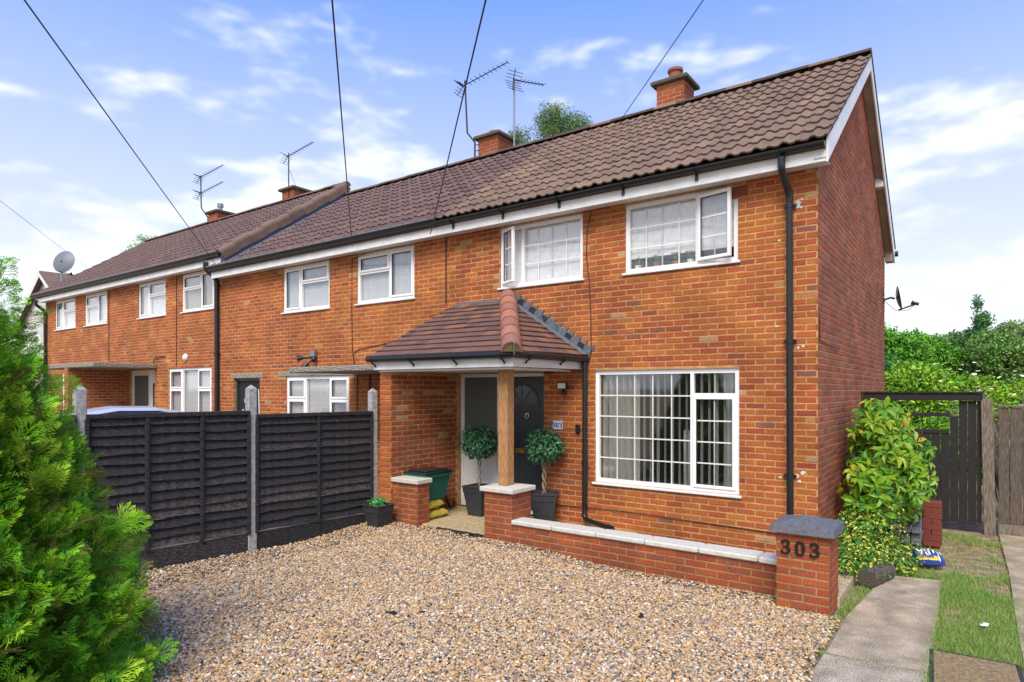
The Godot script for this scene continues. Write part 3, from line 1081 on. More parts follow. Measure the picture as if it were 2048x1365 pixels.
		var q := [Vector3(0.008, 4.40, zf), Vector3(0.13, 4.40, zf), Vector3(0.13, 6.76, -3.2), Vector3(0.008, 6.76, -3.2)]
		u.quad_o(q[0], q[1], q[2], q[3], Vector3.DOWN)
		var o4 := Vector3(0, 0.012, 0)
		u.quad_o(q[0] + o4, q[1] + o4, q[2] + o4, q[3] + o4, Vector3.UP)
		part(h, "verge_soffit", u, M.soffit_brown if s < 0 else M.white_paint, inv)
		var vt := MB.new()  # pointing and tile ends along the verge
		var a0 := Vector3(0.135, 4.63, zf + s * 0.03)
		var a1 := Vector3(0.135, 6.97, -3.2)
		vt.quad_o(a0, a0 + Vector3(0.03, 0, 0), a1 + Vector3(0.03, 0, 0), a1, Vector3.UP)
		vt.quad_o(a0 + Vector3(0.03, 0, 0), a0 + Vector3(0.03, 0.035, 0), a1 + Vector3(0.03, 0.035, 0), a1 + Vector3(0.03, 0, 0), Vector3.RIGHT)
		part(h, "verge", vt, M.ridge_moss, inv)
	var bx := MB.new()
	bx.bbox(Vector3(0.006, 4.36, -6.65), Vector3(0.13, 4.58, -6.42), 0.004)
	part(h, "eaves_box", bx, M.soffit_brown, inv)
	var rg := MB.new()
	rg.tube([Vector3(-5.5, 4.55, -6.74), Vector3(0.2, 4.55, -6.74)], 0.055, 8)
	part(h, "gutter", rg, M.black_plastic, inv)
	var pe := MB.new()
	pe.t = inv
	pe.frustum([Vector3(0.006, 5.43, -4.95), Vector3(0.128, 5.43, -4.95), Vector3(0.128, 5.43, -5.15), Vector3(0.006, 5.43, -5.15)], [Vector3(0.006, 5.62, -4.95), Vector3(0.128, 5.52, -4.95), Vector3(0.128, 5.40, -5.15), Vector3(0.006, 5.50, -5.15)])
	part(h, "purlin_end", pe, M.white_paint)
	downpipe(h, -0.285, 4.29, 0.0)
	chimney(h, Vector3(-3.07, 0, -3.50), 0.52, 0.50, 6.6, 7.47, M.lichen_cap, 0.24, M.pot_clay)
	var fl := MB.new()
	fl.box(Vector3(-3.36, 6.93, -3.252), Vector3(-2.79, 7.10, -3.236))
	part(h, "chimney_flashing", fl, M.white_paint, inv)
	cable(h, [Vector3(-2.90, 4.36, 0.016), Vector3(-2.955, 4.1, 0.018), Vector3(-2.97, 3.75, 0.016), Vector3(-2.93, 3.45, 0.016), Vector3(-2.90, 2.9, 0.016), Vector3(-2.89, 2.4, 0.018), Vector3(-2.95, 2.22, 0.018)])
	cable(h, [Vector3(0.012, 2.75, -0.03), Vector3(0.014, 2.44, -0.04), Vector3(0.014, 2.42, -0.5), Vector3(0.014, 2.40, -1.2)], 0.005)
	cable(h, [Vector3(-3.5, 0.22, 0.014), Vector3(-2.4, 0.24, 0.014), Vector3(-1.2, 0.22, 0.014), Vector3(-0.4, 0.20, 0.014)], 0.006)
	# loose render where the pipe was fixed
	var sp := MB.new()
	for q in [[-0.20, 4.03, 0.035], [-0.165, 4.06, 0.025], [-0.21, 3.98, 0.04], [-0.175, 3.97, 0.02], [-0.41, 3.62, 0.022], [-0.155, 0.93, 0.03], [-0.22, 0.89, 0.03], [-0.44, 2.62, 0.018], [-0.15, 2.38, 0.025], [-0.205, 2.36, 0.02], [-0.19, 0.83, 0.03], [-0.40, 0.86, 0.02]]:
		var pts := PackedVector2Array()
		for k in 9:
			var a := TAU * k / 9
			pts.append(Vector2(q[0] + cos(a) * q[2] * rnd(0.5, 1.1), q[1] + sin(a) * q[2] * rnd(0.4, 1.0)))
		sp.prism(pts, 0.004, 0.0095 + rnd(0, 0.002))
	part(h, "mortar_patch", sp, M.render_white, inv)
	ceiling_lamp()

func ceiling_lamp() -> void:
	var t := thing("ceiling_lamp", "ceiling lamp with amber glass shades hanging behind the ground-floor window", "lamp", Vector3(-1.05, 2.40, -0.95))
	var r := MB.new()
	r.tube([Vector3.ZERO, Vector3(0, -0.14, 0)], 0.012, 8)
	part(t, "rod", r, M.brass)
	for k in 3:
		var a := 0.4 + TAU * k / 3
		var p := Vector3(cos(a) * 0.17, -0.17, sin(a) * 0.17)
		var b := MB.new()
		b.tube([Vector3(0, -0.13, 0), p * 0.7 + Vector3(0, 0.01, 0), p], 0.008, 6)
		part(t, "arm", b, M.brass)
		var s := MB.new()
		s.t = Transform3D(Basis(), p - Vector3(0, 0.13, 0))
		s.lathe([Vector2(0.085, 0), Vector2(0.08, 0.04), Vector2(0.055, 0.09), Vector2(0.02, 0.13)], 14)
		part(t, "lamp_shade", s, M.amber)

func grey_door(h: Node3D, at: Transform3D, w: float, ht: float) -> void:
	var b := MB.new()
	b.bbox(Vector3(0, 0, -0.045), Vector3(w, ht, 0), 0.004)
	var d := part(h, "front_door", b, M.door_grey, h.transform.affine_inverse() * at, "dark grey panelled front door with an arched fanlight")
	for q in [[0.12, 0.16, 0.24, 0.62], [w - 0.36, 0.16, 0.24, 0.62], [0.12, 0.90, 0.24, 0.58], [w - 0.36, 0.90, 0.24, 0.58]]:
		var m := MB.new()
		var e := 0.022
		var lo := Vector3(q[0], q[1], 0)
		var hi := Vector3(q[0] + q[2], q[1] + q[3], 0)
		for s in [[Vector3(lo.x, lo.y, -0.002), Vector3(lo.x + e, hi.y, 0.009)], [Vector3(hi.x - e, lo.y, -0.002), Vector3(hi.x, hi.y, 0.009)], [Vector3(lo.x + e, lo.y, -0.002), Vector3(hi.x - e, lo.y + e, 0.0088)], [Vector3(lo.x + e, hi.y - e, -0.002), Vector3(hi.x - e, hi.y, 0.0088)]]:
			m.bbox(s[0], s[1], 0.004)
		m.bbox(lo + Vector3(0.05, 0.05, -0.004), Vector3(hi.x - 0.05, hi.y - 0.05, 0.006), 0.005)
		part(d, "door_panel", m, M.door_grey)
	var f := MB.new()  # fanlight: a half-round ring with bars
	var c := Vector2(w / 2, 1.60)
	var r := 0.29
	for k in 12:
		var a0 := PI * k / 12
		var a1 := PI * (k + 1) / 12
		var p := PackedVector2Array([c + Vector2(cos(a0), sin(a0)) * r, c + Vector2(cos(a1), sin(a1)) * r, c + Vector2(cos(a1), sin(a1)) * (r + 0.03), c + Vector2(cos(a0), sin(a0)) * (r + 0.03)])
		p.reverse()
		f.prism(p, -0.002, 0.012)
	f.box(Vector3(c.x - r - 0.03, c.y - 0.03, -0.002), Vector3(c.x + r + 0.03, c.y, 0.0115))
	for a in [PI * 0.3, PI * 0.5, PI * 0.7]:
		var g := MB.new()
		f.tube([Vector3(c.x, c.y, 0.004), Vector3(c.x + cos(a) * r, c.y + sin(a) * r, 0.004)], 0.006, 5)
	part(d, "fanlight_frame", f, M.door_grey)
	var gl := MB.new()
	var poly := PackedVector2Array()
	for k in 13:
		poly.append(c + Vector2(cos(PI * k / 12), sin(PI * k / 12)) * r)
	gl.prism(poly, -0.001, 0.002)
	part(d, "fanlight_pane", gl, M.dark_glass)
	var kn := MB.new()
	kn.t = Transform3D(Basis(), Vector3(w / 2 + 0.10, 1.43, 0.0))
	kn.tube([Vector3(-0.025, 0.02, 0.012), Vector3(-0.03, -0.02, 0.022), Vector3(0, -0.045, 0.026), Vector3(0.03, -0.02, 0.022), Vector3(0.025, 0.02, 0.012)], 0.007, 6)
	kn.bbox(Vector3(-0.03, 0.015, 0), Vector3(0.03, 0.05, 0.02), 0.006)
	part(d, "door_knocker", kn, M.brass)
	var lb := MB.new()
	lb.bbox(Vector3(w / 2 - 0.13, 0.86, 0), Vector3(w / 2 + 0.13, 0.93, 0.014), 0.005)
	part(d, "letter_plate", lb, M.brass)
	var hd := MB.new()
	hd.bbox(Vector3(0.045, 0.86, 0), Vector3(0.08, 1.08, 0.012), 0.004)
	hd.tube([Vector3(0.062, 1.0, 0.01), Vector3(0.062, 1.0, 0.05), Vector3(0.17, 1.0, 0.052)], 0.009, 6)
	part(d, "handle", hd, M.brass)

func house_middle() -> void:
	var h := thing("brick_house", "brick mid-terrace house with net-curtained windows and a dark passage door", "house", Vector3(-9.0, GY, 0))
	var x0 := -12.42
	var x1 := -5.524
	var w1 := Rect2(-10.09, 3.46, 1.485, 0.91)
	var w2 := Rect2(-7.815, 3.46, 1.48, 0.91)
	var gf := Rect2(-9.99, 0.75, 1.96, 1.40)
	var pd := Rect2(-11.935, -0.1, 1.01, 2.23)
	var fd := Rect2(-6.75, -0.1, 0.95, 2.2)
	var holes := [w1, w2, gf, pd, fd]
	house_shell(h, x0, x1, 0.0, holes)
	var lint := [Rect2(-12.05, 2.13, 1.24, 0.10), Rect2(-10.28, 2.15, 2.5, 0.10)]
	brick_front(h, x0, x1, 0.0, holes + lint, [], 300)
	var inv := h.transform.affine_inverse()
	for r: Rect2 in lint:
		var b := MB.new()
		b.bbox(Vector3(r.position.x, r.position.y, -0.1), Vector3(r.end.x, r.end.y, 0.012), 0.008)
		part(h, "lintel", b, M.slab_concrete, inv)
	window(h, w1, -0.025, [[0, 0, 0.38, 1, true, 1, 1], [0.38, 0.62, 0.62, 0.38, true, 1, 1], [0.38, 0, 0.62, 0.62, false, 1, 1]], {"net": 1})
	window(h, w2, -0.025, [[0, 0.62, 0.58, 0.38, true, 1, 1], [0, 0, 0.58, 0.62, false, 1, 1], [0.58, 0, 0.42, 1, true, 1, 1]], {"net": 1})
	window(h, gf, -0.025, [[0, 0.68, 0.31, 0.32, true, 1, 1], [0, 0, 0.31, 0.68, true, 1, 1], [0.31, 0, 0.40, 1, false, 1, 1], [0.71, 0.68, 0.29, 0.32, true, 1, 1], [0.71, 0, 0.29, 0.68, true, 1, 1]], {"net": 1})
	var fr := door_frame(h, pd, -0.06, M.door_grey)
	var back := MB.new()
	back.box(Vector3(0.055, 0.05, -0.05), Vector3(0.955, 2.17, -0.04))
	part(fr, "door_panel", back, M.rubber)
	var gr := MB.new()
	for i in 9:
		var a := 0.10 + 0.16 * i
		gr.tube([Vector3(0.95 - 0.02, 0.25, -0.02), Vector3(0.95 - sin(a) * 1.05, 0.25 + cos(a) * 1.75, -0.02)], 0.014, 5)
	for q in [[0.35, 1.75, 0.05], [0.55, 1.9, 0.04], [0.3, 1.45, 0.045], [0.68, 1.72, 0.04]]:
		var ring := []
		for k in 11:
			ring.append(Vector3(q[0] + cos(k * 0.6) * q[2], q[1] + sin(k * 0.6) * q[2], -0.016))
		gr.tube(ring, 0.006, 4)
	part(fr, "door_grille", gr, M.plastic_white)
	var f2 := door_frame(h, fd, -0.08, M.upvc)
	var d2 := MB.new()
	d2.bbox(Vector3(0.056, 0.05, -0.06), Vector3(0.893, 2.14, -0.02), 0.006)
	part(f2, "door_panel", d2, M.upvc)
	var sl := MB.new()
	sl.bbox(Vector3(-7.88, 2.165, 0.014), Vector3(-5.66, 2.255, 1.40), 0.012)
	part(h, "porch_slab", sl, M.slab_concrete, inv)
	roof_deck(h, x0 + 0.0, x1, 0.0, M.plum_1)
	tile_roof(h, x0 + 0.02, x1 + 0.015, 4.590, 0.315, ["plum_0", "plum_1", "plum_2", "plum_3"], 300)
	ridge(h, x0 + 0.4, x1, 6.955, ["plum_0", "ridge_moss"])
	eaves(h, x0, x1 + 0.01, 0.0, true)
	chimney(h, Vector3(-7.28, 0, -3.50), 0.55, 0.52, 6.6, 7.45, M.lichen_cap, 0.10, M.pot_clay)
	cable(h, [Vector3(-7.55, 4.36, 0.016), Vector3(-7.93, 4.30, 0.016), Vector3(-7.94, 3.4, 0.016), Vector3(-7.92, 2.6, 0.016), Vector3(-7.85, 2.27, 0.016)], 0.007)
	cable(h, [Vector3(-5.60, 4.36, 0.016), Vector3(-5.60, 3.3, 0.016)], 0.009)
	cable(h, [Vector3(-7.85, 2.28, 0.016), Vector3(-7.9, 2.55, 0.016), Vector3(-7.75, 2.62, 0.016), Vector3(-6.3, 2.78, 0.016), Vector3(-5.7, 2.9, 0.016)], 0.007)
	cable(h, [Vector3(-7.78, 2.15, 0.016), Vector3(-7.8, 1.2, 0.016), Vector3(-7.8, 0.4, 0.016)], 0.008)
	cable(h, [Vector3(-7.45, 2.15, 0.016), Vector3(-7.45, 0.4, 0.016)], 0.010)

func house_left(second: bool) -> void:
	var rise := 0.30
	var x1 := -17.254 if second else -12.424
	var x0 := -22.95 if second else -17.25
	var h := thing("brick_house", "farthest brick terrace house at the left end, partly behind the conifer" if second else "brick terrace house with raised roof, forward party wall and white door, second from the left", "house", Vector3((x0 + x1) / 2, GY, 0))
	var holes := []
	if second:
		holes = [Rect2(-22.15, 3.765, 1.56, 0.91), Rect2(-19.90, 3.765, 1.50, 0.91), Rect2(-18.7, 0.25, 1.4, 2.15), Rect2(-21.6, 0.85, 2.0, 1.55)]
	else:
		holes = [Rect2(-14.21, 3.765, 1.47, 0.91), Rect2(-16.50, 3.765, 1.48, 0.91), Rect2(-17.0, 0.25, 1.42, 2.14), Rect2(-14.865, 0.85, 2.01, 1.56)]
	house_shell(h, x0, x1, rise, holes)
	brick_front(h, x0, x1, rise, holes, [], 0 if second else 300)
	var inv := h.transform.affine_inverse()
	var ll := [[0, 0, 0.38, 1, true, 1, 1], [0.38, 0.60, 0.62, 0.40, true, 1, 1], [0.38, 0, 0.62, 0.60, false, 1, 1]]
	var rr := [[0, 0.60, 0.60, 0.40, true, 1, 1], [0, 0, 0.60, 0.60, false, 1, 1], [0.60, 0, 0.40, 1, true, 1, 1]]
	window(h, holes[0], -0.025, ll if second else rr, {"roller": 0.03} if second else {})
	if not second:
		var w := h.get_node("window")
		for i in 14:
			var s := MB.new()
			s.box(Vector3(-0.04, 0.05, -0.0008), Vector3(0.04, 0.86, 0.0008))
			part(w, "blind_slat", s, M.blind, Transform3D(Basis(Vector3.UP, 0.9), Vector3(0.1 + i * 0.098, 0, -0.12)))
	window(h, holes[1], -0.025, rr if second else ll, {"roller": 0.03})
	window(h, holes[3], -0.025, [[0, 0.68, 0.31, 0.32, true, 1, 1], [0, 0, 0.31, 0.68, true, 1, 1], [0.31, 0, 0.38, 1, false, 1, 1], [0.69, 0.68, 0.31, 0.32, true, 1, 1], [0.69, 0, 0.31, 0.68, true, 1, 1]], {"net": 1})
	var dr: Rect2 = holes[2]
	var fr := door_frame(h, dr, -0.06, M.upvc, [0.95])
	var g := MB.new()
	g.box(Vector3(0.10, 0.9, -0.04), Vector3(0.84, 2.0, -0.02))
	part(fr, "obscured_pane", g, M.obscure_glass)
	var dp := MB.new()
	dp.bbox(Vector3(0.056, 0.05, -0.06), Vector3(0.949, 2.08, -0.045), 0.004)
	dp.bbox(Vector3(1.001, 0.05, -0.06), Vector3(1.36, 2.08, -0.03), 0.004)
	part(fr, "door_panel", dp, M.upvc)
	var g2 := MB.new()
	g2.box(Vector3(1.12, 0.7, -0.032), Vector3(1.22, 1.8, -0.022))
	part(fr, "narrow_pane", g2, M.obscure_glass)
	roof_deck(h, x0 - 0.15 if second else x0, x1 if second else -11.97, rise, M.plum_1)
	tile_roof(h, x0 - 0.18 if second else x0 + 0.02, x1 + 0.02 if second else -11.94, 4.590 + rise, 0.315, ["plum_0", "plum_1", "plum_2", "plum_3"], 0 if second else 300)
	ridge(h, x0 - 0.15 if second else x0, x1 if second else -11.95, 6.955 + rise, ["plum_0"])
	eaves(h, x0 - 0.1 if second else x0, x1 if second else -11.98, rise, true)
	if second:
		chimney(h, Vector3(-18.68, 0, -3.50), 0.55, 0.52, 6.8, 7.63, M.lichen_cap, 0, M.pot_clay)
		var fp := MB.new()
		fp.t = inv * Transform3D(Basis(), Vector3(-18.5, 7.7, -3.4))
		fp.lathe([Vector2(0.07, 0), Vector2(0.07, 0.12), Vector2(0.10, 0.125), Vector2(0.10, 0.24), Vector2(0.0, 0.25)], 10)
		part(h, "flue_pot", fp, M.metal_grey)
		downpipe(h, -22.80, 4.55, 0.2, true, 0.045)
	else:
		chimney(h, Vector3(-14.62, 0, -3.50), 0.55, 0.52, 6.8, 7.63, M.lichen_cap, 0, M.pot_clay)
		downpipe(h, -12.52, 4.55, 0.0, true, 0.05)
		# the party wall that comes forward, the slab on it, the stepped roof edge
		var pw := MB.new()
		pw.box(Vector3(-17.22, -0.3, 0.0), Vector3(-17.0, 2.42, 1.45))
		var pm := part(h, "porch_wall", pw, M.mortar, inv)
		var l := lay_bricks(Vector3(-17.0, 0, 1.45), Vector3.FORWARD, 1.45, 0.0, 2.40, [], GABLE, null, 0.004)
		l.append_array(lay_bricks(Vector3(-17.22, 0, 1.45), Vector3.RIGHT, 0.22, 0.0, 2.40, [], [6, 0, 1, 12, 3], null, 0.004))
		var xs := []
		var cs := []
		for q in l:
			xs.append(q[0])
			cs.append(brick_cols[q[1]])
		copies(pm, "brickwork", brick_meshes[0], M.brick_copies, xs, cs)
		var sl := MB.new()
		sl.bbox(Vector3(-19.0, 2.425, 0.014), Vector3(-15.45, 2.535, 1.47), 0.012)
		part(h, "porch_slab", sl, M.slab_concrete, inv)
		verge_step(h)
		var lamp := MB.new()
		lamp.t = inv * Transform3D(Basis(Vector3.RIGHT, PI / 2), Vector3(-14.0, 2.66, 0.008))
		lamp.lathe([Vector2(0.09, 0.0), Vector2(0.09, 0.03), Vector2(0.05, 0.07), Vector2(0, 0.08)], 14)
		part(h, "bulkhead_lamp", lamp, M.plastic_white)
		cable(h, [Vector3(-14.45, 4.66, 0.016), Vector3(-14.45, 3.5, 0.016), Vector3(-14.46, 2.45, 0.016)], 0.008)
		cable(h, [Vector3(-15.55, 2.54, 0.05), Vector3(-15.5, 2.68, 0.05), Vector3(-15.3, 2.72, 0.02), Vector3(-15.0, 2.70, 0.016)], 0.012)
		cable(h, [Vector3(-18.25, 4.66, 0.016), Vector3(-18.25, 2.7, 0.016), Vector3(-18.0, 2.55, 0.03)], 0.010)

func verge_step(h: Node3D) -> void:  # raised tiles along the roof edge and the blue-grey flashing below them
	var inv := h.transform.affine_inverse()
	var up := Vector3(0, TAN, -1).normalized()
	var b := MB.new()
	var a0 := Vector3(-11.93, 4.60, 0.30)
	var a1 := Vector3(-11.93, 6.97, -3.2)
	var out := Vector3(0, 1, TAN).normalized()
	b.quad_o(a0, a1, a1 + Vector3(0, 0.27, 0), a0 + Vector3(0, 0.27, 0), Vector3.RIGHT)
	b.quad_o(a0 + Vector3(0, 0.045, 0), a1 + Vector3(0, 0.045, 0), a1 + Vector3(0.36, 0.035, 0), a0 + Vector3(0.36, 0.035, 0), out)
	part(h, "flashing", b, M.lead_blue, inv)
	for i in 10:
		var p := a0.lerp(a1, (i + 0.5) / 10.0) + Vector3(-0.09, 0.27, 0)
		var m := MB.new()
		var pts := []
		for k in 7:
			var an := PI * k / 6
			pts.append(Vector3(cos(an) * 0.12, 0, sin(an) * 0.10 + 0.01))
		for k in 6:
			var l := Vector3(0, 0.215, 0)
			m.quad_o(pts[k] - l, pts[k + 1] - l, pts[k + 1] + l, pts[k] + l, (pts[k] + pts[k + 1]))
			m.tri(Vector3(0, -0.215, 0), pts[k] - l, pts[k + 1] - l)
			m.tri(Vector3(0, 0.215, 0), pts[k + 1] + l, pts[k] + l)
		m.box(Vector3(0.10, -0.215, -0.13), Vector3(0.13, 0.215, 0.02))
		part(h, "verge_tile", m, M.tile_1, inv * frame(p + out * 0.02 * (i % 2), Vector3.RIGHT, up))

# ---------------------------------------------------------------- the porch
func porch() -> void:
	var h := thing("porch_canopy", "corner porch with hipped tile roof, white fascia and oak post over the front door", "porch", Vector3(-4.3, GY, 0.8))
	var inv := h.transform.affine_inverse()
	var e0 := Vector3(-5.70, 2.345, 1.59)
	var e1 := Vector3(-3.11, 2.345, 1.59)
	var e2 := Vector3(-2.95, 2.345, 0.03)
	var ap := Vector3(-4.30, 3.235, 0.03)
	var a0 := Vector3(-5.42, 3.235, 0.03)
	var deck := MB.new()
	var dn := Vector3(0, -0.03, 0)
	deck.quad_o(e0 + dn, e1 + dn, ap + dn, a0 + dn, Vector3(0, 1, 1))
	deck.quad_o(e1 + dn, e2 + dn, ap + dn, ap + dn, Vector3(1, 1, 0))
	deck.quad_o(e0 + dn, a0 + dn, Vector3(-5.6, 2.3, 0.03), Vector3(-5.6, 2.3, 0.03), Vector3.LEFT)
	deck.box(Vector3(-5.64, 2.165, 0.012), Vector3(-3.17, 2.19, 1.50))
	part(h, "roof_deck", deck, M.soffit_brown, inv)
	porch_tiles(h, e0, e1, a0, ap, 11, 0.20)
	porch_tiles(h, e1, e2, ap, ap, 11, 0.20)
	# hip of overlapping half-round tiles
	var n := 7
	var low := e1 + Vector3(0.03, -0.01, 0.05)
	for i in n:
		var p := low.lerp(ap + Vector3(0, 0.05, 0.03), (i + 0.5) / n)
		var d := (ap - e1).normalized()
		var m := MB.new()
		var len := 0.158
		var ring := 10
		for k in ring:
			var b0 := PI * k / ring
			var b1 := PI * (k + 1) / ring
			var q0 := Vector3(cos(b0), 0, sin(b0))
			var q1 := Vector3(cos(b1), 0, sin(b1))
			var r0 := 0.133
			var r1 := 0.124
			m.tri_n(q0 * r0 - Vector3(0, len, 0), q1 * r1 + Vector3(0, len, 0), q0 * r1 + Vector3(0, len, 0), q0, q1, q0)
			m.tri_n(q0 * r0 - Vector3(0, len, 0), q1 * r0 - Vector3(0, len, 0), q1 * r1 + Vector3(0, len, 0), q0, q1, q1)
			m.quad(q0 * (r0 - 0.02) - Vector3(0, len, 0), q1 * (r0 - 0.02) - Vector3(0, len, 0), q1 * r0 - Vector3(0, len, 0), q0 * r0 - Vector3(0, len, 0))
		part(h, "hip_tile", m, M.hip_clay if i % 2 else M.hip_clay_dark, inv * frame(p, Vector3.UP.cross(d) * -1.0, d))
		if i == 0:
			var plug := MB.new()
			var pts := []
			for k in 11:
				pts.append(Vector3(cos(PI * k / 10) * 0.118, -len + 0.01, sin(PI * k / 10) * 0.118))
			for k in 10:
				plug.tri(Vector3(0, -len + 0.004 , 0), pts[k], pts[k + 1])
			part(h, "mortar_plug", plug, M.mortar_yellow, inv * frame(p, Vector3.UP.cross(d) * -1.0, d))
			var iron := MB.new()
			iron.tube([Vector3(0.03, -len - 0.01, -0.03), Vector3(0.03, -len - 0.012, 0.10), Vector3(0.03, -len + 0.02, 0.15)], 0.012, 6)
			part(h, "hip_iron", iron, M.metal_grey, inv * frame(p, Vector3.UP.cross(d) * -1.0, d))
	# flashings
	var fl := MB.new()
	fl.box(Vector3(-5.40, 3.20, 0.012), Vector3(-4.36, 3.275, 0.022))
	fl.quad_o(Vector3(-5.40, 3.235, 0.022), Vector3(-4.36, 3.235, 0.022), Vector3(-4.36, 3.185, 0.14), Vector3(-5.40, 3.185, 0.14), Vector3(0, 1, 0.4))
	part(h, "top_flashing", fl, M.lead, inv)
	var st := MB.new()
	var g := Vector3(e2.x - ap.x, e2.y - ap.y, 0)
	for i in 13:
		var p := ap.lerp(e2, (i + 0.4) / 13.0) + Vector3(0.03, 0.02, 0)
		st.prism(PackedVector2Array([Vector2(p.x - 0.05, p.y + 0.0), Vector2(p.x + 0.04, p.y - 0.05), Vector2(p.x + 0.145, p.y + 0.095), Vector2(p.x - 0.01, p.y + 0.085)]), 0.011, 0.016 + 0.001 * (i % 2))
	var off := Vector3(0, 0.045, -0.005)
	var t := Vector3(0, 0.02, 0.10)
	st.quad_o(ap + off, e2 + off, e2 + t, ap + t, Vector3(0.5, 1, 0.6))
	st.quad_o(ap + Vector3(0, 0.05, -0.013), e2 + Vector3(0, 0.05, -0.013), e2 + Vector3(0.02, 0.12, -0.013), ap + Vector3(0.06, 0.12, -0.013), Vector3.BACK)
	part(h, "stepped_flashing", st, M.lead, inv)
	# fascia, soffit, gutter
	var fa := MB.new()
	fa.bbox(Vector3(-5.66, 2.165, 1.50), Vector3(-3.15, 2.305, 1.52), 0.003)
	var c0 := Vector3(-3.15, 0, 1.519)
	var c1 := Vector3(-3.02, 0, 0.014)
	var o := Vector3(1, 0, 0.09).normalized()
	fa.quad_o(c0 + Vector3(0, 2.165, 0), c1 + Vector3(0, 2.165, 0), c1 + Vector3(0, 2.305, 0), c0 + Vector3(0, 2.305, 0), o)
	fa.quad_o(c0 + Vector3(-0.02, 2.165, 0), c1 + Vector3(-0.02, 2.165, 0), c1 + Vector3(0, 2.165, 0), c0 + Vector3(0, 2.165, 0), Vector3.DOWN)
	fa.bbox(Vector3(-5.60, 2.135, 1.44), Vector3(-3.22, 2.164, 1.47), 0.003)
	fa.bbox(Vector3(-3.26, 2.134, 0.014), Vector3(-3.22, 2.1635, 1.44), 0.003)
	part(h, "fascia", fa, M.white_paint, inv)
	var sf := MB.new()
	sf.box(Vector3(-5.40, 2.150, 0.014), Vector3(-3.26, 2.163, 1.44))
	part(h, "soffit", sf, M.white_paint, inv)
	var gu := MB.new()
	gu.tube([Vector3(-5.72, 2.325, 1.575), Vector3(-3.10, 2.315, 1.575)], 0.048, 10)
	gu.tube([Vector3(-3.10, 2.315, 1.60), Vector3(-2.955, 2.305, 0.03)], 0.048, 10)
	part(h, "gutter", gu, M.black_plastic, inv)
	for q in [Vector3(-5.60, 2.3, 1.56), Vector3(-4.83, 2.3, 1.56), Vector3(-4.05, 2.3, 1.56), Vector3(-3.27, 2.3, 1.56), Vector3(-3.10, 2.3, 1.35), Vector3(-3.045, 2.3, 0.62)]:
		var b := MB.new()
		var k: Vector3 = q
		var w := Vector3(0, 0, 0.0) if k.x < -3.2 else Vector3(0.03, 0, -0.03)
		var dd := Vector3(0, 0, 1) if k.x < -3.2 else Vector3(1, 0, 0)
		k += w
		b.tube([k - dd * 0.03 + Vector3(0, -0.09, 0), k + Vector3(0, -0.055, 0), k + dd * 0.04 + Vector3(0, -0.04, 0), k + dd * 0.068 + Vector3(0, 0.02, 0)], 0.013, 6)
		part(h, "gutter_bracket", b, M.black_plastic, inv)
	var dp := MB.new()
	dp.tube([Vector3(-2.96, 2.30, 0.075), Vector3(-2.965, 0.22, 0.075), Vector3(-2.96, 0.12, 0.09), Vector3(-2.90, 0.075, 0.11), Vector3(-2.45, 0.055, 0.30), Vector3(-2.40, 0.04, 0.34), Vector3(-2.39, -0.06, 0.36)], 0.036, 10)
	for y in [2.22, 0.86]:
		dp.tube([Vector3(-2.96, y - 0.04, 0.075), Vector3(-2.96, y + 0.04, 0.075)], 0.046, 10)
	dp.tube([Vector3(-2.48, 0.058, 0.285), Vector3(-2.42, 0.05, 0.32)], 0.048, 10)
	part(h, "downpipe", dp, M.black_plastic, inv)
	# post
	var po := MB.new()
	po.bbox(Vector3(-3.565, 0.645, 1.125), Vector3(-3.415, 2.152, 1.275), 0.006)
	part(h, "oak_post", po, M.timber, inv)

func porch_tiles(h: Node3D, l0: Vector3, r0: Vector3, l1: Vector3, r1: Vector3, rows: int, tw: float) -> void:
	var inv := h.transform.affine_inverse()
	var x := (r0 - l0).normalized()
	var nrm := (r0 - l0).cross(l1 + r1 - l0 - r0).normalized()
	var up := nrm.cross(x)
	var gauge := (l1 - l0).dot(up) / rows
	for r in rows:
		var q := float(r) / rows
		var q2 := float(r + 1) / rows
		var a := l0.lerp(l1, q)
		var b := r0.lerp(r1, q)
		var a2 := l0.lerp(l1, q2)
		var b2 := r0.lerp(r1, q2)
		var lo := (a - l0).dot(x)
		var hi := (b - l0).dot(x)
		var u := lo - (tw / 2 if r % 2 else 0.0)
		while u < hi:
			var s := maxf(u, lo)
			var e := minf(u + tw, hi)
			if e - s > 0.03:
				var m := MB.new()
				var g := 0.002
				var dl := maxf(0.0, (a2 - l0).dot(x) - s) if u < lo + 0.001 else 0.0
				var dr := maxf(0.0, e - (b2 - l0).dot(x)) if e > (b2 - l0).dot(x) else 0.0
				dl = minf(dl, (e - s) * 0.95)
				dr = minf(dr, (e - s) * 0.95)
				var w := (e - s) / 2 - g
				var t0 := 0.027
				var ln := gauge + 0.03
				var bz := rnd(-0.002, 0.003)
				var p0 := Vector3(-w, 0, t0 + bz)
				var p1 := Vector3(w, 0, t0 + bz)
				var p2 := Vector3(maxf(w - dr, -w), ln, 0.004)
				var p3 := Vector3(minf(-w + dl, w), ln, 0.004)
				var k := Vector3(0, 0, -0.014)
				m.quad(p0, p1, p2, p3)
				m.quad(p0 + k, p1 + k, p1, p0)
				m.quad_o(p1 + k, p2 + k, p2, p1, Vector3.RIGHT)
				m.quad_o(p0 + k, p3 + k, p3, p0, Vector3.LEFT)
				m.quad(p3 + k, p2 + k, p1 + k, p0 + k)
				var mid := l0 + x * ((s + e) / 2) + up * (gauge * r)
				part(h, "roof_tile", m, M["clay_%d" % [0, 0, 1, 3, 3, 1, 4, 2, 5, 0, 3][rng.randi() % 11]], inv * frame(mid, x, up))
			u += tw

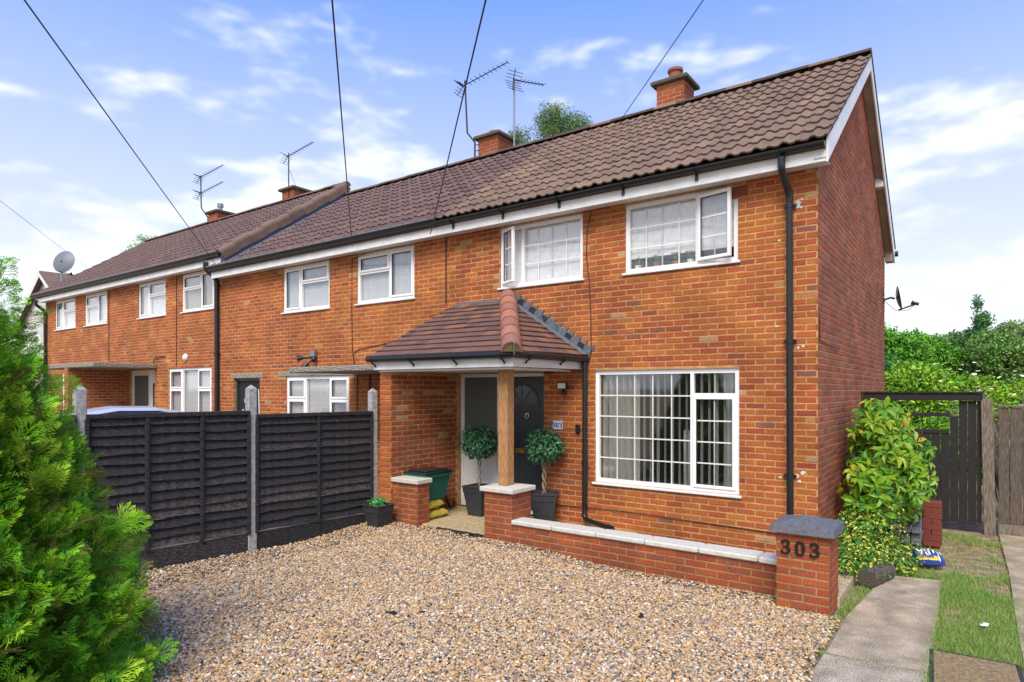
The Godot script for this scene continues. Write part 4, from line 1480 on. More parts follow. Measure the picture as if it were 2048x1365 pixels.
# ---------------------------------------------------------------- ground
func gravel_y(x: float, z: float) -> float:
	var bump := 0.085 * sm(-1.6, -3.4, x) * sm(2.9, 1.5, z)
	return GY + bump + 0.012 * sin(x * 1.7 + z) * sin(z * 1.3 - x * 0.6)

func ground_y(x: float, z: float) -> float:
	return GY - 0.035 + 0.43 * sm(-6.6, -11.5, x)

func ground() -> void:
	var xs := []
	var zs := []
	for a in [-400.0, -200.0, -100.0, -60.0, -40.0]:
		xs.append(a)
	for i in 61:
		xs.append(-30.0 + i)
	for a in [45.0, 70.0, 120.0, 250.0, 400.0]:
		xs.append(a)
	zs = [-400.0, -250.0, -120.0, -70.0, -45.0, -30.0, -15.0, -7.0, 0.0, 7.0, 15.0, 30.0, 60.0, 120.0, 250.0, 400.0]
	var b := MB.new()
	for i in xs.size() - 1:
		for j in zs.size() - 1:
			var p := func(x: float, z: float) -> Vector3: return Vector3(x, ground_y(x, z), z)
			b.quad(p.call(xs[i], zs[j + 1]), p.call(xs[i + 1], zs[j + 1]), p.call(xs[i + 1], zs[j]), p.call(xs[i], zs[j]))
	struct("ground", b, M.ground)
	# gravel bed and its stones
	var g := MB.new()
	var n := 34
	for i in n:
		for j in n:
			var q := func(u: int, v: int) -> Vector3:
				var z := lerpf(-0.02, 9.5, float(v) / n)
				var x := lerpf(-7.2, gravel_edge(z) - 0.02, float(u) / n)
				return Vector3(x, gravel_y(x, z) - 0.012, z)
			g.quad(q.call(i, j + 1), q.call(i + 1, j + 1), q.call(i + 1, j), q.call(i, j))
	struct("gravel_bed", g, M.gravel_bed)
	var pal := [Color(.49, .345, .185), Color(.55, .42, .26), Color(.43, .27, .13), Color(.58, .48, .34), Color(.31, .25, .19), Color(.47, .30, .125), Color(.21, .175, .15), Color(.55, .33, .12), Color(.64, .56, .44), Color(.36, .215, .11), Color(.13, .12, .115), Color(.53, .38, .22), Color(.42, .345, .27), Color(.51, .275, .095), Color(.24, .17, .11)]
	for k in 5:
		var list := []
		var cols := []
		var m := stone_mesh(k)
		var made := 0
		while made < 33000:
			# denser towards the camera, where single stones can be seen
			var near := rng.randf() < 0.55
			var z := rnd(1.6, 6.6) if near else rnd(0.9, 7.0)
			var x := rnd(-5.2, 0.62) if near else rnd(-6.6, 0.65)
			made += 1
			if x > gravel_edge(z) + rnd(-0.04, 0.05):
				continue
			if x > -3.72 and x < 0.0 and z < 1.36 or x > -0.05 and x < 0.42 and z < 1.66 or x > -5.0 and x < -3.7 and z < 1.30 + rnd(-0.04, 0.05) or x < -4.9 and x > -5.45 and z < 1.36:
				continue
			if x < -5.72 - (z - 1.48) * 0.11 + 0.06 and z > 1.3:
				continue
			var s := rnd(0.0075, 0.0140) * (1.0 if rng.randf() < 0.94 else 1.35)
			var b3 := Basis.from_euler(Vector3(rnd(-0.5, 0.5), rnd(0, TAU), rnd(-0.5, 0.5))) * Basis.from_scale(Vector3(s * rnd(1.0, 1.5), s * rnd(0.55, 0.85), s * rnd(0.8, 1.15)))
			list.append(Transform3D(b3, Vector3(x, gravel_y(x, z) + rnd(-0.008, 0.010), z)))
			var c: Color = pal[rng.randi() % pal.size()]
			var l := rnd(0.78, 1.26)
			cols.append(Color(c.r * l, c.g * l * 0.99, c.b * l * 0.98))
		copies(self, "gravel", m, M.stone_c, list, cols)

func gravel_edge(z: float) -> float:
	return lerpf(0.42, 0.50, clampf((z - 1.6) / 1.6, 0, 1)) + 0.03 * sin(z * 4.0) if z > 1.6 else 0.05

func stone_mesh(sd: int) -> ArrayMesh:
	var s := SphereMesh.new()
	s.radius = 1.0
	s.height = 2.0
	s.radial_segments = 8
	s.rings = 4
	var a := s.get_mesh_arrays()
	var v: PackedVector3Array = a[Mesh.ARRAY_VERTEX]
	var r := RandomNumberGenerator.new()
	r.seed = 100 + sd
	var off := {}
	for i in v.size():
		var key := Vector3i((v[i] * 50.0).round())
		if not off.has(key):
			off[key] = r.randf_range(0.78, 1.12)
		v[i] = v[i] * off[key]
	a[Mesh.ARRAY_VERTEX] = v
	a[Mesh.ARRAY_TANGENT] = null
	var m := ArrayMesh.new()
	m.add_surface_from_arrays(Mesh.PRIMITIVE_TRIANGLES, a)
	return m

func sheet(called: String, poly: Array, y: float, m: Material) -> void:
	var b := MB.new()
	var p := PackedVector2Array()
	for q: Vector2 in poly:
		p.append(Vector2(q.x, -q.y))
	b.t = Transform3D(Basis(Vector3.RIGHT, -PI / 2), Vector3.ZERO)
	b.prism(p, y - 0.06, y)
	struct(called, b, m)

func paths() -> void:
	sheet("concrete_path", [Vector2(0.52, 2.50), Vector2(1.17, 2.45), Vector2(1.17, 1.0), Vector2(1.15, -0.25), Vector2(0.62, -0.12), Vector2(0.60, 0.6), Vector2(0.52, 1.5)], GY, M.path)
	sheet("concrete_path", [Vector2(0.45, 6.0), Vector2(1.18, 6.0), Vector2(1.17, 2.463), Vector2(0.51, 2.513)], GY - 0.004, M.path_grey)
	sheet("side_path", [Vector2(1.76, 6.0), Vector2(4.2, 6.0), Vector2(4.2, -3.3), Vector2(1.70, -3.3), Vector2(1.74, -1.0), Vector2(1.73, 1.2)], GY + 0.002, M.path)
	var pv := Node3D.new()
	pv.name = "patio"
	add_child(pv)
	pv.set_meta("kind", "structure")
	var base := MB.new()
	base.box(Vector3(-5.40, -0.3, -0.10), Vector3(-2.2, -0.045, 1.27))
	part(pv, "bedding", base, M.slab_concrete)
	var rows := [[-0.10, 0.36], [0.36, 0.82], [0.82, 1.29]]
	var k := 0
	for r in rows:
		var x := -5.40 - (0.3 if k % 2 else 0.0)
		while x < -2.2:
			var w: float = [0.6, 0.9, 0.75][rng.randi() % 3]
			var a := maxf(x, -5.40)
			var e := minf(x + w, -2.2)
			if e - a > 0.05:
				var m := MB.new()
				m.bbox(Vector3(a + 0.004, -0.06, r[0] + 0.004), Vector3(e - 0.004, -0.02 + rnd(-0.002, 0.002), r[1] - 0.004), 0.006)
				part(pv, "paving_slab", m, M["sandstone_%d" % (rng.randi() % 3)])
			x += w
		k += 1
	var tp := Node3D.new()
	tp.name = "edging"
	add_child(tp)
	tp.set_meta("kind", "structure")
	for q in [[0.40, 0.62], [0.62, 0.95], [0.95, 1.26]]:
		var m := MB.new()
		m.bbox(Vector3(0.05, GY - 0.05, q[0] + 0.003), Vector3(0.42, GY + 0.075, q[1] - 0.003), 0.008)
		part(tp, "edging_slab", m, M.sandstone_0)
	# a fold of membrane showing where the slabs meet the gravel
	var mem := MB.new()
	for i in 14:
		var x := lerpf(-4.62, -3.76, i / 14.0)
		var x2 := lerpf(-4.62, -3.76, (i + 1) / 14.0)
		var f := func(xx: float, v: float) -> Vector3: return Vector3(xx, -0.035 + 0.03 * sin(xx * 21.0 + v * 2.0) * v - 0.02 * v + 0.012, 1.29 + v * (0.05 + 0.07 * sm(-4.5, -3.9, xx)) + 0.015 * sin(xx * 13.0))
		for v in 3:
			mem.quad(f.call(x, (v + 1) / 3.0), f.call(x2, (v + 1) / 3.0), f.call(x2, v / 3.0), f.call(x, v / 3.0))
	top("membrane_strip", mem, M.rubber, "crumpled black membrane edge sticking out between the patio slabs and the gravel", "membrane")

	var sc := 0
	for q in [[-2.78, 3.86, "nearest the fence", 0.9], [-2.58, 3.70, "in the middle of the drive", 0.6], [-0.95, 2.62, "toward the low wall", 0.8]]:
		var m := MB.new()
		var pts := []
		for i in 9:
			pts.append(Vector3(cos(TAU * i / 9) * rnd(0.05, 0.11) * q[3], rnd(0.0, 0.014), sin(TAU * i / 9) * rnd(0.025, 0.05) * q[3]))
		for i in 9:
			m.quad_o(Vector3(0, 0.016, 0), pts[i], pts[(i + 1) % 9], Vector3(0, 0.016, 0), Vector3.UP)
		top("membrane_scrap", m, M.rubber, "dark scrap of weed membrane showing through the gravel, " + q[2], "membrane", "membrane scraps in the gravel", Transform3D(Basis(Vector3.UP, sc), Vector3(q[0], gravel_y(q[0], q[1]) + 0.008, q[1])))
		sc += 1

# ---------------------------------------------------------------- garden walls
func digit(txt: String, size: float, deep: float) -> TextMesh:
	var t := TextMesh.new()
	var f := SystemFont.new()
	f.font_names = PackedStringArray(["Droid Serif"])
	f.font_weight = 700
	t.font = f
	t.text = txt
	t.font_size = 64
	t.pixel_size = size / 46.0
	t.depth = deep
	return t

func garden_walls() -> void:
	# pillar with the number
	var p := thing("gate_pillar", "brick pillar with a grey bevelled cap and black number 303 at the right end of the drive", "pillar", Vector3(0.177, 0, 1.43))
	brick_body(p, 0.44, 0.44, -0.19, 0.575, [7, 5, 14, 2, 9, 5, 7, 14, 0], [0, 1, 3])
	var c := MB.new()
	var w := 0.275
	c.frustum([Vector3(-w, 0.578, w), Vector3(w, 0.578, w), Vector3(w, 0.578, -w), Vector3(-w, 0.578, -w)], [Vector3(-w + 0.012, 0.645, w - 0.012), Vector3(w - 0.012, 0.645, w - 0.012), Vector3(w - 0.012, 0.645, -w + 0.012), Vector3(-w + 0.012, 0.645, -w + 0.012)])
	var a := w - 0.045
	c.frustum([Vector3(-w + 0.012, 0.6452, w - 0.012), Vector3(w - 0.012, 0.6452, w - 0.012), Vector3(w - 0.012, 0.6452, -w + 0.012), Vector3(-w + 0.012, 0.6452, -w + 0.012)], [Vector3(-0.02, 0.705, 0.02), Vector3(0.02, 0.705, 0.02), Vector3(0.02, 0.705, -0.02), Vector3(-0.02, 0.705, -0.02)])
	part(p, "pillar_cap", c, M.grey_cap)
	var k := 0
	for x in [-0.137, -0.015, 0.107]:
		part(p, "digit", digit("303"[k], 0.125, 0.018), M.num_black, Transform3D(Basis(), Vector3(x - 0.0, 0.445, 0.235)))
		k += 1
	# pier under the post
	var q := thing("brick_pier", "square brick pier with a pale concrete cap under the oak porch post", "pier", Vector3(-3.5, 0, 1.15))
	brick_body(q, 0.43, 0.43, -0.19, 0.565, NEW, [0, 1, 3])
	var qc := MB.new()
	qc.bbox(Vector3(-0.265, 0.568, -0.265), Vector3(0.265, 0.628, 0.265), 0.008)
	qc.frustum([Vector3(-0.25, 0.627, 0.25), Vector3(0.25, 0.627, 0.25), Vector3(0.25, 0.627, -0.25), Vector3(-0.25, 0.627, -0.25)], [Vector3(-0.08, 0.646, 0.08), Vector3(0.08, 0.646, 0.08), Vector3(0.08, 0.646, -0.08), Vector3(-0.08, 0.646, -0.08)])
	part(q, "pier_cap", qc, M.concrete_cap)
	# small pier by the fence
	var s := thing("brick_pier", "short brick wall end with pale flat coping beside the green box", "pier", Vector3(-5.16, 0, 1.26))
	brick_body(s, 0.50, 0.24, -0.19, 0.545, NEW, [0, 1, 3])
	var sc := MB.new()
	sc.bbox(Vector3(-0.285, 0.548, -0.155), Vector3(0.285, 0.612, 0.155), 0.008)
	part(s, "coping", sc, M.concrete_cap)
	# low wall
	var l := thing("low_brick_wall", "low brick wall with pale coping between the porch pier and the number pillar", "wall", Vector3(-1.66, 0, 1.25))
	var lw := MB.new()
	lw.box(Vector3(-1.62, -0.3, -0.10), Vector3(1.61, 0.18, 0.10))
	part(l, "core", lw, M.mortar_new)
	var list := lay_bricks(l.transform * Vector3(-1.62, 0, 0.10), Vector3.RIGHT, 3.23, -0.27, 0.18, [], NEW, null, 0.005)
	place_bricks(l, list, 300)
	var x := -1.625
	for len in [0.60, 0.60, 0.60, 0.60, 0.60, 0.235]:
		var m := MB.new()
		m.bbox(Vector3(x + 0.003, 0.183 + rnd(-0.002, 0.002), -0.13), Vector3(x + len - 0.003, 0.243, 0.135), 0.014)
		part(l, "coping_stone", m, M.concrete_cap)
		x += len
	var ef := MB.new()  # white salts on the new bricks
	for e in [[-1.35, 0.10, 0.10, 0.02], [-1.1, 0.085, 0.05, 0.025], [-0.93, 0.07, 0.03, 0.02], [1.07, 0.11, 0.02, 0.06], [1.17, 0.03, 0.05, 0.018]]:
		var pts := PackedVector2Array()
		for i in 10:
			pts.append(Vector2(e[0] + cos(TAU * i / 10) * e[2] * rnd(0.5, 1.1), e[1] + sin(TAU * i / 10) * e[3] * rnd(0.5, 1.1)))
		ef.prism(pts, 0.10, 0.1075 + rnd(0, 0.0008))
	var em := mat("salts", Color(.46, .23, .17), 0.95, noise_tex("lichen", 12, 0.03, 5, 0.35, 1.0, 0.08, 512, 2.0), Vector3.ONE * 5)
	part(l, "salt_stain", ef, em)

# ---------------------------------------------------------------- fences
func fence() -> void:
	var p := [Vector3(-5.72, 0, 1.48), Vector3(-5.92, 0, 3.30), Vector3(-6.13, 0, 5.12), Vector3(-6.34, 0, 6.94)]
	var names := ["leaning-free concrete fence post nearest the porch, beside the small planter", "concrete fence post between the two black fence panels", "concrete fence post rising behind the conifer at the left", ""]
	names[0] = "concrete fence post nearest the porch, behind the small planter"
	for i in 3:
		var b := MB.new()
		var h: float = [1.90, 1.94, 1.93][i]
		b.bbox(Vector3(-0.05, -0.4, -0.055), Vector3(0.05, h - 0.05, 0.055), 0.008)
		b.frustum([Vector3(-0.05, h - 0.05, 0.055), Vector3(0.05, h - 0.05, 0.055), Vector3(0.05, h - 0.05, -0.055), Vector3(-0.05, h - 0.05, -0.055)], [Vector3(-0.005, h, 0.005), Vector3(0.005, h, 0.005), Vector3(0.005, h, -0.005), Vector3(-0.005, h, -0.005)])
		b.box(Vector3(-0.018, -0.3, 0.05), Vector3(0.018, h - 0.06, 0.0565))
		var d: Vector3 = p[i + 1] - p[i]
		var o := thing("fence_post", names[i], "fence post", p[i] + Vector3(0, 0, 0), atan2(d.x, d.z), "concrete fence posts along the drive")
		part(o, "shaft", b, M.concrete_post)
	for i in 3:
		var d: Vector3 = p[i + 1] - p[i]
		var at: Vector3 = (p[i] + p[i + 1]) / 2
		# x runs along the panel, away from the house; z faces the drive
		var lab: String = ["black lap-board fence panel with one batten, between the porch and the middle post", "black lap-board fence panel with two battens, half behind the conifer", "black lap-board fence panel hidden behind the conifer"][i]
		var o := thing("lap_board_fence", lab, "fence", at, atan2(d.z, -d.x), "black fence panels along the drive")
		var n := 14 if i == 1 else 13
		var bot := 0.10
		var topy := 1.60 if i else 1.55
		var pitch := (topy - bot) / n
		for k in n:
			var b := MB.new()
			var y := bot + k * pitch
			var seg := 10
			var ph := rnd(0, 6)
			var amp := rnd(0.003, 0.011) if k < n - 1 else 0.001
			for s in seg:
				var x0 := lerpf(-0.85, 0.85, float(s) / seg)
				var x1 := lerpf(-0.85, 0.85, float(s + 1) / seg)
				var w := func(x: float) -> float: return amp * sin(x * 6.0 + ph) + amp * 0.5 * sin(x * 14.0 + ph * 2)
				var y0: float = y + w.call(x0)
				var y1: float = y + w.call(x1)
				b.quad(Vector3(x0, y0, 0.046), Vector3(x1, y1, 0.046), Vector3(x1, y + pitch + 0.02, 0.004), Vector3(x0, y + pitch + 0.02, 0.004))
				b.quad(Vector3(x0, y0, 0.014), Vector3(x1, y1, 0.014), Vector3(x1, y1, 0.046), Vector3(x0, y0, 0.046))
				b.quad(Vector3(x0, y + pitch + 0.02, -0.004), Vector3(x1, y + pitch + 0.02, -0.004), Vector3(x1, y1, 0.014), Vector3(x0, y0, 0.014))
			var mm: Material = M.fence_board
			if rng.randf() < (0.5 if i == 1 else 0.3):
				mm = M.fence_board_worn
			if i == 0 and k in [3] or i == 1 and rng.randf() < 0.07:
				mm = M.fence_board_bare
			part(o, "board", b, mm)
		var rails := [-0.865, 0.865] + ([0.0] if i == 0 else [-0.29, 0.30])
		for x: float in rails:
			var b := MB.new()
			b.bbox(Vector3(x - 0.02, bot - 0.02, 0.012), Vector3(x + 0.02, topy - 0.03, 0.066), 0.003)
			part(o, "batten", b, M.fence_board)
		var cp := MB.new()
		cp.bbox(Vector3(-0.875, topy - 0.028, -0.03), Vector3(0.875, topy + 0.02, 0.07), 0.004)
		part(o, "top_rail", cp, M.fence_board)
		var gb := MB.new()
		gb.bbox(Vector3(-0.87, -0.30, -0.02), Vector3(0.87, bot - 0.022, 0.036), 0.004)
		part(o, "gravel_board", gb, M.fence_board if i == 0 else M.fence_board_worn)

func gate() -> void:
	var z := -3.35
	var o := thing("garden_gate", "black boarded side gate with an open spear-topped panel, between the bush and the grey post", "gate", Vector3(0.9, GY, z))
	var inv := o.transform.affine_inverse()
	var x := 0.10
	var k := 0
	while x < 1.50:
		var wide := x >= 1.13
		var topy := 1.245 if not wide else (1.50 if x < 1.2 else 1.72)
		var w := 0.115 if not wide else 0.105
		var b := MB.new()
		b.bbox(Vector3(x + 0.003, -0.03 + rnd(-0.02, 0.02), z - 0.012), Vector3(minf(x + w - 0.003, 1.505), topy, z + 0.010 + rnd(-0.003, 0.003)), 0.003)
		part(o, "board", b, M.gate_board, inv)
		x += w
		k += 1
	for q in [[0.1, 1.245, 1.13, 1.30], [0.1, 1.49, 1.13, 1.545]]:
		var b := MB.new()
		b.bbox(Vector3(q[0], q[1], z - 0.02), Vector3(q[2], q[3], z + 0.022), 0.003)
		part(o, "rail", b, M.gate_board, inv)
	for i in 7:
		var xx := 0.42 + i * 0.095
		var s := MB.new()
		s.tube([Vector3(xx, 1.29, z), Vector3(xx, 1.60, z)], 0.007, 6)
		s.tube([Vector3(xx, 1.585, z), Vector3(xx, 1.61, z), Vector3(xx, 1.66, z)], [0.006, 0.017, 0.001], 6)
		part(o, "spear", s, M.gate_board, inv)
	var f := thing("gate_beam", "black timber beam across the top of the side gate, from the bush to the grey post", "beam", Vector3(0.75, GY, z))
	var b := MB.new()
	b.bbox(Vector3(0.03, 1.725, z - 0.05), Vector3(1.52, 1.83, z + 0.06), 0.006)
	b.bbox(Vector3(0.01, 1.832, z - 0.08), Vector3(1.54, 1.852, z + 0.085), 0.004)
	part(f, "beam", b, M.gate_board, f.transform.affine_inverse())
	var ps := MB.new()
	ps.bbox(Vector3(0.012, -0.2, z - 0.05), Vector3(0.09, 1.724, z + 0.05), 0.006)
	part(f, "post", ps, M.gate_board, f.transform.affine_inverse())
	var gp := MB.new()
	gp.bbox(Vector3(-0.068, 0, -0.05), Vector3(0.068, 1.93, 0.05), 0.006)
	top("gate_post", gp, M.grey_post, "weathered grey-brown timber post leaning slightly between the black gate and the board fence", "post", "", Transform3D(Basis(Vector3.BACK, 0.02), Vector3(1.60, GY - 0.05, z + 0.01)))
	var fe := thing("board_fence", "weathered grey-brown vertical board fence at the right edge beyond the path", "fence", Vector3(2.4, GY, z))
	x = 1.69
	while x < 4.2:
		var w := rnd(0.12, 0.15)
		var m := MB.new()
		m.bbox(Vector3(x + 0.005, 0.02, z + rnd(-0.012, 0.0)), Vector3(x + w - 0.005, 1.63 + rnd(-0.008, 0.008), z + 0.018 + rnd(-0.004, 0.008)), 0.004)
		part(fe, "board", m, M.grey_board, fe.transform.affine_inverse())
		x += w
	var gb := MB.new()
	gb.bbox(Vector3(1.69, GY - 0.05, z - 0.02), Vector3(4.2, 0.015, z + 0.04), 0.005)
	part(fe, "gravel_board", gb, M.grey_post, fe.transform.affine_inverse())
	var cp := MB.new()
	cp.bbox(Vector3(1.69, 1.642, z - 0.03), Vector3(4.2, 1.665, z + 0.045), 0.004)
	part(fe, "capping", cp, M.grey_post, fe.transform.affine_inverse())

# ---------------------------------------------------------------- things on the ground
func planter(called: String, label: String, at: Vector3, wt: float, wb: float, ht: float, m: Material) -> Node3D:
	var t := thing(called, label, "planter", at)
	var b := MB.new()
	var r := func(w: float, y: float) -> Array: return [Vector3(-w / 2, y, w / 2), Vector3(w / 2, y, w / 2), Vector3(w / 2, y, -w / 2), Vector3(-w / 2, y, -w / 2)]
	b.frustum(r.call(wb, 0.0), r.call(wt - 0.03, ht - 0.09))
	b.frustum(r.call(wt - 0.015, ht - 0.09), r.call(wt, ht))
	part(t, "pot", b, m)
	var rim := MB.new()
	for s in [[-1, 0], [1, 0], [0, -1], [0, 1]]:
		if s[0]:
			rim.bbox(Vector3(s[0] * wt / 2 - 0.012, ht - 0.002, -wt / 2 - 0.003), Vector3(s[0] * wt / 2 + 0.012, ht + 0.016, wt / 2 + 0.003), 0.003)
		else:
			rim.bbox(Vector3(-wt / 2 + 0.012, ht - 0.002, s[1] * wt / 2 - 0.012), Vector3(wt / 2 - 0.012, ht + 0.0155, s[1] * wt / 2 + 0.012), 0.003)
	part(t, "rim", rim, m)
	var so := MB.new()
	so.box(Vector3(-wt / 2 + 0.02, ht - 0.02, -wt / 2 + 0.02), Vector3(wt / 2 - 0.02, ht + 0.004, wt / 2 - 0.02))
	part(t, "soil", so, M.soil)
	return t

func small_things() -> void:
	# recycling box on bags
	var t := thing("recycling_box", "dark green recycling box with a black lid behind the short pier, against the porch wall", "recycling box", Vector3(-5.19, 0.26, 0.86), PI / 2)
	var b := MB.new()
	b.frustum([Vector3(-0.20, 0, 0.15), Vector3(0.20, 0, 0.15), Vector3(0.20, 0, -0.15), Vector3(-0.20, 0, -0.15)], [Vector3(-0.27, 0.36, 0.20), Vector3(0.27, 0.36, 0.20), Vector3(0.27, 0.36, -0.20), Vector3(-0.27, 0.36, -0.20)])
	b.bbox(Vector3(-0.29, 0.33, -0.22), Vector3(0.29, 0.385, 0.22), 0.008)
	part(t, "box", b, M.bin_green)
	var l := MB.new()
	l.bbox(Vector3(-0.305, 0.39, -0.235), Vector3(0.305, 0.415, 0.235), 0.008)
	l.bbox(Vector3(-0.25, 0.414, -0.18), Vector3(0.25, 0.435, 0.18), 0.01)
	part(t, "lid", l, M.bin_lid)
	var lg := TextMesh.new()
	lg.text = "gwp"
	lg.font_size = 40
	lg.pixel_size = 0.0018
	lg.depth = 0.003
	part(t, "print", lg, M.plastic_white, Transform3D(Basis(Vector3.UP, PI / 2) * Basis(Vector3.RIGHT, -0.14), Vector3(0.255, 0.20, 0.02)))
	for q in [["yellow plastic sack lying lowest under the green recycling box", -0.02, 0.0], ["yellow plastic sack lying on the lower sack, directly under the green box", 0.12, 0.06]]:
		top("plastic_sack", pillow(0.50, 0.40, 0.15, 7 + int(q[1] * 50)), M.yellow_bag, q[0], "sack", "yellow sacks by the short pier", Transform3D(Basis(Vector3.UP, PI / 2 + q[2] * 3), Vector3(-5.16 - q[2] * 0.3, q[1] + 0.055, 0.86 + q[2])))
	# pots
	planter("small_planter", "small square black planter with bright green leaves at the foot of the end fence post", Vector3(-5.40, gravel_y(-5.4, 1.62) - 0.005, 1.66), 0.31, 0.21, 0.29, M.planter)
	# stacks of blocks
	var ord := ["lowest", "second", "third", "fourth", "fifth", "sixth", "seventh", "topmost"]
	var gm := MB.new()
	gm.bbox(Vector3(-0.10, 0, -0.05), Vector3(0.10, 0.07, 0.05), 0.005)
	var gmesh := gm.done()
	for r in 6:
		for d in 2:
			var off := 0.052 if r % 2 else -0.01
			var lab := "grey paving block, %s in the %s row of the stack under the shrub" % [["left", "right"][d], "topmost" if r == 5 else ord[r]]
			top("paving_block", gmesh, M.block_grey, lab, "paving block", "grey blocks stacked beside the shrub", Transform3D(Basis(Vector3.UP, rnd(-0.05, 0.05)), Vector3(0.72 + d * 0.115 + rnd(-0.006, 0.006), GY + 0.0005 + r * 0.071, -1.72 + off)) * Transform3D(Basis(Vector3.UP, PI / 2 if r % 2 == 0 else PI / 2 + 0.02), Vector3.ZERO))
	for r in 8:
		for d in 2:
			top("loose_brick", gmesh, M.block_red, "red brick, %s in the %s row of the stack by the gate" % [["front" if r % 2 else "right", "back" if r % 2 else "left"][1 - d], ord[r]], "brick", "red bricks stacked by the gate", Transform3D(Basis(Vector3.UP, (0.0 if r % 2 else PI / 2) + rnd(-0.06, 0.06)), Vector3(0.985 + (0.0 if r % 2 else (d - 0.5) * 0.105) + rnd(-0.008, 0.008), GY + 0.0005 + r * 0.071, -2.03 + ((d - 0.5) * 0.105 if r % 2 else 0.0))))
	# sack of cement
	var sk := thing("cement_sack", "blue, white and yellow printed sack slumped on the soil beside the grey blocks", "sack", Vector3(1.0, GY + 0.075, -0.86), 0.35)
	sk.scale = Vector3.ONE * 0.78
	var sp := Transform3D(Basis(Vector3.RIGHT, 0.35), Vector3.ZERO)
	part(sk, "bag", pillow(0.40, 0.30, 0.17, 21), M.bag_blue, sp)
	var f := func(u: float, v: float, e: float) -> Vector3: return sp * (pillow_at(u, v, 0.40, 0.30, 0.17) + Vector3(0, e, 0))
	var yl := MB.new()
	strip(yl, f, -0.86, 0.55, 0.36, 0.84, 0.004)
	part(sk, "yellow_band", yl, M.bag_yellow)
	var wl := MB.new()
	strip(wl, f, 0.56, 0.62, -0.9, 0.9, 0.005)
	part(sk, "white_stripe", wl, M.bag_white)
	for q in [["TRA", 0.115, Vector2(-0.12, -0.12), M.bag_white, PI + 0.12], ["selco", 0.050, Vector2(-0.20, 0.60), M.bag_blue, PI + 0.05], ["D", 0.055, Vector2(0.78, -0.3), M.bag_white, PI + 0.3]]:
		var tm := TextMesh.new()
		var fo := SystemFont.new()
		fo.font_names = PackedStringArray(["Droid Sans"])
		fo.font_weight = 800
		tm.font = fo
		tm.text = q[0]
		tm.font_size = 48
		tm.pixel_size = q[1] / 36.0
		tm.depth = 0.004
		var at: Vector3 = f.call(q[2].x, q[2].y, 0.010)
		var du: Vector3 = (f.call(q[2].x + 0.1, q[2].y, 0.010) - at).normalized()
		var dv: Vector3 = (at - f.call(q[2].x, q[2].y + 0.1, 0.010)).normalized()
		part(sk, "print", tm, q[3], frame(at, du, dv) * Transform3D(Basis(Vector3.BACK, q[4]), Vector3.ZERO))
	# log, stone, litter
	var lg2 := MB.new()
	var r0 := PackedVector2Array()
	for q in [[-0.085, -0.05], [-0.05, -0.075], [0.04, -0.07], [0.085, -0.055], [0.095, 0.02], [0.075, 0.07], [0.01, 0.085], [-0.05, 0.075], [-0.095, 0.03]]:
		r0.append(Vector2(q[0] * 1.05, q[1] * 1.05))
	for k in 6:  # a split, knobbly length in short lifts
		lg2.t = Transform3D(Basis(Vector3.BACK, rnd(-0.06, 0.06)) * Basis.from_scale(Vector3(rnd(0.94, 1.05), rnd(0.94, 1.05), 1.0)), Vector3(rnd(-0.004, 0.004), rnd(-0.004, 0.004), 0))
		lg2.prism(r0, -0.25 + k * 0.083, -0.25 + (k + 1) * 0.083 + 0.001 * k)
	lg2.t = Transform3D()
	top("log", lg2, M.log_wood, "short dark cut log lying on the path edge below the shrub", "log", "", Transform3D(Basis(Vector3.UP, -0.25), Vector3(0.60, GY + 0.075, 0.20)))
	var st := stone_mesh(9)
	top("stone", st, M.stone_tan, "rounded tan stone among the variegated leaves near the printed sack", "stone", "", Transform3D(Basis.from_scale(Vector3(0.13, 0.075, 0.10)), Vector3(0.74, GY + 0.07, -0.62)))
	var li := MB.new()
	li.bbox(Vector3(-0.03, 0, -0.015), Vector3(0.03, 0.012, 0.02), 0.004)
	li.bbox(Vector3(0.0, 0.008, -0.03), Vector3(0.045, 0.02, 0.0), 0.004)
	top("litter", li, M.plastic_white, "scrap of white litter lying on the grass strip", "litter", "", Transform3D(Basis(Vector3.UP, 0.4), Vector3(1.50, GY + 0.012, 1.14)))
	# manhole cover
	var mc := thing("manhole_cover", "rusty tan studded cover set in the grass at the bottom right corner", "manhole cover", Vector3(1.45, GY, 2.32), 0.05)
	var m := MB.new()
	m.bbox(Vector3(-0.25, -0.05, -0.36), Vector3(0.25, 0.006, 0.36), 0.004)
	part(mc, "plate", m, M.manhole)
	var fr := MB.new()
	for q in [[-0.275, -0.385, -0.254, 0.385], [0.254, -0.385, 0.275, 0.385]]:
		fr.box(Vector3(q[0], -0.05, q[1]), Vector3(q[2], 0.003, q[3]))
	fr.box(Vector3(-0.254, -0.05, -0.385), Vector3(0.254, 0.003, -0.364))
	fr.box(Vector3(-0.254, -0.05, 0.364), Vector3(0.254, 0.003, 0.385))
	part(mc, "frame", fr, M.metal_dark)
	var sd := []
	for i in 15:
		for j in 22:
			if (i + j / 2) % 3 != 0:
				sd.append(Transform3D(Basis(Vector3.UP, 0.5 if (i + j) % 2 else -0.5) * Basis.from_scale(Vector3(0.011, 0.005, 0.006)), Vector3(-0.225 + i * 0.032, 0.007, -0.33 + j * 0.0315)))
	var stud := BoxMesh.new()
	stud.size = Vector3.ONE * 1.4
	copies(mc, "studs", stud, M.manhole, sd)
	# house sign, bell, lights
	var pl := thing("house_number_plaque", "white enamel plaque with blue 303 on the wall right of the grey door", "plaque", Vector3(-3.445, 1.37, 0.008))
	var pm := MB.new()
	pm.bbox(Vector3(-0.085, -0.065, 0), Vector3(0.085, 0.065, 0.012), 0.004)
	part(pl, "plate", pm, M.enamel)
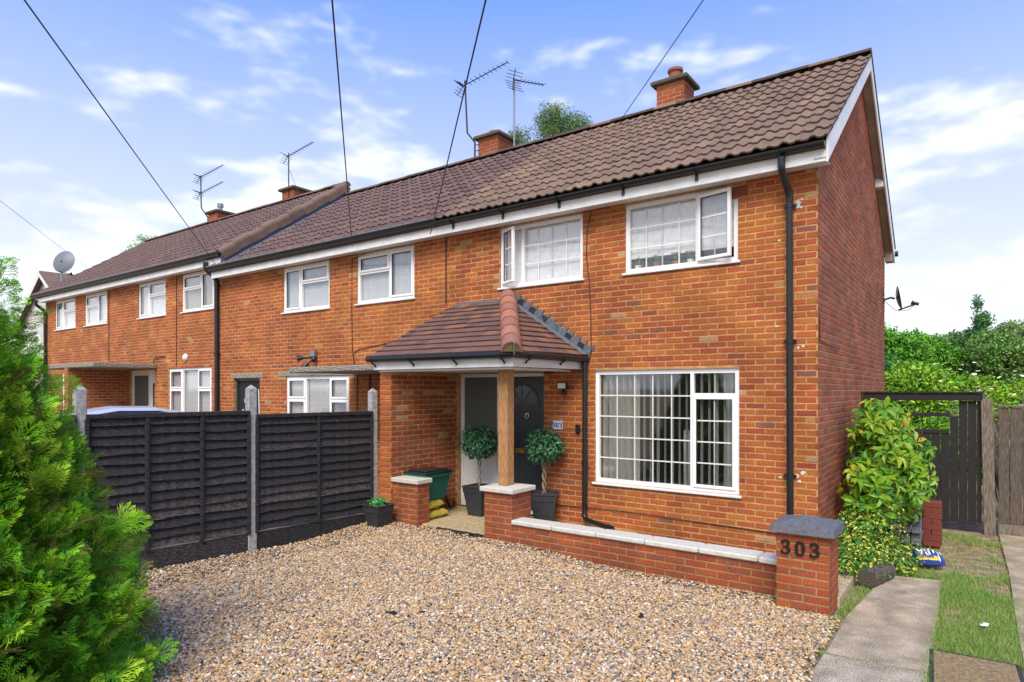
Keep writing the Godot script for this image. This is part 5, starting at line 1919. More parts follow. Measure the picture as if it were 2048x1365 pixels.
	for q in [[-0.080, -0.060, -0.077, 0.060], [0.077, -0.060, 0.080, 0.060], [-0.077, 0.057, 0.077, 0.060], [-0.077, -0.060, 0.077, -0.057]]:
		var e := MB.new()
		e.box(Vector3(q[0], q[1], 0.0115), Vector3(q[2], q[3], 0.0145))
		part(pl, "border", e, M.enamel_blue)
	part(pl, "digits", digit("303", 0.072, 0.006), M.enamel_blue, Transform3D(Basis(), Vector3(0, 0.0, 0.014)))
	var bell := MB.new()
	bell.bbox(Vector3(-0.035, -0.06, 0), Vector3(0.035, 0.06, 0.045), 0.012)
	top("doorbell", bell, M.black_plastic, "black doorbell box beside the porch downpipe", "doorbell", "", Transform3D(Basis(), Vector3(-3.10, 1.33, 0.008)))
	var fl := thing("floodlight", "small black and white sensor floodlight above the house number plaque", "light", Vector3(-3.32, 1.93, 0.008))
	var f1 := MB.new()
	f1.bbox(Vector3(-0.075, -0.045, 0.05), Vector3(0.075, 0.055, 0.10), 0.008)
	part(fl, "body", f1, M.black_plastic)
	var fb := MB.new()
	fb.tube([Vector3(0, -0.02, 0), Vector3(0, -0.06, 0.06), Vector3(0, -0.03, 0.07)], 0.014, 6)
	part(fl, "bracket", fb, M.black_plastic)
	var f2 := MB.new()
	f2.box(Vector3(-0.062, -0.032, 0.10), Vector3(0.062, 0.042, 0.103))
	part(fl, "lens", f2, M.plastic_white)
	var f3 := MB.new()
	f3.t = Transform3D(Basis(), Vector3(0.02, -0.13, 0.07))
	f3.lathe([Vector2(0.0, 0), Vector2(0.03, 0.01), Vector2(0.033, 0.04), Vector2(0.02, 0.07)], 10)
	f3.tube([Vector3(0, 0.05, 0), Vector3(0.0, 0.10, -0.02)], 0.012, 6)
	part(fl, "sensor", f3, M.black_plastic)
	var sc := thing("security_light", "black twin security light on the wall above the old concrete slab", "light", Vector3(-9.02, 2.50, 0.008))
	var s1 := MB.new()
	s1.bbox(Vector3(-0.07, 0.02, 0), Vector3(0.07, 0.14, 0.09), 0.01)
	part(sc, "mount", s1, M.metal_grey)
	for q in [[-0.30, 0.0, 0.14], [-0.06, -0.16, 0.16]]:
		var s2 := MB.new()
		s2.tube([Vector3(0, 0.02, 0.05), Vector3(q[0] * 0.5, q[1] * 0.4, 0.1), Vector3(q[0] * 0.75, q[1] * 0.75, q[2])], 0.018, 6)
		s2.tube([Vector3(q[0] * 0.6, q[1] * 0.6, q[2] - 0.02), Vector3(q[0] * 0.85, q[1] * 0.85, q[2] + 0.02), Vector3(q[0], q[1] - 0.02, q[2] + 0.06)], [0.02, 0.05, 0.06], 10)
		part(sc, "spot_head", s2, M.black_plastic)
	part(sc, "sensor", stone_mesh(2), M.black_plastic, Transform3D(Basis.from_scale(Vector3(0.05, 0.06, 0.05)), Vector3(0.06, -0.03, 0.08)))
	var hose := MB.new()
	hose.tube([Vector3(-5.36, 0.10, 0.10), Vector3(-5.33, 0.02, 0.12), Vector3(-5.34, -0.0, 0.2), Vector3(-5.37, 0.20, 0.28), Vector3(-5.375, 0.235, 0.42), Vector3(-5.37, 0.19, 0.60), Vector3(-5.35, 0.10, 0.8), Vector3(-5.30, 0.03, 0.95), Vector3(-5.2, -0.0, 1.05)], 0.018, 8)
	top("hose", hose, M.rubber, "black hose looping along the foot of the porch side wall", "hose")

func pillow_at(u: float, v: float, w: float, d: float, h: float) -> Vector3:
	var e := (1.0 - pow(absf(u), 4.0)) * (1.0 - pow(absf(v), 4.0))
	return Vector3(u * w / 2 * (1.0 - 0.06 * v * v), h * 0.5 * sqrt(maxf(e, 0.0)) + 0.006 * sin(u * 9.0) * sin(v * 7.0) * e, v * d / 2 * (1.0 - 0.06 * u * u))

func pillow(w: float, d: float, h: float, sd: int) -> MB:
	var b := MB.new()
	var n := 12
	var f := func(i: int, j: int, s: float) -> Vector3:
		var p := pillow_at(i * 2.0 / n - 1.0, j * 2.0 / n - 1.0, w, d, h)
		return Vector3(p.x, p.y * s + 0.006 * sin(p.x * 31.0 + sd) * sin(p.z * 27.0), p.z)
	for i in n:
		for j in n:
			b.quad(f.call(i, j + 1, 1.0), f.call(i + 1, j + 1, 1.0), f.call(i + 1, j, 1.0), f.call(i, j, 1.0))
			b.quad(f.call(i, j, -0.7), f.call(i + 1, j, -0.7), f.call(i + 1, j + 1, -0.7), f.call(i, j + 1, -0.7))
	return b

func strip(b: MB, f: Callable, u0: float, u1: float, v0: float, v1: float, e: float) -> void:
	for i in 12:
		for j in 8:
			var a := lerpf(u0, u1, i / 12.0)
			var c := lerpf(u0, u1, (i + 1) / 12.0)
			var p := lerpf(v0, v1, j / 8.0)
			var q := lerpf(v0, v1, (j + 1) / 8.0)
			b.quad(f.call(a, q, e), f.call(c, q, e), f.call(c, p, e), f.call(a, p, e))

# ---------------------------------------------------------------- aerials, dishes, cables
func yagi(t: Node3D, at: Vector3, dir: Vector3, len: float, n: int, el: float, reflect := true) -> void:
	var b := MB.new()
	b.tube([at - dir * 0.08, at + dir * len], 0.011, 6)
	part(t, "boom", b, M.cable)
	var s := dir.cross(Vector3.UP).normalized()
	for i in n:
		var p := at + dir * (len * (i + 1.0) / n)
		var m := MB.new()
		m.tube([p - s * el * (1.0 - 0.4 * i / n), p + s * el * (1.0 - 0.4 * i / n)], 0.006, 5)
		part(t, "element", m, M.cable)
	if reflect:
		for q in [-1.0, 1.0]:
			var m := MB.new()
			for i in 4:
				var o: Vector3 = at - dir * 0.05 - dir * 0.05 * i + Vector3.UP * q * (0.03 + 0.035 * i)
				m.tube([o - s * 0.16, o + s * 0.16], 0.007, 5)
			m.tube([at - dir * 0.03, at - dir * 0.22 + Vector3.UP * q * 0.14], 0.008, 5)
			part(t, "reflector", m, M.cable)

func aerials() -> void:
	var dir := Vector3(0.93, 0.0, -0.35).normalized()
	var a := thing("television_aerial", "single television aerial on a straight mast at the chimney between the two lower chimneys' left pair, on its right one", "aerial", Vector3(-14.55, 7.3, -3.22), 0.0, "television aerials on the chimneys")
	a.set_meta("label", "television aerial on a straight stayed mast at the chimney nearest the raised roof edge")
	var m := MB.new()
	m.tube([Vector3(0, 0, 0), Vector3(0, 1.38, 0)], 0.018, 6)
	part(a, "mast", m, M.cable)
	var br := MB.new()
	br.tube([Vector3(0.0, 0.95, 0), Vector3(0.62, -0.1, 0.0)], 0.006, 5)
	part(a, "stay", br, M.cable)
	yagi(a, Vector3(0, 1.30, 0), Vector3(0.96, 0.24, -0.15).normalized(), 0.95, 9, 0.10)
	var b := thing("television_aerial", "two television aerials on one cranked mast at the leftmost chimney", "aerial", Vector3(-19.05, 7.2, -3.25), 0.0, "television aerials on the chimneys")
	var bm := MB.new()
	bm.tube([Vector3(0.05, 0, 0), Vector3(0.05, 0.35, 0), Vector3(-0.36, 0.72, 0), Vector3(-0.40, 1.80, 0)], 0.022, 6)
	part(b, "mast", bm, M.cable)
	yagi(b, Vector3(-0.40, 1.76, 0), Vector3(0.96, 0.20, -0.15).normalized(), 1.1, 9, 0.11)
	yagi(b, Vector3(-0.40, 1.22, 0), Vector3(0.96, 0.20, -0.15).normalized(), 1.1, 9, 0.11)
	var c := thing("television_aerial", "tall television aerial on a bent mast left of the middle chimney", "aerial", Vector3(-7.66, 7.1, -3.22), 0.0, "television aerials on the chimneys")
	var cm := MB.new()
	cm.tube([Vector3(0.02, 0, 0), Vector3(0.02, 0.32, 0), Vector3(-0.20, 0.58, 0), Vector3(-0.27, 1.78, 0)], 0.02, 6)
	for y in [0.12, 0.25]:
		cm.tube([Vector3(0.02, y, 0), Vector3(0.14, y, 0)], 0.01, 5)
	part(c, "mast", cm, M.cable)
	yagi(c, Vector3(-0.27, 1.68, 0), Vector3(0.96, 0.20, -0.10).normalized(), 1.15, 10, 0.13)
	var d := thing("television_aerial", "television aerial with a fan of rods, on the straight mast right of the middle chimney", "aerial", Vector3(-6.72, 7.0, -3.45), 0.0, "television aerials on the chimneys")
	var dm := MB.new()
	dm.tube([Vector3(0, 0, 0), Vector3(0, 1.68, 0)], 0.022, 6)
	part(d, "mast", dm, M.metal_grey)
	yagi(d, Vector3(0.05, 1.62, 0), Vector3(0.35, 0.12, -0.9).normalized(), 0.75, 8, 0.11, false)
	for i in 7:
		var e := MB.new()
		var o := Vector3(-0.06 + 0.03 * absf(i - 3), 1.60 + (i - 3) * 0.065, 0.1)
		e.tube([o - Vector3(0.12, -0.06, 0.0), o + Vector3(0.24, -0.11, -0.07)], 0.007, 5)
		part(d, "element", e, M.cable)
	var rb := MB.new()
	rb.tube([Vector3(0.02, 1.38, 0.08), Vector3(0.05, 1.60, 0.1), Vector3(0.11, 1.82, 0.1)], 0.010, 5)
	part(d, "boom", rb, M.cable)
	# dish on the gable wall
	var g := thing("satellite_dish", "black satellite dish on a wall arm at the back corner of the gable", "satellite dish", Vector3(0.0, 3.60, -6.25))
	dish(g, Vector3(0.20, 0.02, -0.05), Vector3(0.97, 0.16, -0.12).normalized(), 0.23, M.black_plastic, Vector3.ZERO)
	var h := thing("satellite_dish", "large grey satellite dish on a pole beyond the left end of the terrace", "satellite dish", Vector3(-27.5, 5.2, -2.0))
	var pm := MB.new()
	pm.tube([Vector3(0, -5.5, 0), Vector3(0, 1.5, 0)], 0.05, 8)
	part(h, "pole", pm, M.metal_grey)
	dish(h, Vector3(0.05, 1.72, 0.02), Vector3(0.50, 0.22, 0.84).normalized() * -1.0, 0.45, M.dish_grey, Vector3(0, 1.3, 0))

func dish(t: Node3D, c: Vector3, dir: Vector3, r: float, m: Material, foot: Vector3) -> void:
	var b := MB.new()
	var x := dir.cross(Vector3.UP).normalized()
	b.t = Transform3D(Basis(x, dir, x.cross(dir)), c)
	var pr := []
	for i in 7:
		pr.append(Vector2(r * i / 6.0, 0.24 * r * (i / 6.0) * (i / 6.0)))
	b.lathe(pr, 28)
	b.lathe([Vector2(r, 0.24 * r), Vector2(r + 0.008, 0.24 * r + 0.004), Vector2(r, 0.24 * r + 0.01)], 28)
	part(t, "dish", b, m)
	var arm := MB.new()
	var low := c - (x.cross(dir) * r if x.cross(dir).y > 0 else -x.cross(dir) * r)
	var tip := c + dir * r * 1.35 + (low - c) * 0.75
	arm.tube([low, tip], 0.016, 6)
	arm.tube([foot, foot.lerp(c, 0.6) + Vector3(0, 0.03, 0), c - dir * 0.02], 0.022, 6)
	part(t, "arm", arm, M.cable)
	var l := MB.new()
	var back := (c - tip).normalized()
	l.tube([tip - back * 0.04, tip + back * 0.05, tip + back * 0.09], [0.03, 0.03, 0.045], 10)
	part(t, "receiver", l, M.cable)
	var cb := MB.new()
	cb.tube([tip, tip.lerp(low, 0.5) + Vector3(0, -0.07, 0), low.lerp(foot, 0.2) + Vector3(0, -0.04, 0), foot], 0.005, 4)
	part(t, "lead", cb, M.cable)

func overhead_cables() -> void:
	var pole := Vector3(22.1, 6.6, 26.2)
	for q in [[Vector3(-12.16, 4.69, 0.32), "overhead cable crossing the left sky to the roof step corner", 0.10],
			[Vector3(-7.56, 4.44, 0.32), "overhead cable dropping almost straight down to the eaves between the net-curtained windows", 0.06],
			[Vector3(-5.66, 4.38, 0.32), "overhead cable passing the tall bent aerial down to the middle eaves", 0.05],
			[Vector3(-4.9, 6.98, -4.1), "overhead cable passing in front of the right-hand chimney pot", 0.05],
			[Vector3(-37.9, 8.5, -6.8), "overhead cable low at the far left, running behind the roof end", 0.0]]:
		var a: Vector3 = q[0]
		var p := Vector3(22.14, 5.99, 26.21)
		var b := MB.new()
		var pts := []
		for i in 41:
			var s := i / 40.0
			pts.append(a.lerp(p, s) - Vector3(0, q[2] * 4.0 * s * (1.0 - s), 0))
		b.tube(pts, 0.0072, 5)
		top("overhead_cable", b, M.cable, q[1], "cable", "overhead cables")

# ---------------------------------------------------------------- the car behind the fence
func car() -> void:
	var t := thing("parked_car", "silver car parked behind the black fence, only its roof showing", "car", Vector3(-10.9, ground_y(-10.9, 3.45) - 0.21, 3.45), -0.20)
	# length along z, nose towards the house
	var st := [[-2.05, .62, .62, .70], [-1.95, .78, .80, .86], [-1.2, .86, .90, .90], [-0.62, .88, 1.02, .92], [0.0, .88, 1.46, .70], [0.5, .88, 1.54, .66], [1.1, .88, 1.53, .66], [1.65, .86, 1.42, .64], [1.95, .84, 1.0, .74], [2.05, .78, .8, .74]]
	var body := MB.new()
	var glass := MB.new()
	var roof := MB.new()
	var ring := func(s: Array) -> Array:
		var z: float = -s[0]
		var w: float = s[1]
		var h: float = s[2]
		var rw: float = s[3]
		var belt := minf(0.95, h)
		return [Vector3(w * 0.9, 0.22, z), Vector3(w, 0.45, z), Vector3(w, 0.72, z), Vector3(w * 0.97, belt, z), Vector3(lerpf(w * 0.95, rw, 0.55), lerpf(belt, h, 0.55), z), Vector3(rw, maxf(h - 0.05, belt), z), Vector3(rw * 0.8, h, z), Vector3(0, h + 0.02, z)]
	for i in st.size() - 1:
		var a: Array = ring.call(st[i])
		var b: Array = ring.call(st[i + 1])
		for k in 7:
			for sx in [1.0, -1.0]:
				var f := Vector3(sx, 1, 1)
				var trg: MB = body
				if (k == 3 or k == 4) and i >= 3 and i <= 7:
					trg = glass
				if i == 3 and k >= 3 or i == 7 and k >= 3:
					trg = glass
				elif i > 3 and i < 7 and k >= 5:
					trg = roof
				var mid: Vector3 = (a[k] + b[k + 1]) / 2 * f
				trg.quad_o(a[k] * f, a[k + 1] * f, b[k + 1] * f, b[k] * f, Vector3(mid.x, (mid.y - 0.6) * 1.5, 0.0))
	part(t, "body", body, M.car_silver)
	part(t, "roof", roof, M.car_silver)
	part(t, "window_glass", glass, M.car_glass)
	for s in [-1.0, 1.0]:
		for z in [1.25, -1.3]:
			var w := MB.new()
			w.t = Transform3D(Basis(Vector3.BACK, PI / 2 * s), Vector3(s * 0.70, 0.32, z))
			w.lathe([Vector2(0, -0.1), Vector2(0.30, -0.1), Vector2(0.33, -0.06), Vector2(0.33, 0.06), Vector2(0.30, 0.1), Vector2(0.21, 0.1), Vector2(0.20, 0.06), Vector2(0, 0.06)], 18)
			part(t, "wheel", w, M.rubber)
		var lm := MB.new()
		lm.bbox(Vector3(s * 0.62 - 0.14, 0.62, 1.90), Vector3(s * 0.62 + 0.14, 0.76, 2.03), 0.03)
		part(t, "headlight", lm, M.plastic_white)

# ---------------------------------------------------------------- plants
func leaf_mesh(w: float, fold := 0.18, droop := 0.15) -> ArrayMesh:  # unit long along y, face along z
	var b := MB.new()
	var mid := [Vector3(0, 0, 0), Vector3(0, 0.35, 0.02), Vector3(0, 0.7, 0.0), Vector3(0, 1.0, -droop)]
	var wid := [0.06, 1.0, 0.75, 0.0]
	for i in 3:
		for s in [-1.0, 1.0]:
			var a: Vector3 = mid[i]
			var c: Vector3 = mid[i + 1]
			var ae := a + Vector3(s * w * wid[i] * 0.5, 0, wid[i] * w * fold)
			var ce := c + Vector3(s * w * wid[i + 1] * 0.5, 0, wid[i + 1] * w * fold)
			b.quad_o(a, ae, ce, c, Vector3.BACK)
	return b.done()

func spray_mesh(sd: int) -> ArrayMesh:  # a flat feathery conifer spray, unit long along y
	var b := MB.new()
	var r := RandomNumberGenerator.new()
	r.seed = sd
	var dia := func(p: Vector3, d: Vector3, len: float, w: float) -> void:
		var s := d.cross(Vector3.BACK).normalized()
		if s.length() < 0.5:
			s = Vector3.RIGHT
		var z := Vector3(0, 0, r.randf_range(-0.015, 0.015))
		var m := p + d * len * 0.6
		b.quad_o(p, m + s * w + z, p + d * len, m - s * w + z, Vector3.BACK)
	dia.call(Vector3.ZERO, Vector3.UP, 1.0, 0.016)
	for i in 6:
		var q := 0.12 + 0.80 * i / 6.0
		for s in [-1.0, 1.0]:
			var len := (1.0 - q) * r.randf_range(0.5, 0.85) + 0.13
			var an: float = s * r.randf_range(0.45, 0.8)
			var d := Vector3(sin(an), cos(an), r.randf_range(-0.25, 0.25)).normalized()
			var o := Vector3(0, q + r.randf_range(-0.03, 0.03), 0.05 * q)
			dia.call(o, d, len, 0.016)
			for k in [0.38, 0.66]:
				for s2 in [-1.0, 1.0]:
					var d2: Vector3 = d.rotated(Vector3.BACK, s2 * r.randf_range(0.35, 0.6))
					d2.z += r.randf_range(-0.25, 0.25)
					dia.call(o + d * len * k, d2.normalized(), len * (1.0 - k) * 0.8 + 0.03, 0.015)
	return b.done()

func cluster_mesh(sd: int, n: int, leaf: float, w: float) -> ArrayMesh:  # a twig end with several leaves, about one unit across
	var b := MB.new()
	var r := RandomNumberGenerator.new()
	r.seed = sd
	for i in n:
		var d := Vector3(r.randf_range(-1, 1), r.randf_range(-0.7, 1), r.randf_range(-1, 1)).normalized()
		var p := Vector3(r.randf_range(-0.45, 0.45), r.randf_range(-0.4, 0.4), r.randf_range(-0.45, 0.45))
		var s := d.cross(Vector3(r.randf_range(-1, 1), r.randf_range(0.2, 1), r.randf_range(-1, 1))).normalized()
		var l := leaf * r.randf_range(0.7, 1.2)
		var m := p + d * l * 0.45
		var up := s.cross(d) * l * 0.08
		b.tri(p, m + s * w * l + up, p + d * l)
		b.tri(p, p + d * l, m - s * w * l + up)
	return b.done()

func crown(parent: Node3D, called: String, mesh: Mesh, m: Material, clumps: Array, n: int, size: Vector2, pal: Array, shell := 0.45, up_bias := 0.5) -> void:
	# clumps: [centre, radii]
	var total := 0.0
	for c in clumps:
		total += c[1].x * c[1].y + c[1].y * c[1].z + c[1].x * c[1].z
	var list := []
	var cols := []
	for c in clumps:
		var share: float = (c[1].x * c[1].y + c[1].y * c[1].z + c[1].x * c[1].z) / total
		var tone := rnd(0.85, 1.15)
		for i in int(n * share):
			var d := Vector3(rng.randfn(), rng.randfn(), rng.randfn()).normalized()
			var rad := pow(rng.randf(), shell)
			var lump := 1.0 + 0.18 * sin(d.x * 7.0 + c[0].x * 3.0) * sin(d.y * 6.0 + 1.0) + 0.12 * sin(d.z * 11.0 + c[0].z)
			var p: Vector3 = c[0] + d * rad * lump * c[1]
			var nrm := (d + Vector3.UP * up_bias + Vector3(rng.randfn(), rng.randfn(), rng.randfn()) * 0.5).normalized()
			var along := nrm.cross(Vector3(rng.randfn(), rng.randfn(), rng.randfn())).normalized()
			var f := frame(p, along.cross(nrm), along)
			var s := rnd(size.x, size.y)
			list.append(Transform3D(f.basis * Basis.from_scale(Vector3(s, s, s)), p))
			var col: Color = pal[rng.randi() % pal.size()]
			var l := tone * rnd(0.75, 1.25)
			cols.append(Color(col.r * l, col.g * l, col.b * l))
	copies(parent, called, mesh, m, list, cols)

func trunk(parent: Node3D, pts: Array, r0: float, r1: float, m: Material, called := "trunk") -> void:
	var b := MB.new()
	var rad := []
	for i in pts.size():
		rad.append(lerpf(r0, r1, float(i) / (pts.size() - 1)))
	b.tube(pts, rad, 8)
	part(parent, called, b, m)

func conifer() -> void:
	var t := thing("conifer", "tall bright green feathery conifer filling the left foreground", "conifer", Vector3(-3.80, GY, 6.72))
	trunk(t, [Vector3.ZERO, Vector3(0.02, 1.0, 0), Vector3(-0.02, 2.0, 0.02), Vector3(0.05, 2.9, 0)], 0.07, 0.01, M.bark)
	var prof := [[0.0, 1.0], [0.3, 0.98], [0.75, 0.93], [1.05, 0.84], [1.5, 0.62], [1.8, 0.47], [2.15, 0.40], [2.45, 0.40], [2.75, 0.30], [3.1, 0.10]]
	var rad := func(h: float) -> float:
		for i in prof.size() - 1:
			if h <= prof[i + 1][0]:
				return lerpf(prof[i][1], prof[i + 1][1], (h - prof[i][0]) / (prof[i + 1][0] - prof[i][0]))
		return 0.02
	var pal := [Color(.15, .40, .018), Color(.21, .48, .02), Color(.09, .29, .02), Color(.28, .56, .024), Color(.06, .21, .02), Color(.17, .43, .018), Color(.40, .62, .04), Color(.16, .42, .02), Color(.17, .17, .04)]
	var bough := MB.new()
	for k in 3:
		var list := []
		var cols := []
		# boughs carry groups of sprays, so that the crown has lobes and gaps
		for i in 230:
			var h := 2.95 * (1.0 - pow(rng.randf(), 0.72))
			if h > 2.0 and rng.randf() < 0.45:
				continue
			var a := rnd(0, TAU)
			var r: float = rad.call(h)
			var out := Vector3(cos(a), 0, sin(a))
			var rr := r * rnd(0.78, 1.08)
			var tip := out * rr + Vector3(0, h, 0)
			var dir := (out + Vector3.UP * rnd(0.15, 0.8)).normalized()
			var tone := rnd(0.5, 1.45)
			var n := 14 if h < 2.2 else 8
			bough.tube([out * rr * 0.15 + Vector3(0, h - rr * 0.35, 0), tip - dir * 0.12], [0.008, 0.003], 4, false)
			for j in n:
				var q := rnd(0.0, 1.0)
				var p := tip - dir * q * 0.26 + Vector3(rng.randfn(), rng.randfn(), rng.randfn()) * 0.045
				var d := (dir + Vector3(rng.randfn(), rng.randfn() * 0.8, rng.randfn()) * 0.33).normalized()
				var nn := (Vector3.UP * 0.7 + out * 0.5 + Vector3(rng.randfn(), rng.randfn(), rng.randfn()) * 0.6).normalized()
				var f := frame(p, d.cross(nn), d)
				var s := rnd(0.13, 0.24) * (1.0 if h < 2.1 else 0.75)
				list.append(Transform3D(f.basis * Basis.from_scale(Vector3(s, s, s)), p))
				var c: Color = pal[rng.randi() % pal.size()]
				var l := tone * rnd(0.8, 1.2)
				cols.append(Color(c.r * l, c.g * l, c.b * l))
		for i in 150:  # inside
			var h := rnd(0.0, 2.4)
			var a := rnd(0, TAU)
			var r: float = rad.call(h) * rnd(0.2, 0.75)
			var p := Vector3(cos(a) * r, h, sin(a) * r)
			var d := Vector3(cos(a), rnd(0.1, 0.9), sin(a)).normalized()
			var f := frame(p, d.cross(Vector3(rng.randfn(), 1, rng.randfn()).normalized()), d)
			list.append(Transform3D(f.basis * Basis.from_scale(Vector3.ONE * 0.26), p))
			var c: Color = pal[rng.randi() % 5]
			cols.append(c)
		copies(t, "foliage", spray_mesh(50 + k), M.conifer_c, list, cols)
	part(t, "branches", bough, M.bark).set_meta("kind", "stuff")

func leaf_mats() -> Array:
	var blot := noise_tex("blot", 61, 0.045, 3, 0.58, 1.0, 0.0, 256, 3.0)
	var a := []
	for c in [Color(.28, .55, .02), Color(.45, .62, .025), Color(.15, .42, .02), Color(.72, .64, .025), Color(.07, .26, .028), Color(.50, .60, .07)]:
		var m := mat("variegated_leaf_%d" % a.size(), c, 0.48, blot, Vector3.ONE * 14.0)
		m.backlight_enabled = true
		m.backlight = Color(.5, .6, .25)
		a.append(m)
	return a

func shrubs() -> void:
	# big variegated laurel by the gable
	var t := thing("variegated_shrub", "big glossy green and yellow spotted shrub against the gable wall beside the gate", "shrub", Vector3(0.45, GY, -1.7))
	var lm := leaf_mats()
	var meshes := [leaf_mesh(0.40, 0.38, 0.2), leaf_mesh(0.34, 0.45, 0.38), leaf_mesh(0.46, 0.25, 0.28)]
	for i in 12:
		var a := rnd(0, TAU)
		trunk(t, [Vector3(rnd(-0.15, 0.2), 0, rnd(-0.3, 0.3)), Vector3(cos(a) * 0.25 + 0.05, 0.7, sin(a) * 0.45), Vector3(cos(a) * 0.4 + 0.05, 1.5, sin(a) * 0.75)], 0.018, 0.006, M.bark, "stem")
	var list := []
	# whorls of leaves at shoot ends
	var shoots := 0
	while shoots < 460:
		var d := Vector3(rng.randfn(), rng.randfn(), rng.randfn()).normalized()
		var rad := pow(rng.randf(), 0.28)
		var lobe: Array = [[Vector3(-0.04, 1.52, 0.15), Vector3(0.30, 0.38, 0.50)], [Vector3(0.06, 1.15, 0.55), Vector3(0.34, 0.50, 0.42)], [Vector3(0.16, 1.02, -0.35), Vector3(0.36, 0.62, 0.50)], [Vector3(-0.08, 0.80, 0.70), Vector3(0.30, 0.45, 0.40)], [Vector3(0.02, 1.36, -0.40), Vector3(0.28, 0.40, 0.42)], [Vector3(0.2, 0.85, 0.15), Vector3(0.34, 0.42, 0.42)]][rng.randi() % 6]
		var p: Vector3 = lobe[0] + d * rad * lobe[1]
		if p.x < -0.43 or p.x > 0.15 and p.y < 0.62 and p.z < 0.1:
			continue
		shoots += 1
		var out := (d * Vector3(1, 0.6, 1) + Vector3(0.15, 0.45, 0.35)).normalized()
		var n := rng.randi_range(5, 7)
		var spin := rnd(0, TAU)
		var yellow := rng.randf() < 0.26
		for k in n:
			var an := spin + TAU * k / n
			var s := out.cross(Vector3(0.3, 0.1, 1).normalized()).normalized()
			var u := out.cross(s)
			var side := (s * cos(an) + u * sin(an))
			var dir := (side * 0.9 + out * rnd(0.05, 0.6) + Vector3.DOWN * rnd(0.05, 0.45)).normalized()
			var ot := (out + Vector3(rng.randfn(), rng.randfn(), rng.randfn()) * 0.25).normalized()
			var nrm := (ot - dir * ot.dot(dir)).normalized()
			var f := frame(p + dir * 0.015, dir.cross(nrm), dir)
			var len := rnd(0.09, 0.175)
			f.basis = f.basis * Basis.from_scale(Vector3.ONE * len)
			var c: int = [1, 3, 0, 5][rng.randi() % 4] if yellow else [0, 2, 2, 0, 4, 1, 0][rng.randi() % 7]
			list.append([f, c, (t.position + p).distance_to(eye) - rad * 0.6])
	list.sort_custom(func(a, b): return a[2] < b[2])
	var rest := []
	for k in 6:
		rest.append([])
	for i in list.size():
		if i < 300:
			part(t, "leaf", meshes[i % 3], lm[list[i][1]], list[i][0])
		else:
			rest[list[i][1]].append(list[i][0])
	for k in 6:
		if rest[k].size():
			copies(t, "leaves", meshes[k % 3], lm[k], rest[k])
	# low variegated spindle in front of it
	var e := thing("ground_cover_shrub", "low sprawling shrub of small yellow-edged leaves between the number pillar and the log", "shrub", Vector3(0.4, GY, -0.6))
	var small := leaf_mesh(0.55, 0.15, 0.1)
	var pal := [Color(.06, .19, .02), Color(.10, .27, .025), Color(.45, .46, .05), Color(.04, .14, .02), Color(.55, .52, .09), Color(.16, .34, .03), Color(.03, .11, .02)]
	crown(e, "leaves", small, M.leaf_c, [[Vector3(-0.10, 0.30, 0.15), Vector3(0.30, 0.36, 0.62)], [Vector3(0.10, 0.20, 0.45), Vector3(0.26, 0.25, 0.50)], [Vector3(0.02, 0.40, -0.40), Vector3(0.36, 0.40, 0.50)], [Vector3(0.32, 0.14, -0.10), Vector3(0.26, 0.17, 0.45)], [Vector3(0.36, 0.07, 0.12), Vector3(0.20, 0.09, 0.35)], [Vector3(-0.1, 0.2, 0.95), Vector3(0.18, 0.22, 0.30)]], 6500, Vector2(0.026, 0.048), pal, 0.35, 0.9)
	var st := MB.new()
	for i in 26:
		var a := Vector3(rnd(-0.25, 0.3), 0.0, rnd(-0.6, 0.8))
		st.tube([a, a + Vector3(rnd(-0.1, 0.1), 0.18, rnd(-0.1, 0.1)), a + Vector3(rnd(-0.2, 0.2), rnd(0.25, 0.45), rnd(-0.2, 0.2))], [0.006, 0.004, 0.002], 5, false)
	part(e, "stems", st, M.bark).set_meta("kind", "stuff")
	# leaves in the small planter
	var sp := get_node("small_planter") as Node3D
	crown(sp, "leaves", small, M.leaf_c, [[Vector3(0, 0.33, 0), Vector3(0.13, 0.07, 0.13)]], 420, Vector2(0.025, 0.05), [Color(.05, .30, .10), Color(.09, .36, .10), Color(.04, .22, .07), Color(.16, .40, .06)], 0.5, 1.2)

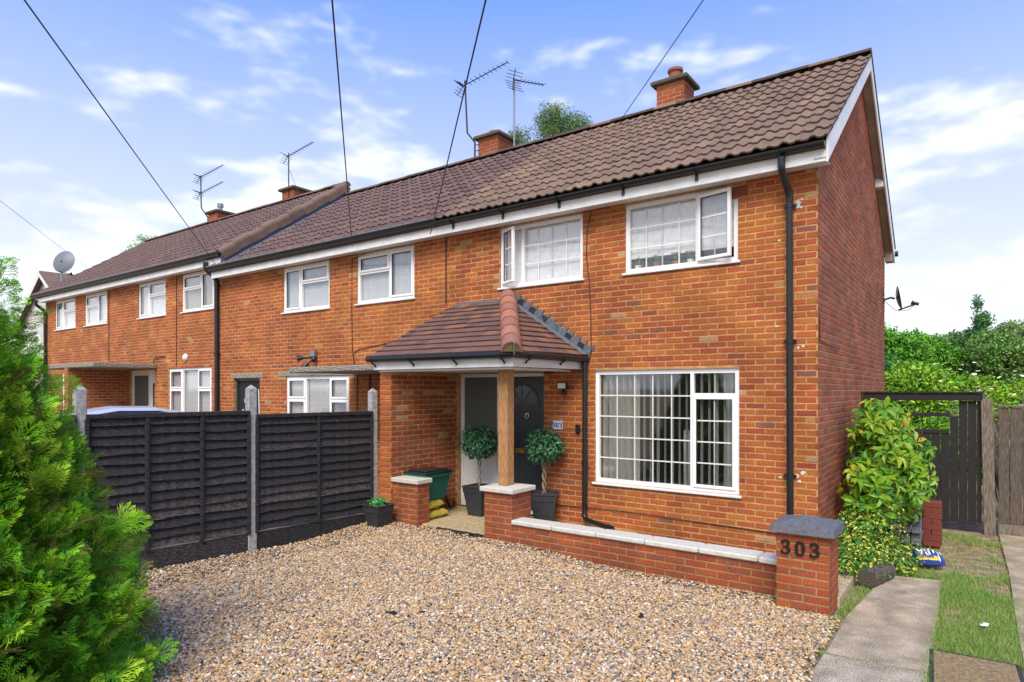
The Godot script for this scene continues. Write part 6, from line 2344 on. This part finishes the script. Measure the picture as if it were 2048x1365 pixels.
func topiary() -> void:
	var labels := ["ball topiary tree in a dark square pot left of the oak post by white panel", "ball topiary tree in a dark square pot right of the oak post by the door"]
	var t := planter("topiary_tree", labels[0], Vector3(-4.66, -0.018, 0.30), 0.37, 0.25, 0.43, M.planter)
	t.set_meta("category", "topiary tree")
	t.set_meta("group", "topiary balls beside the front door")
	for s in 2:
		var pts := []
		for i in 22:
			var a := i * 0.62 + s * PI
			var r := 0.022
			pts.append(Vector3(cos(a) * r, 0.42 + i * 0.026, sin(a) * r))
		var b := MB.new()
		b.tube(pts, 0.014, 6)
		part(t, "stem", b, M.twist_bark)
	for i in 7:
		var a := TAU * i / 7
		var b := MB.new()
		b.tube([Vector3(0, 0.94, 0), Vector3(cos(a) * 0.10, 1.02, sin(a) * 0.10), Vector3(cos(a) * 0.16, 1.12, sin(a) * 0.16)], [0.009, 0.006, 0.003], 5)
		part(t, "twig", b, M.twist_bark)
	var ms := [mat("topiary_0", Color(.028, .115, .045), 0.32), mat("topiary_1", Color(.042, .155, .058), 0.32), mat("topiary_2", Color(.020, .085, .036), 0.35), mat("topiary_3", Color(.065, .20, .075), 0.32)]
	var lf := leaf_mesh(0.5, 0.2, 0.2)
	var list := []
	for i in 760:
		var d := Vector3(rng.randfn(), rng.randfn(), rng.randfn()).normalized()
		var rad := pow(rng.randf(), 0.22)
		var p := Vector3(0, 1.11, 0) + d * rad * Vector3(0.265, 0.245, 0.265) * (1.0 + 0.08 * sin(d.x * 8.0) * sin(d.y * 9.0 + d.z * 5.0))
		var dir := (d * 0.5 + Vector3.DOWN * 0.55 + Vector3(rng.randfn(), rng.randfn(), rng.randfn()) * 0.5).normalized()
		var nn := (d + Vector3.UP * 0.4 + Vector3(rng.randfn(), rng.randfn(), rng.randfn()) * 0.3).normalized()
		var f := frame(p, dir.cross(nn), dir)
		f.basis = f.basis * Basis.from_scale(Vector3.ONE * rnd(0.055, 0.085))
		list.append([f, rng.randi() % 4, -rad * 0.5 + (t.position + p).distance_to(eye)])
	list.sort_custom(func(a, b): return a[2] < b[2])
	var rest := []
	for i in list.size():
		if i < 300:
			part(t, "leaf", lf, ms[list[i][1]], list[i][0])
		else:
			rest.append(list[i][0])
	copies(t, "leaves", lf, ms[0], rest)
	var u: Node3D = t.duplicate()
	u.name = count_name("topiary_tree")
	add_child(u)
	u.position = Vector3(-3.50, -0.018, 0.28)
	u.rotation.y = 0.5
	u.set_meta("label", labels[1])

func tree(called: String, label: String, category: String, at: Vector3, clumps: Array, mesh: Mesh, n: int, size: Vector2, pal: Array, h: float, m: Material, group := "") -> Node3D:
	var t := thing(called, label, category, at, 0.0, group)
	trunk(t, [Vector3(0, -0.2, 0), Vector3(0.05, h * 0.4, 0), Vector3(-0.03, h * 0.75, 0.05)], 0.05 + h * 0.014, 0.03, M.bark)
	var b := MB.new()
	for c in clumps:
		b.tube([Vector3(0.02, h * 0.35, 0), (c[0] as Vector3) * Vector3(0.6, 0.85, 0.6), c[0]], [0.02 + h * 0.005, 0.015 + h * 0.002, 0.008], 5, false)
	part(t, "limb", b, M.bark)
	crown(t, "crown", mesh, m, clumps, n, size, pal, 0.4, 0.5)
	return t

func ball_clumps(n: int, c: Vector3, r: Vector3, s: float) -> Array:
	var a := []
	for i in n:
		var d := Vector3(rng.randfn(), rng.randfn(), rng.randfn()).normalized()
		var k := s * rnd(0.75, 1.25)
		a.append([c + d * r * pow(rng.randf(), 0.5), Vector3(k, k * 0.8, k)])
	return a

func trees() -> void:
	var cl := cluster_mesh(5, 16, 0.45, 0.24)
	var green := [Color(.10, .30, .025), Color(.13, .36, .03), Color(.07, .23, .022), Color(.16, .40, .035)]
	var lime := [Color(.17, .38, .02), Color(.24, .45, .025), Color(.12, .30, .02), Color(.30, .48, .04)]
	var grey := [Color(.14, .26, .07), Color(.18, .31, .08), Color(.10, .20, .06), Color(.22, .34, .09)]
	var dark := [Color(.07, .22, .05), Color(.09, .26, .055), Color(.055, .18, .045)]
	tree("garden_tree", "rounded mid-green tree beyond the gate, nearest the gable wall", "tree", Vector3(-0.5, GY, -13.2), ball_clumps(12, Vector3(0.0, 2.75, 0), Vector3(0.95, 0.85, 0.9), 0.55), cl, 4200, Vector2(0.18, 0.32), green, 3.0, M.leaf_matt)
	tree("garden_tree", "slim dark fir-like tree top rising above the hedge behind the gate", "tree", Vector3(1.45, GY, -15.4), [[Vector3(0, 3.0, 0), Vector3(0.45, 0.7, 0.45)], [Vector3(0.05, 3.7, 0), Vector3(0.30, 0.42, 0.30)], [Vector3(0.12, 4.05, 0), Vector3(0.22, 0.2, 0.22)], [Vector3(0, 4.5, 0), Vector3(0.07, 0.3, 0.07)]], cl, 420, Vector2(0.14, 0.26), [Color(.05, .17, .06), Color(.07, .21, .07), Color(.10, .25, .05)], 4.5, M.leaf_matt)
	tree("garden_tree", "grey-green loose tree at the right edge behind the gate", "tree", Vector3(2.9, GY, -16.5), ball_clumps(15, Vector3(0, 2.95, 0), Vector3(1.6, 1.0, 1.3), 0.6), cl, 3600, Vector2(0.16, 0.28), grey, 3.4, M.leaf_matt)
	tree("garden_tree", "olive-green tree between the fir top and the rounded tree beyond the gate", "tree", Vector3(0.95, GY, -16.8), ball_clumps(11, Vector3(0, 2.75, 0), Vector3(1.0, 0.85, 0.9), 0.55), cl, 3000, Vector2(0.16, 0.28), [grey[0], grey[2], green[2], grey[1]], 3.0, M.leaf_matt)
	tree("garden_tree", "dark green tree tight behind the gable corner", "tree", Vector3(-1.15, GY, -11.0), ball_clumps(9, Vector3(0.1, 1.9, 0), Vector3(0.6, 0.9, 0.7), 0.5), cl, 2400, Vector2(0.15, 0.26), dark + [green[2]], 2.6, M.leaf_matt)
	tree("garden_tree", "light green leafy tree filling the middle of the hedge behind the gate", "tree", Vector3(0.35, GY, -14.6), ball_clumps(13, Vector3(0, 2.75, 0), Vector3(0.9, 0.75, 0.7), 0.5), cl, 3400, Vector2(0.15, 0.26), green, 3.0, M.leaf_matt)
	tree("garden_tree", "pale leafy tree between the fir top and the right edge behind the gate", "tree", Vector3(2.05, GY, -14.2), ball_clumps(13, Vector3(0, 2.6, 0), Vector3(0.95, 0.8, 0.7), 0.5), cl, 3400, Vector2(0.15, 0.26), grey + [green[0]], 3.0, M.leaf_matt)
	tree("far_tree", "broad green tree farther right beyond the board fence", "tree", Vector3(5.8, GY, -17.0), ball_clumps(14, Vector3(0, 2.5, 0), Vector3(1.8, 0.9, 1.4), 0.7), cl, 3000, Vector2(0.18, 0.30), green, 3.2, M.leaf_matt)
	var el := tree("elder_bush", "bright lime-green elder bush with flat cream flower heads above the gate", "bush", Vector3(0.75, GY, -9.3), ball_clumps(18, Vector3(0.1, 1.70, 0), Vector3(1.6, 0.72, 0.9), 0.5), cl, 5200, Vector2(0.16, 0.28), lime, 2.2, M.leaf_matt)
	var fl := MB.new()
	for i in 8:
		var a := TAU * i / 8
		fl.quad_o(Vector3.ZERO, Vector3(cos(a), 0.1, sin(a)), Vector3(cos(a + 0.5), 0.02, sin(a + 0.5)) * 1.1, Vector3(cos(a + 0.75), 0.12, sin(a + 0.75)) * 0.8, Vector3.UP)
	var fm := mat("cream_flower", Color(.72, .70, .40), 0.9)
	var pos := []
	for i in 190:
		var d := Vector3(rng.randfn(), absf(rng.randfn()) * 0.8, rng.randfn() + 0.7).normalized()
		pos.append(Transform3D(Basis.from_euler(Vector3(rnd(-0.1, 0.6), rnd(0, 6), rnd(-0.3, 0.3))) * Basis.from_scale(Vector3.ONE * rnd(0.025, 0.05)), Vector3(0.1, 1.68, 0) + d * Vector3(1.85, 0.98, 1.25)))
	copies(el, "flowers", fl.done(), fm, pos)
	tree("garden_bush", "dense green bush seen through the open panel of the black gate", "bush", Vector3(0.9, GY, -6.6), ball_clumps(10, Vector3(0, 0.95, 0), Vector3(1.0, 0.45, 0.5), 0.4), cl, 2600, Vector2(0.13, 0.22), [lime[0], green[1], green[0]], 1.4, M.leaf_matt)
	# bare shrub behind the fence
	var b := thing("bare_shrub", "leafless grey twiggy shrub behind the board fence at the right edge", "shrub", Vector3(1.85, GY, -5.0))
	var tw := MB.new()
	for i in 150:
		var a := rnd(0, TAU)
		var o := Vector3(rnd(-0.1, 0.1), 0, rnd(-0.1, 0.1))
		var q := Vector3(cos(a) * rnd(0.2, 0.6), rnd(0.9, 1.5), sin(a) * rnd(0.2, 0.55))
		var e := q + Vector3(cos(a) * rnd(0.05, 0.35), rnd(0.2, 0.65), sin(a) * rnd(0.05, 0.3))
		tw.tube([o, q * Vector3(0.5, 0.6, 0.5), q, e], [0.010, 0.007, 0.005, 0.002], 4, false)
		for j in 9:
			var s := q.lerp(e, rnd(-0.4, 1.0))
			tw.tube([s, s + Vector3(rng.randfn(), rng.randfn() + 0.5, rng.randfn()) * 0.10], [0.0035, 0.0015], 3, false)
	part(b, "twigs", tw, M.twig_pale).set_meta("kind", "stuff")
	# behind the roofs
	var leafy := cluster_mesh(8, 14, 0.34, 0.15)
	tree("eucalyptus", "tall pale grey-green tree rising behind the roof ridge right of the middle chimney", "tree", Vector3(-14.3, GY, -17.6), [[Vector3(-0.35, 14.35, 0), Vector3(0.95, 1.15, 0.8)], [Vector3(0.75, 13.8, -0.35), Vector3(0.9, 1.0, 0.8)], [Vector3(0.2, 13.0, 0), Vector3(0.7, 0.6, 0.7)], [Vector3(-1.75, 13.55, 0.9), Vector3(0.7, 0.75, 0.6)], [Vector3(-1.2, 12.8, 0.6), Vector3(0.8, 0.7, 0.6)], [Vector3(0.9, 12.7, -0.4), Vector3(0.9, 0.6, 0.8)], [Vector3(0, 11.9, 0), Vector3(1.6, 0.9, 1.4)]], leafy, 3600, Vector2(0.24, 0.42), [Color(.10, .20, .055), Color(.13, .24, .06), Color(.075, .155, .045), Color(.24, .32, .06)], 13.0, M.leaf_matt)
	tree("far_tree", "small green tree top showing above the left roof slope", "tree", Vector3(-32.0, GY, -7.0), [[Vector3(0.2, 9.1, 0), Vector3(0.6, 0.55, 0.6)], [Vector3(0.8, 9.0, -0.3), Vector3(0.6, 0.5, 0.6)], [Vector3(-0.4, 8.6, 0.3), Vector3(0.5, 0.5, 0.5)], [Vector3(0.3, 8.2, 0), Vector3(1.0, 0.7, 0.9)]], leafy, 420, Vector2(0.22, 0.40), green, 8.6, M.leaf_matt)
	# gardens beyond: keep the horizon green where it shows between things
	for i in 9:
		tree("far_tree", "%s tree in the row beyond the gardens, %s" % [["dark", "mid-green", "pale"][i % 3], ["far right", "right", "behind the right houses", "behind the elder", "behind the gable", "behind the terrace", "behind the middle house", "behind the left house", "beyond the far left"][i]], "tree", Vector3(16.0 - i * 6.5, GY, -27.0 - (i % 3) * 3.0), ball_clumps(9, Vector3(0, 2.7, 0), Vector3(2.4, 0.9, 1.6), 0.9), cl, 1100, Vector2(0.3, 0.5), [dark, green, grey][i % 3], 3.4, M.leaf_matt)

func grass() -> void:
	var b := MB.new()
	b.tri(Vector3(-0.5, 0, 0), Vector3(0.5, 0, 0), Vector3(0.25, 0.6, 0.12))
	b.tri(Vector3(-0.5, 0, 0), Vector3(0.25, 0.6, 0.12), Vector3(-0.25, 0.6, 0.12))
	b.tri(Vector3(-0.25, 0.6, 0.12), Vector3(0.25, 0.6, 0.12), Vector3(0.0, 1.0, 0.42))
	var blade := b.done()
	var nz := FastNoiseLite.new()
	nz.seed = 17
	nz.frequency = 1.1
	nz.fractal_octaves = 3
	var pal := [Color(.12, .32, .03), Color(.09, .26, .025), Color(.16, .38, .035), Color(.24, .36, .06), Color(.42, .36, .15), Color(.11, .29, .03)]
	var list := []
	var cols := []
	var put := func(x: float, z: float, h: float, dry: float) -> void:
		var w := rnd(0.0022, 0.0042)
		var f := Basis(Vector3.UP, rnd(0, TAU)) * Basis(Vector3.RIGHT, rnd(-0.1, 0.75)) * Basis.from_scale(Vector3(w, h, h))
		list.append(Transform3D(f, Vector3(x, GY - 0.03, z)))
		var c: Color = pal[rng.randi() % pal.size()]
		if rng.randf() < dry:
			c = Color(.48, .41, .19)
		var l := rnd(0.75, 1.2)
		cols.append(Color(c.r * l, c.g * l, c.b * l))
	for i in 80000:
		var z := rnd(-3.1, 2.65)
		var x := rnd(1.14, 1.80)
		if z < -0.3:
			x = rnd(0.75, 1.78)
		var d := nz.get_noise_2d(x, z) + 0.75 * sm(-1.6, 0.2, z) - 0.10
		if z < -0.6:
			d -= 0.12
		if x > 1.19 and x < 1.72 and z > 1.93 and z < 2.72:
			continue
		if rng.randf() > clampf(d * 2.4, 0.10, 1.0):
			continue
		put.call(x, z, rnd(0.03, 0.07), 0.30 - d * 0.22)
	for q in [[0.50, 2.50, 0.22, 0.03, 500, 0.05], [0.86, 2.49, 0.20, 0.02, 260, 0.04], [1.19, 2.78, 0.06, 0.10, 500, 0.07], [0.44, 1.85, 0.05, 0.25, 500, 0.06], [0.38, 2.2, 0.10, 0.22, 420, 0.07], [0.47, 1.2, 0.06, 0.35, 900, 0.05], [0.52, 0.6, 0.08, 0.30, 800, 0.05], [0.80, -0.05, 0.30, 0.05, 900, 0.05], [-0.35, 1.39, 0.04, 0.02, 90, 0.04], [1.18, 1.5, 0.02, 0.9, 1200, 0.05], [-6.2, 4.65, 0.03, 0.10, 120, 0.10]]:
		for i in int(q[4]):
			put.call(q[0] + rng.randfn() * q[2] * 0.6, q[1] + rng.randfn() * q[3] * 0.6, rnd(0.5, 1.2) * q[5], 0.15)
	copies(self, "grass", blade, M.grass_c, list, cols)

func white_house() -> void:
	var h := thing("rendered_house", "white rendered house with a steep dark roof beyond the left end of the terrace", "house", Vector3(-36.2, GY, -8.0))
	var b := MB.new()
	b.prism(PackedVector2Array([Vector2(-4.0, -0.3), Vector2(4.0, -0.3), Vector2(4.0, 5.0), Vector2(0, 7.75), Vector2(-4.0, 5.0)]), -4.5, 3.7)
	part(h, "wall", b, M.render_white)
	var r := MB.new()
	for s in [-1.0, 1.0]:
		var a := Vector3(s * 4.35, 4.82, 0)
		var c := Vector3(0, 7.83, 0)
		for z in [[-4.8, 4.0]]:
			var z0 := Vector3(0, 0, z[0])
			var z1 := Vector3(0, 0, z[1])
			var up := Vector3(0, 0.10, 0)
			r.quad_o(a + z0 + up, a + z1 + up, c + z1 + up, c + z0 + up, Vector3(s, 1, 0))
			r.quad_o(a + z0, a + z1, c + z1, c + z0, Vector3(-s, -1, 0))
			r.quad_o(a + z1, c + z1, c + z1 + up, a + z1 + up, Vector3.BACK)
			r.quad_o(a + z0, a + z1, a + z1 + up, a + z0 + up, Vector3(s, 0, 0))
	part(h, "roof", r, M.tile_1)
	var bb := MB.new()
	for s in [-1.0, 1.0]:
		bb.quad_o(Vector3(s * 4.3, 4.65, 4.02), Vector3(s * 4.3, 4.86, 4.02), Vector3(0, 7.85, 4.02), Vector3(0, 7.62, 4.02), Vector3.BACK)
	part(h, "bargeboard", bb, M.white_paint)
	for x in [-1.6, 2.2]:
		window(h, Rect2(h.position.x + x, 3.0, 1.4, 1.1), h.position.z + 3.76, [[0, 0, 0.5, 1, true, 1, 1], [0.5, 0, 0.5, 1, true, 1, 1]], {"roller": 0.03})
	var ch := MB.new()
	ch.box(Vector3(-3.2, 5.5, -2.2), Vector3(-2.6, 8.4, -1.6))
	part(h, "chimney", ch, brick_mats[8])

# ---------------------------------------------------------------- sky
func sky() -> PanoramaSkyMaterial:
	var w := 2048
	var h := 1024
	var big := FastNoiseLite.new()
	big.seed = 4
	big.frequency = 1.0
	big.fractal_octaves = 5
	big.fractal_gain = 0.55
	var wisp := FastNoiseLite.new()
	wisp.seed = 23
	wisp.frequency = 2.6
	wisp.fractal_octaves = 5
	wisp.fractal_gain = 0.6
	var data := PackedFloat32Array()
	data.resize(w * h * 3)
	var zen := Color(.092, .212, .62)
	var hor := Color(.55, .59, .65)
	# broad cloud banks by direction: azimuth and height of the middle, spread of each, weight
	var F := Vector3(-sin(0.62906), 0, -cos(0.62906))
	var R := Vector3(cos(0.62906), 0, -sin(0.62906))
	var banks := []
	for q in [[650, 180, 120, 60, 1.0], [800, 270, 210, 70, .75], [1010, 60, 230, 80, .80], [1900, 220, 260, 230, .75], [1950, 480, 280, 170, .9], [560, 385, 190, 45, .55], [370, 50, 60, 60, .5], [170, 400, 140, 36, .6], [250, 215, 110, 32, .5], [310, 100, 50, 32, .45], [1500, 170, 180, 60, .5], [930, 200, 140, 70, .55], [120, 60, 240, 130, -.6], [1300, 110, 140, 40, -.3], [460, 230, 90, 60, -.3]]:
		var d: Vector3 = (F + R * ((q[0] - 1024.0) / 1280.0) + Vector3.UP * ((780.0 - q[1]) / 1280.0)).normalized()
		banks.append([d, R, Vector3.UP, q[2] / 1280.0, q[3] / 1280.0, q[4]])
	for y in h:
		var el := PI / 2 - PI * (y + 0.5) / h
		var se := sin(el)
		var ce := cos(el)
		var k := y * w * 3
		if se < -0.02:
			for x in w:
				data[k] = 0.20
				data[k + 1] = 0.19
				data[k + 2] = 0.17
				k += 3
			continue
		var t := clampf(1.0 - (se - 0.10) / 0.46, 0.0, 1.0)
		var base := zen.lerp(hor, clampf(t, 0, 1))
		for x in w:
			var az := TAU * (x + 0.5) / w - PI
			# as Godot lays a panorama: the middle column is -z
			var d := Vector3(sin(az) * ce, se, -cos(az) * ce)
			var pl := Vector3(d.x, d.y * 2.4, d.z) * 2.2
			var n := big.get_noise_3dv(pl)
			var m := wisp.get_noise_3d(pl.x * 1.1, pl.y * 1.6, pl.z * 1.1)
			var bias := -0.14 + 0.42 * t
			for b in banks:
				var dd: Vector3 = d - b[0]
				if absf(dd.x) + absf(dd.y) + absf(dd.z) < 0.9:
					var du: float = dd.dot(b[1]) / b[3]
					var dv: float = dd.dot(b[2]) / b[4]
					bias += b[5] * exp(-(du * du + dv * dv))
			var c := clampf((n * 0.75 + m * 0.50 + bias) * 1.8, 0.0, 1.0)
			c = c * c * (3.0 - 2.0 * c)
			var shade := 0.93 + 0.14 * clampf(m + 0.3, 0, 1)
			data[k] = lerpf(base.r, 0.66 * shade, c * 0.9)
			data[k + 1] = lerpf(base.g, 0.68 * shade, c * 0.9)
			data[k + 2] = lerpf(base.b, 0.71 * shade, c * 0.9)
			k += 3
	var im := Image.create_from_data(w, h, false, Image.FORMAT_RGBF, data.to_byte_array())
	var s := PanoramaSkyMaterial.new()
	s.panorama = ImageTexture.create_from_image(im)
	return s

func _ready() -> void:
	rng.seed = 303
	# camera
	var cam := Camera3D.new()
	cam.name = "camera"
	cam.position = eye
	cam.rotation.y = deg_to_rad(36.043)
	cam.far = 900.0
	cam.near = 0.1
	cam.projection = Camera3D.PROJECTION_FRUSTUM
	cam.set_frustum(0.1 * 2.0 * 682.5 / 1280.0, Vector2(0, 0.1 * 97.5 / 1280.0), 0.1, 900.0)
	add_child(cam)
	cam.current = true
	# sky
	var we := WorldEnvironment.new()
	we.name = "environment"
	var e := Environment.new()
	e.background_mode = Environment.BG_SKY
	e.sky = Sky.new()
	e.sky.sky_material = sky()
	e.background_energy_multiplier = 1.0
	e.tonemap_mode = Environment.TONE_MAPPER_LINEAR
	e.tonemap_exposure = 1.76
	e.sdfgi_enabled = true
	e.ssao_enabled = true
	e.ssil_enabled = true
	we.environment = e
	add_child(we)
	# sun, softened by thin cloud, high over the left shoulder
	var sun := DirectionalLight3D.new()
	sun.name = "sun"
	sun.light_energy = 0.85
	sun.light_color = Color(1.0, 0.965, 0.90)
	sun.light_angular_distance = 32.0
	sun.shadow_enabled = true
	sun.look_at_from_position(Vector3(0.32, 0.95, 0.78), Vector3.ZERO)
	add_child(sun)
	materials()
	make_brick_meshes()
	for i in 4:
		tiles.append(tile_mesh(i))
	# setting
	ground()
	paths()
	# buildings
	house_end()
	house_middle()
	house_left(false)
	house_left(true)
	porch()
	white_house()
	garden_walls()
	fence()
	gate()
	# things
	car()
	aerials()
	overhead_cables()
	small_things()
	# plants
	conifer()
	shrubs()
	topiary()
	trees()
	grass()
